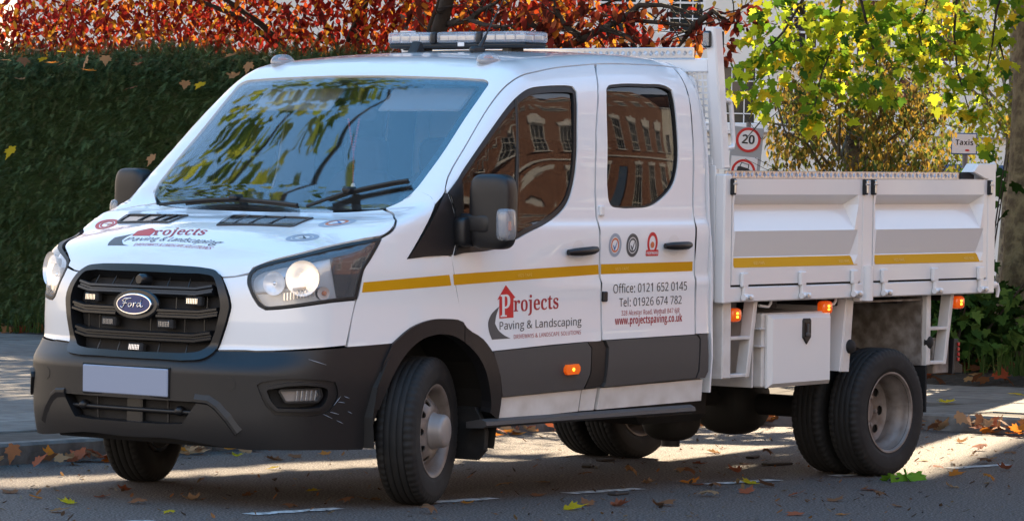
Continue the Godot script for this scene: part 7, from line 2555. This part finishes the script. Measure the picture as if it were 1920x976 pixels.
func build_signs() -> void:
	var p := Vector3(36.54, 0.0, -23.23)
	var s := base("speed_limit_sign", "grey roadside board with a red-ringed 20 roundel above a vehicle roundel", "road sign", "", p, facing(p))
	var T := Transform3D(Basis(Vector3(0, 0, 1), -0.075), Vector3(0, 2.62, 0))
	var b := MB.new()
	b.bbox(Vector3(-0.02, -0.30, 0), Vector3(0.50, 1.0, 0.02), 0.004, T)
	put(b, "board", mats["sign_grey"], s)
	b = MB.new()
	b.tube([Vector3(0, 0, -0.04), Vector3(0, 2.9, -0.04)], 0.04, 10)
	put(b, "post", mats["post_grey"], s)
	b = MB.new()
	b.prism(ell(Vector2.ZERO, 0.195, 0.195, 40), T * Transform3D(Basis.IDENTITY, Vector3(0, 0, 0.010)), 0.004, 0.0)
	put(b, "roundel_face", mats["sign_white"], s)
	b = MB.new()
	disc_ring(b, T, 0.155, 0.196, 0.0165)
	put(b, "roundel_ring", mats["sign_red"], s)
	b = MB.new()
	flat_text(b, "20", sans_bold, T * Transform3D(Basis.IDENTITY, Vector3(-0.10, -0.062, 0.0165)), 0.20)
	put(b, "lettering", mats["sign_black"], s)
	b = MB.new()
	b.bbox(Vector3(-0.03, -0.52, 0.013), Vector3(0.42, 0.50, 0.006), 0.002, T)
	put(b, "lower_plate", mats["sign_white"], s)
	b = MB.new()
	disc_ring(b, T * Transform3D(Basis.IDENTITY, Vector3(-0.03, -0.50, 0)), 0.152, 0.19, 0.018)
	put(b, "roundel_ring", mats["sign_red"], s)
	b = MB.new()
	var V := T * Transform3D(Basis(Vector3(0, 0, 1), -0.2), Vector3(-0.03, -0.47, 0.0165))
	b.prism(PackedVector2Array([Vector2(-0.10, -0.06), Vector2(0.10, -0.06), Vector2(0.10, 0.02), Vector2(0.075, 0.03), Vector2(0.065, 0.10), Vector2(-0.065, 0.10), Vector2(-0.075, 0.03), Vector2(-0.10, 0.02)]), V, 0.002, 0.0)
	put(b, "vehicle_symbol", mats["sign_black"], s)
	b = MB.new()
	b.prism(PackedVector2Array([Vector2(-0.06, 0.035), Vector2(0.06, 0.035), Vector2(0.053, 0.088), Vector2(-0.053, 0.088)]), V, 0.004, 0.0)
	put(b, "symbol_window", mats["sign_white"], s)
	p = Vector3(36.9, 0.0, -19.45)
	s = base("taxi_sign", "white taxi sign with a blue border on a dark post, half hidden by leaves", "road sign", "", p, facing(p))
	b = MB.new()
	b.bbox(Vector3(0, 2.60, 0), Vector3(0.40, 0.33, 0.02), 0.004)
	put(b, "board", mats["sign_blue"], s)
	b = MB.new()
	b.bbox(Vector3(0, 2.60, 0.009), Vector3(0.365, 0.295, 0.008), 0.002)
	put(b, "face", mats["sign_white"], s)
	b = MB.new()
	flat_text(b, "Taxis", sans_bold, Transform3D(Basis.IDENTITY, Vector3(-0.13, 2.58, 0.0145)), 0.27)
	put(b, "lettering", mats["sign_black"], s)
	b = MB.new()
	b.prism(ell(Vector2(0.05, 2.50), 0.035, 0.016, 20), Transform3D(Basis.IDENTITY, Vector3(0, 0, 0.013)), 0.003, 0.0)
	put(b, "red_mark", mats["sign_red"], s)
	b = MB.new()
	b.tube([Vector3(0.02, 0, -0.04), Vector3(0.02, 2.75, -0.04)], 0.045, 10)
	put(b, "post", mats["post_grey"], s)


# one sash window: recess, frame, glazing bars and panes, set into a wall whose outside is +z
func sash(parent: Node, c: Vector3, w: float, h: float, cols: int, rows: int, arch := false) -> void:
	var b := MB.new()
	b.bbox(c + Vector3(0, 0, -0.07), Vector3(w, h, 0.02), 0.0)
	var win := put(b, "window", mats["pane_dark"], parent)
	b = MB.new()
	for s in [-1, 1]:
		b.bbox(c + Vector3(s * (w * 0.5 - 0.03), 0, -0.03), Vector3(0.06, h, 0.06), 0.0)
		b.bbox(c + Vector3(0, s * (h * 0.5 - 0.03), -0.03), Vector3(w - 0.12, 0.06, 0.06), 0.0)
	b.bbox(c + Vector3(0, 0, -0.028), Vector3(w - 0.12, 0.05, 0.05), 0.0)
	for i in range(1, cols): b.bbox(c + Vector3(-w * 0.5 + w * i / cols, 0, -0.045), Vector3(0.025, h - 0.1, 0.03), 0.0)
	for i in range(1, rows):
		if i * 2 != rows: b.bbox(c + Vector3(0, -h * 0.5 + h * i / rows, -0.046), Vector3(w - 0.1, 0.025, 0.028), 0.0)
	put(b, "frame", mats["white_trim"], win)
	b = MB.new()
	b.bbox(c + Vector3(0, -h * 0.5 - 0.05, 0.05), Vector3(w + 0.2, 0.10, 0.16), 0.01)
	put(b, "sill", mats["white_trim"], win)
	if arch:
		b = MB.new()
		b.prism(PackedVector2Array([Vector2(-w * 0.5 - 0.06, 0), Vector2(w * 0.5 + 0.06, 0), Vector2(w * 0.5 + 0.16, 0.30), Vector2(0.14, 0.30), Vector2(0.10, 0.42), Vector2(-0.10, 0.42), Vector2(-0.14, 0.30), Vector2(-w * 0.5 - 0.16, 0.30)]), Transform3D(Basis.IDENTITY, c + Vector3(0, h * 0.5, 0.0)), 0.04, 0.0)
		put(b, "lintel", mats["white_trim"], win)


func wall_with_openings(w: float, h: float, d: float, holes: Array, m: Material, parent: Node) -> void:
	var b := MB.new()
	# front as a grid of quads split at every opening's edges
	var xs := [-w * 0.5, w * 0.5]
	var ys := [0.0, h]
	for o in holes:
		xs.append_array([o[0] - o[2] * 0.5, o[0] + o[2] * 0.5]); ys.append_array([o[1] - o[3] * 0.5, o[1] + o[3] * 0.5])
	xs.sort(); ys.sort()
	for i in xs.size() - 1:
		for j in ys.size() - 1:
			if xs[i + 1] - xs[i] < 1e-4 or ys[j + 1] - ys[j] < 1e-4: continue
			var mx: float = (xs[i] + xs[i + 1]) * 0.5
			var my: float = (ys[j] + ys[j + 1]) * 0.5
			var open := false
			for o in holes:
				if absf(mx - o[0]) < o[2] * 0.5 and absf(my - o[1]) < o[3] * 0.5: open = true
			if open: continue
			b.quad(Vector3(xs[i], ys[j], 0), Vector3(xs[i + 1], ys[j], 0), Vector3(xs[i + 1], ys[j + 1], 0), Vector3(xs[i], ys[j + 1], 0), Vector3(0, 0, 1))
	for o in holes:
		var x0: float = o[0] - o[2] * 0.5
		var x1: float = o[0] + o[2] * 0.5
		var y0: float = o[1] - o[3] * 0.5
		var y1: float = o[1] + o[3] * 0.5
		b.quad(Vector3(x0, y0, 0), Vector3(x0, y1, 0), Vector3(x0, y1, -0.1), Vector3(x0, y0, -0.1), Vector3(1, 0, 0))
		b.quad(Vector3(x1, y0, 0), Vector3(x1, y1, 0), Vector3(x1, y1, -0.1), Vector3(x1, y0, -0.1), Vector3(-1, 0, 0))
		b.quad(Vector3(x0, y1, 0), Vector3(x1, y1, 0), Vector3(x1, y1, -0.1), Vector3(x0, y1, -0.1), Vector3(0, -1, 0))
	b.bbox(Vector3(0, h * 0.5, -d * 0.5 - 0.1), Vector3(w, h, d), 0.0)
	put(b, "wall", m, parent)


func house(called: String, label: String, group: String, p: Vector3, turn: float, w: float, storeys: int, wall: String, bays: int, depth := 9.0, roof_h := 2.6) -> Node3D:
	var o := base(called, label, "house", group, p, turn)
	var h := storeys * 3.6 + 0.7
	var holes := []
	for s in storeys:
		for k in bays:
			if s == 0 and k == bays - 1: continue
			var wh := 1.8 if s < 2 else 1.4
			holes.append([-w * 0.5 + w * (k + 0.5) / bays, 0.9 + s * 3.6 + 0.95, 1.0, wh])
	var dx := -w * 0.5 + w * (bays - 0.5) / bays
	holes.append([dx, 1.3, 1.15, 2.5])
	wall_with_openings(w, h, depth, holes, mats[wall], o)
	for q in holes.slice(0, holes.size() - 1): sash(o, Vector3(q[0], q[1], 0), q[2], q[3], 3, 4, wall == "brick")
	var b := MB.new()
	b.bbox(Vector3(dx, 1.3, -0.07), Vector3(1.1, 2.5, 0.05), 0.01)
	var door_part := put(b, "front_door_leaf", mats["sign_blue"], o)
	b = MB.new()
	b.bbox(Vector3(dx + 0.4, 1.2, -0.03), Vector3(0.05, 0.12, 0.05), 0.01)
	put(b, "door_knob", mats["bright_metal"], door_part)
	b = MB.new()
	b.bbox(Vector3(0, h + 0.12, 0.08), Vector3(w, 0.28, 0.4), 0.03)
	put(b, "cornice", mats["white_trim"], o)
	b = MB.new()
	b.bbox(Vector3(0, 3.55, 0.03), Vector3(w, 0.18, 0.10), 0.01)
	put(b, "string_course", mats["white_trim"], o)
	b = MB.new()
	var t := Transform3D(Basis(Vector3(0, 0, 1), Vector3(0, 1, 0), Vector3(-1, 0, 0)), Vector3(w * 0.5, h + 0.26, 0))
	b.prism(PackedVector2Array([Vector2(0.1, 0), Vector2(-depth * 0.5, roof_h), Vector2(-depth - 0.1, 0)]), t, w, 0.0)
	var roof := put(b, "roof", mats["slate"], o)
	b = MB.new()
	b.bbox(Vector3(-w * 0.5 + 0.6, h + 2.2, -depth * 0.5), Vector3(0.9, 3.0, 0.8), 0.03)
	put(b, "chimney", mats["brick"], roof)
	return o


func build_buildings() -> void:
	# the cream terrace far behind
	var p := Vector3(62.0, 0.0, -42.0)
	var turn := facing(p) + 0.05
	var o := base("cream_building", "cream stucco terrace with tall sash windows beyond the trees", "building", "", p, turn)
	var rt := Basis(Vector3.UP, turn)
	var holes := []
	var px_list := [[1384, 182, 0.92, 1.55], [1160, 5, 0.95, 1.5], [1288, 5, 0.9, 1.5], [1040, 5, 0.95, 1.5], [900, 8, 0.95, 1.5], [1500, 60, 0.92, 1.5], [1640, 55, 0.92, 1.5], [1500, 210, 0.92, 1.5], [1720, 200, 0.92, 1.5], [1780, 60, 0.92, 1.5], [780, 10, 0.95, 1.5]]
	for e in px_list:
		# carry the window's direction to the wall plane
		var f := Vector3(sin(CAM_YAW) * cos(CAM_PITCH), sin(CAM_PITCH), -cos(CAM_YAW) * cos(CAM_PITCH))
		var r := Vector3(cos(CAM_YAW), 0, sin(CAM_YAW))
		var u := r.cross(f)
		var d: Vector3 = f * 7345.4 + (r * cos(CAM_ROLL) + u * sin(CAM_ROLL)) * (e[0] - 960.0) + (u * cos(CAM_ROLL) - r * sin(CAM_ROLL)) * (488.0 - e[1])
		var nrm := rt * Vector3(0, 0, 1)
		var k := (p - CAM_POS).dot(nrm) / d.dot(nrm)
		var q := rt.inverse() * (CAM_POS + d * k - p)
		holes.append([q.x, q.y, e[2], e[3]])
	wall_with_openings(34.0, 13.0, 10.0, holes, mats["cream"], o)
	for q in holes: sash(o, Vector3(q[0], q[1], 0), q[2], q[3], 3, 4)
	for y in [3.55, 7.4]:
		var b := MB.new()
		b.bbox(Vector3(0, y, 0.06), Vector3(34, 0.22, 0.16), 0.02)
		put(b, "string_course", mats["white_trim"], o)
	var b := MB.new()
	b.bbox(Vector3(0, 13.1, 0.1), Vector3(34, 0.4, 0.5), 0.04)
	put(b, "cornice", mats["white_trim"], o)
	b = MB.new()
	b.bbox(Vector3(6.0, 2.72, 0.05), Vector3(6.0, 0.16, 0.14), 0.01)
	put(b, "fascia_band", mats["sign_blue"], o)
	# terrace across the street: it faces the truck's side and shows in its windows
	var kinds := ["brick", "brick", "brick", "cream", "brick", "brick"]
	for k in 6:
		house("terraced_house", "red brick terraced house with white sash windows across the street" if kinds[k] == "brick" else "cream rendered terraced house between brick neighbours across the street", "houses across the street", Vector3(4.6 + k * 8.62, 0.1, 15.8), PI, 8.6, 4 if kinds[k] == "brick" else 2, kinds[k], 4)
	# the corner house whose edge keeps the sun off the near side of the road
	var s := Vector3(sin(deg_to_rad(SUN_YAW)), 0, -cos(deg_to_rad(SUN_YAW)))
	var side := Vector3(0.40, 0, 0.915)
	house("corner_house", "tall brick corner house standing between the sun and the road", "", s * 26.0 + side * (2.66 + 6.5), atan2(-s.x, -s.z), 13.0, 5, "brick", 4, 8.0)
	# dark car beyond the bed, only its roof showing
	var c := base("parked_car", "dark blue parked car, only its roof showing above the tipper bed", "car", "", Vector3(33.0, 0.0, -20.6), facing(Vector3(33, 0, -20.6)) + 0.15)
	b = MB.new()
	var prof := PackedVector2Array([Vector2(-2.1, 0.35), Vector2(2.1, 0.35), Vector2(2.15, 0.75), Vector2(1.9, 0.95), Vector2(1.2, 1.02), Vector2(0.55, 1.42), Vector2(-0.9, 1.48), Vector2(-1.7, 1.05), Vector2(-2.1, 0.95)])
	b.prism(prof, Transform3D(Basis.IDENTITY, Vector3(0, 0.15, -0.85)), 1.7, 0.08)
	put(b, "body", mats["car_blue"], c)
	for x in [-1.3, 1.3]:
		for z in [-0.78, 0.78]:
			b = MB.new()
			b.lathe([Vector2(0.0, -0.11), Vector2(0.30, -0.11), Vector2(0.33, -0.08), Vector2(0.33, 0.08), Vector2(0.30, 0.11), Vector2(0.0, 0.11)], Transform3D(Basis(Vector3(1, 0, 0), PI / 2), Vector3(x, 0.33, z)), 24)
			put(b, "wheel", mats["tyre"], c)
	for z in [0.851, -0.851]:
		b = MB.new()
		b.prism(PackedVector2Array([Vector2(-1.45, 1.08), Vector2(1.0, 1.06), Vector2(0.5, 1.36), Vector2(-0.85, 1.41)]), Transform3D(Basis.IDENTITY, Vector3(0, 0.15, z)), 0.004 * signf(z), 0.0)
		put(b, "side_window", mats["pane_dark"], c)


func build_setting() -> void:
	fonts()
	setting_materials()
	build_ground()
	build_leaves_on_ground()
	build_hedge()
	build_red_trees()
	build_plane_tree()
	build_golden_tree()
	build_far_tree()
	build_undergrowth()
	build_signs()
	build_buildings()
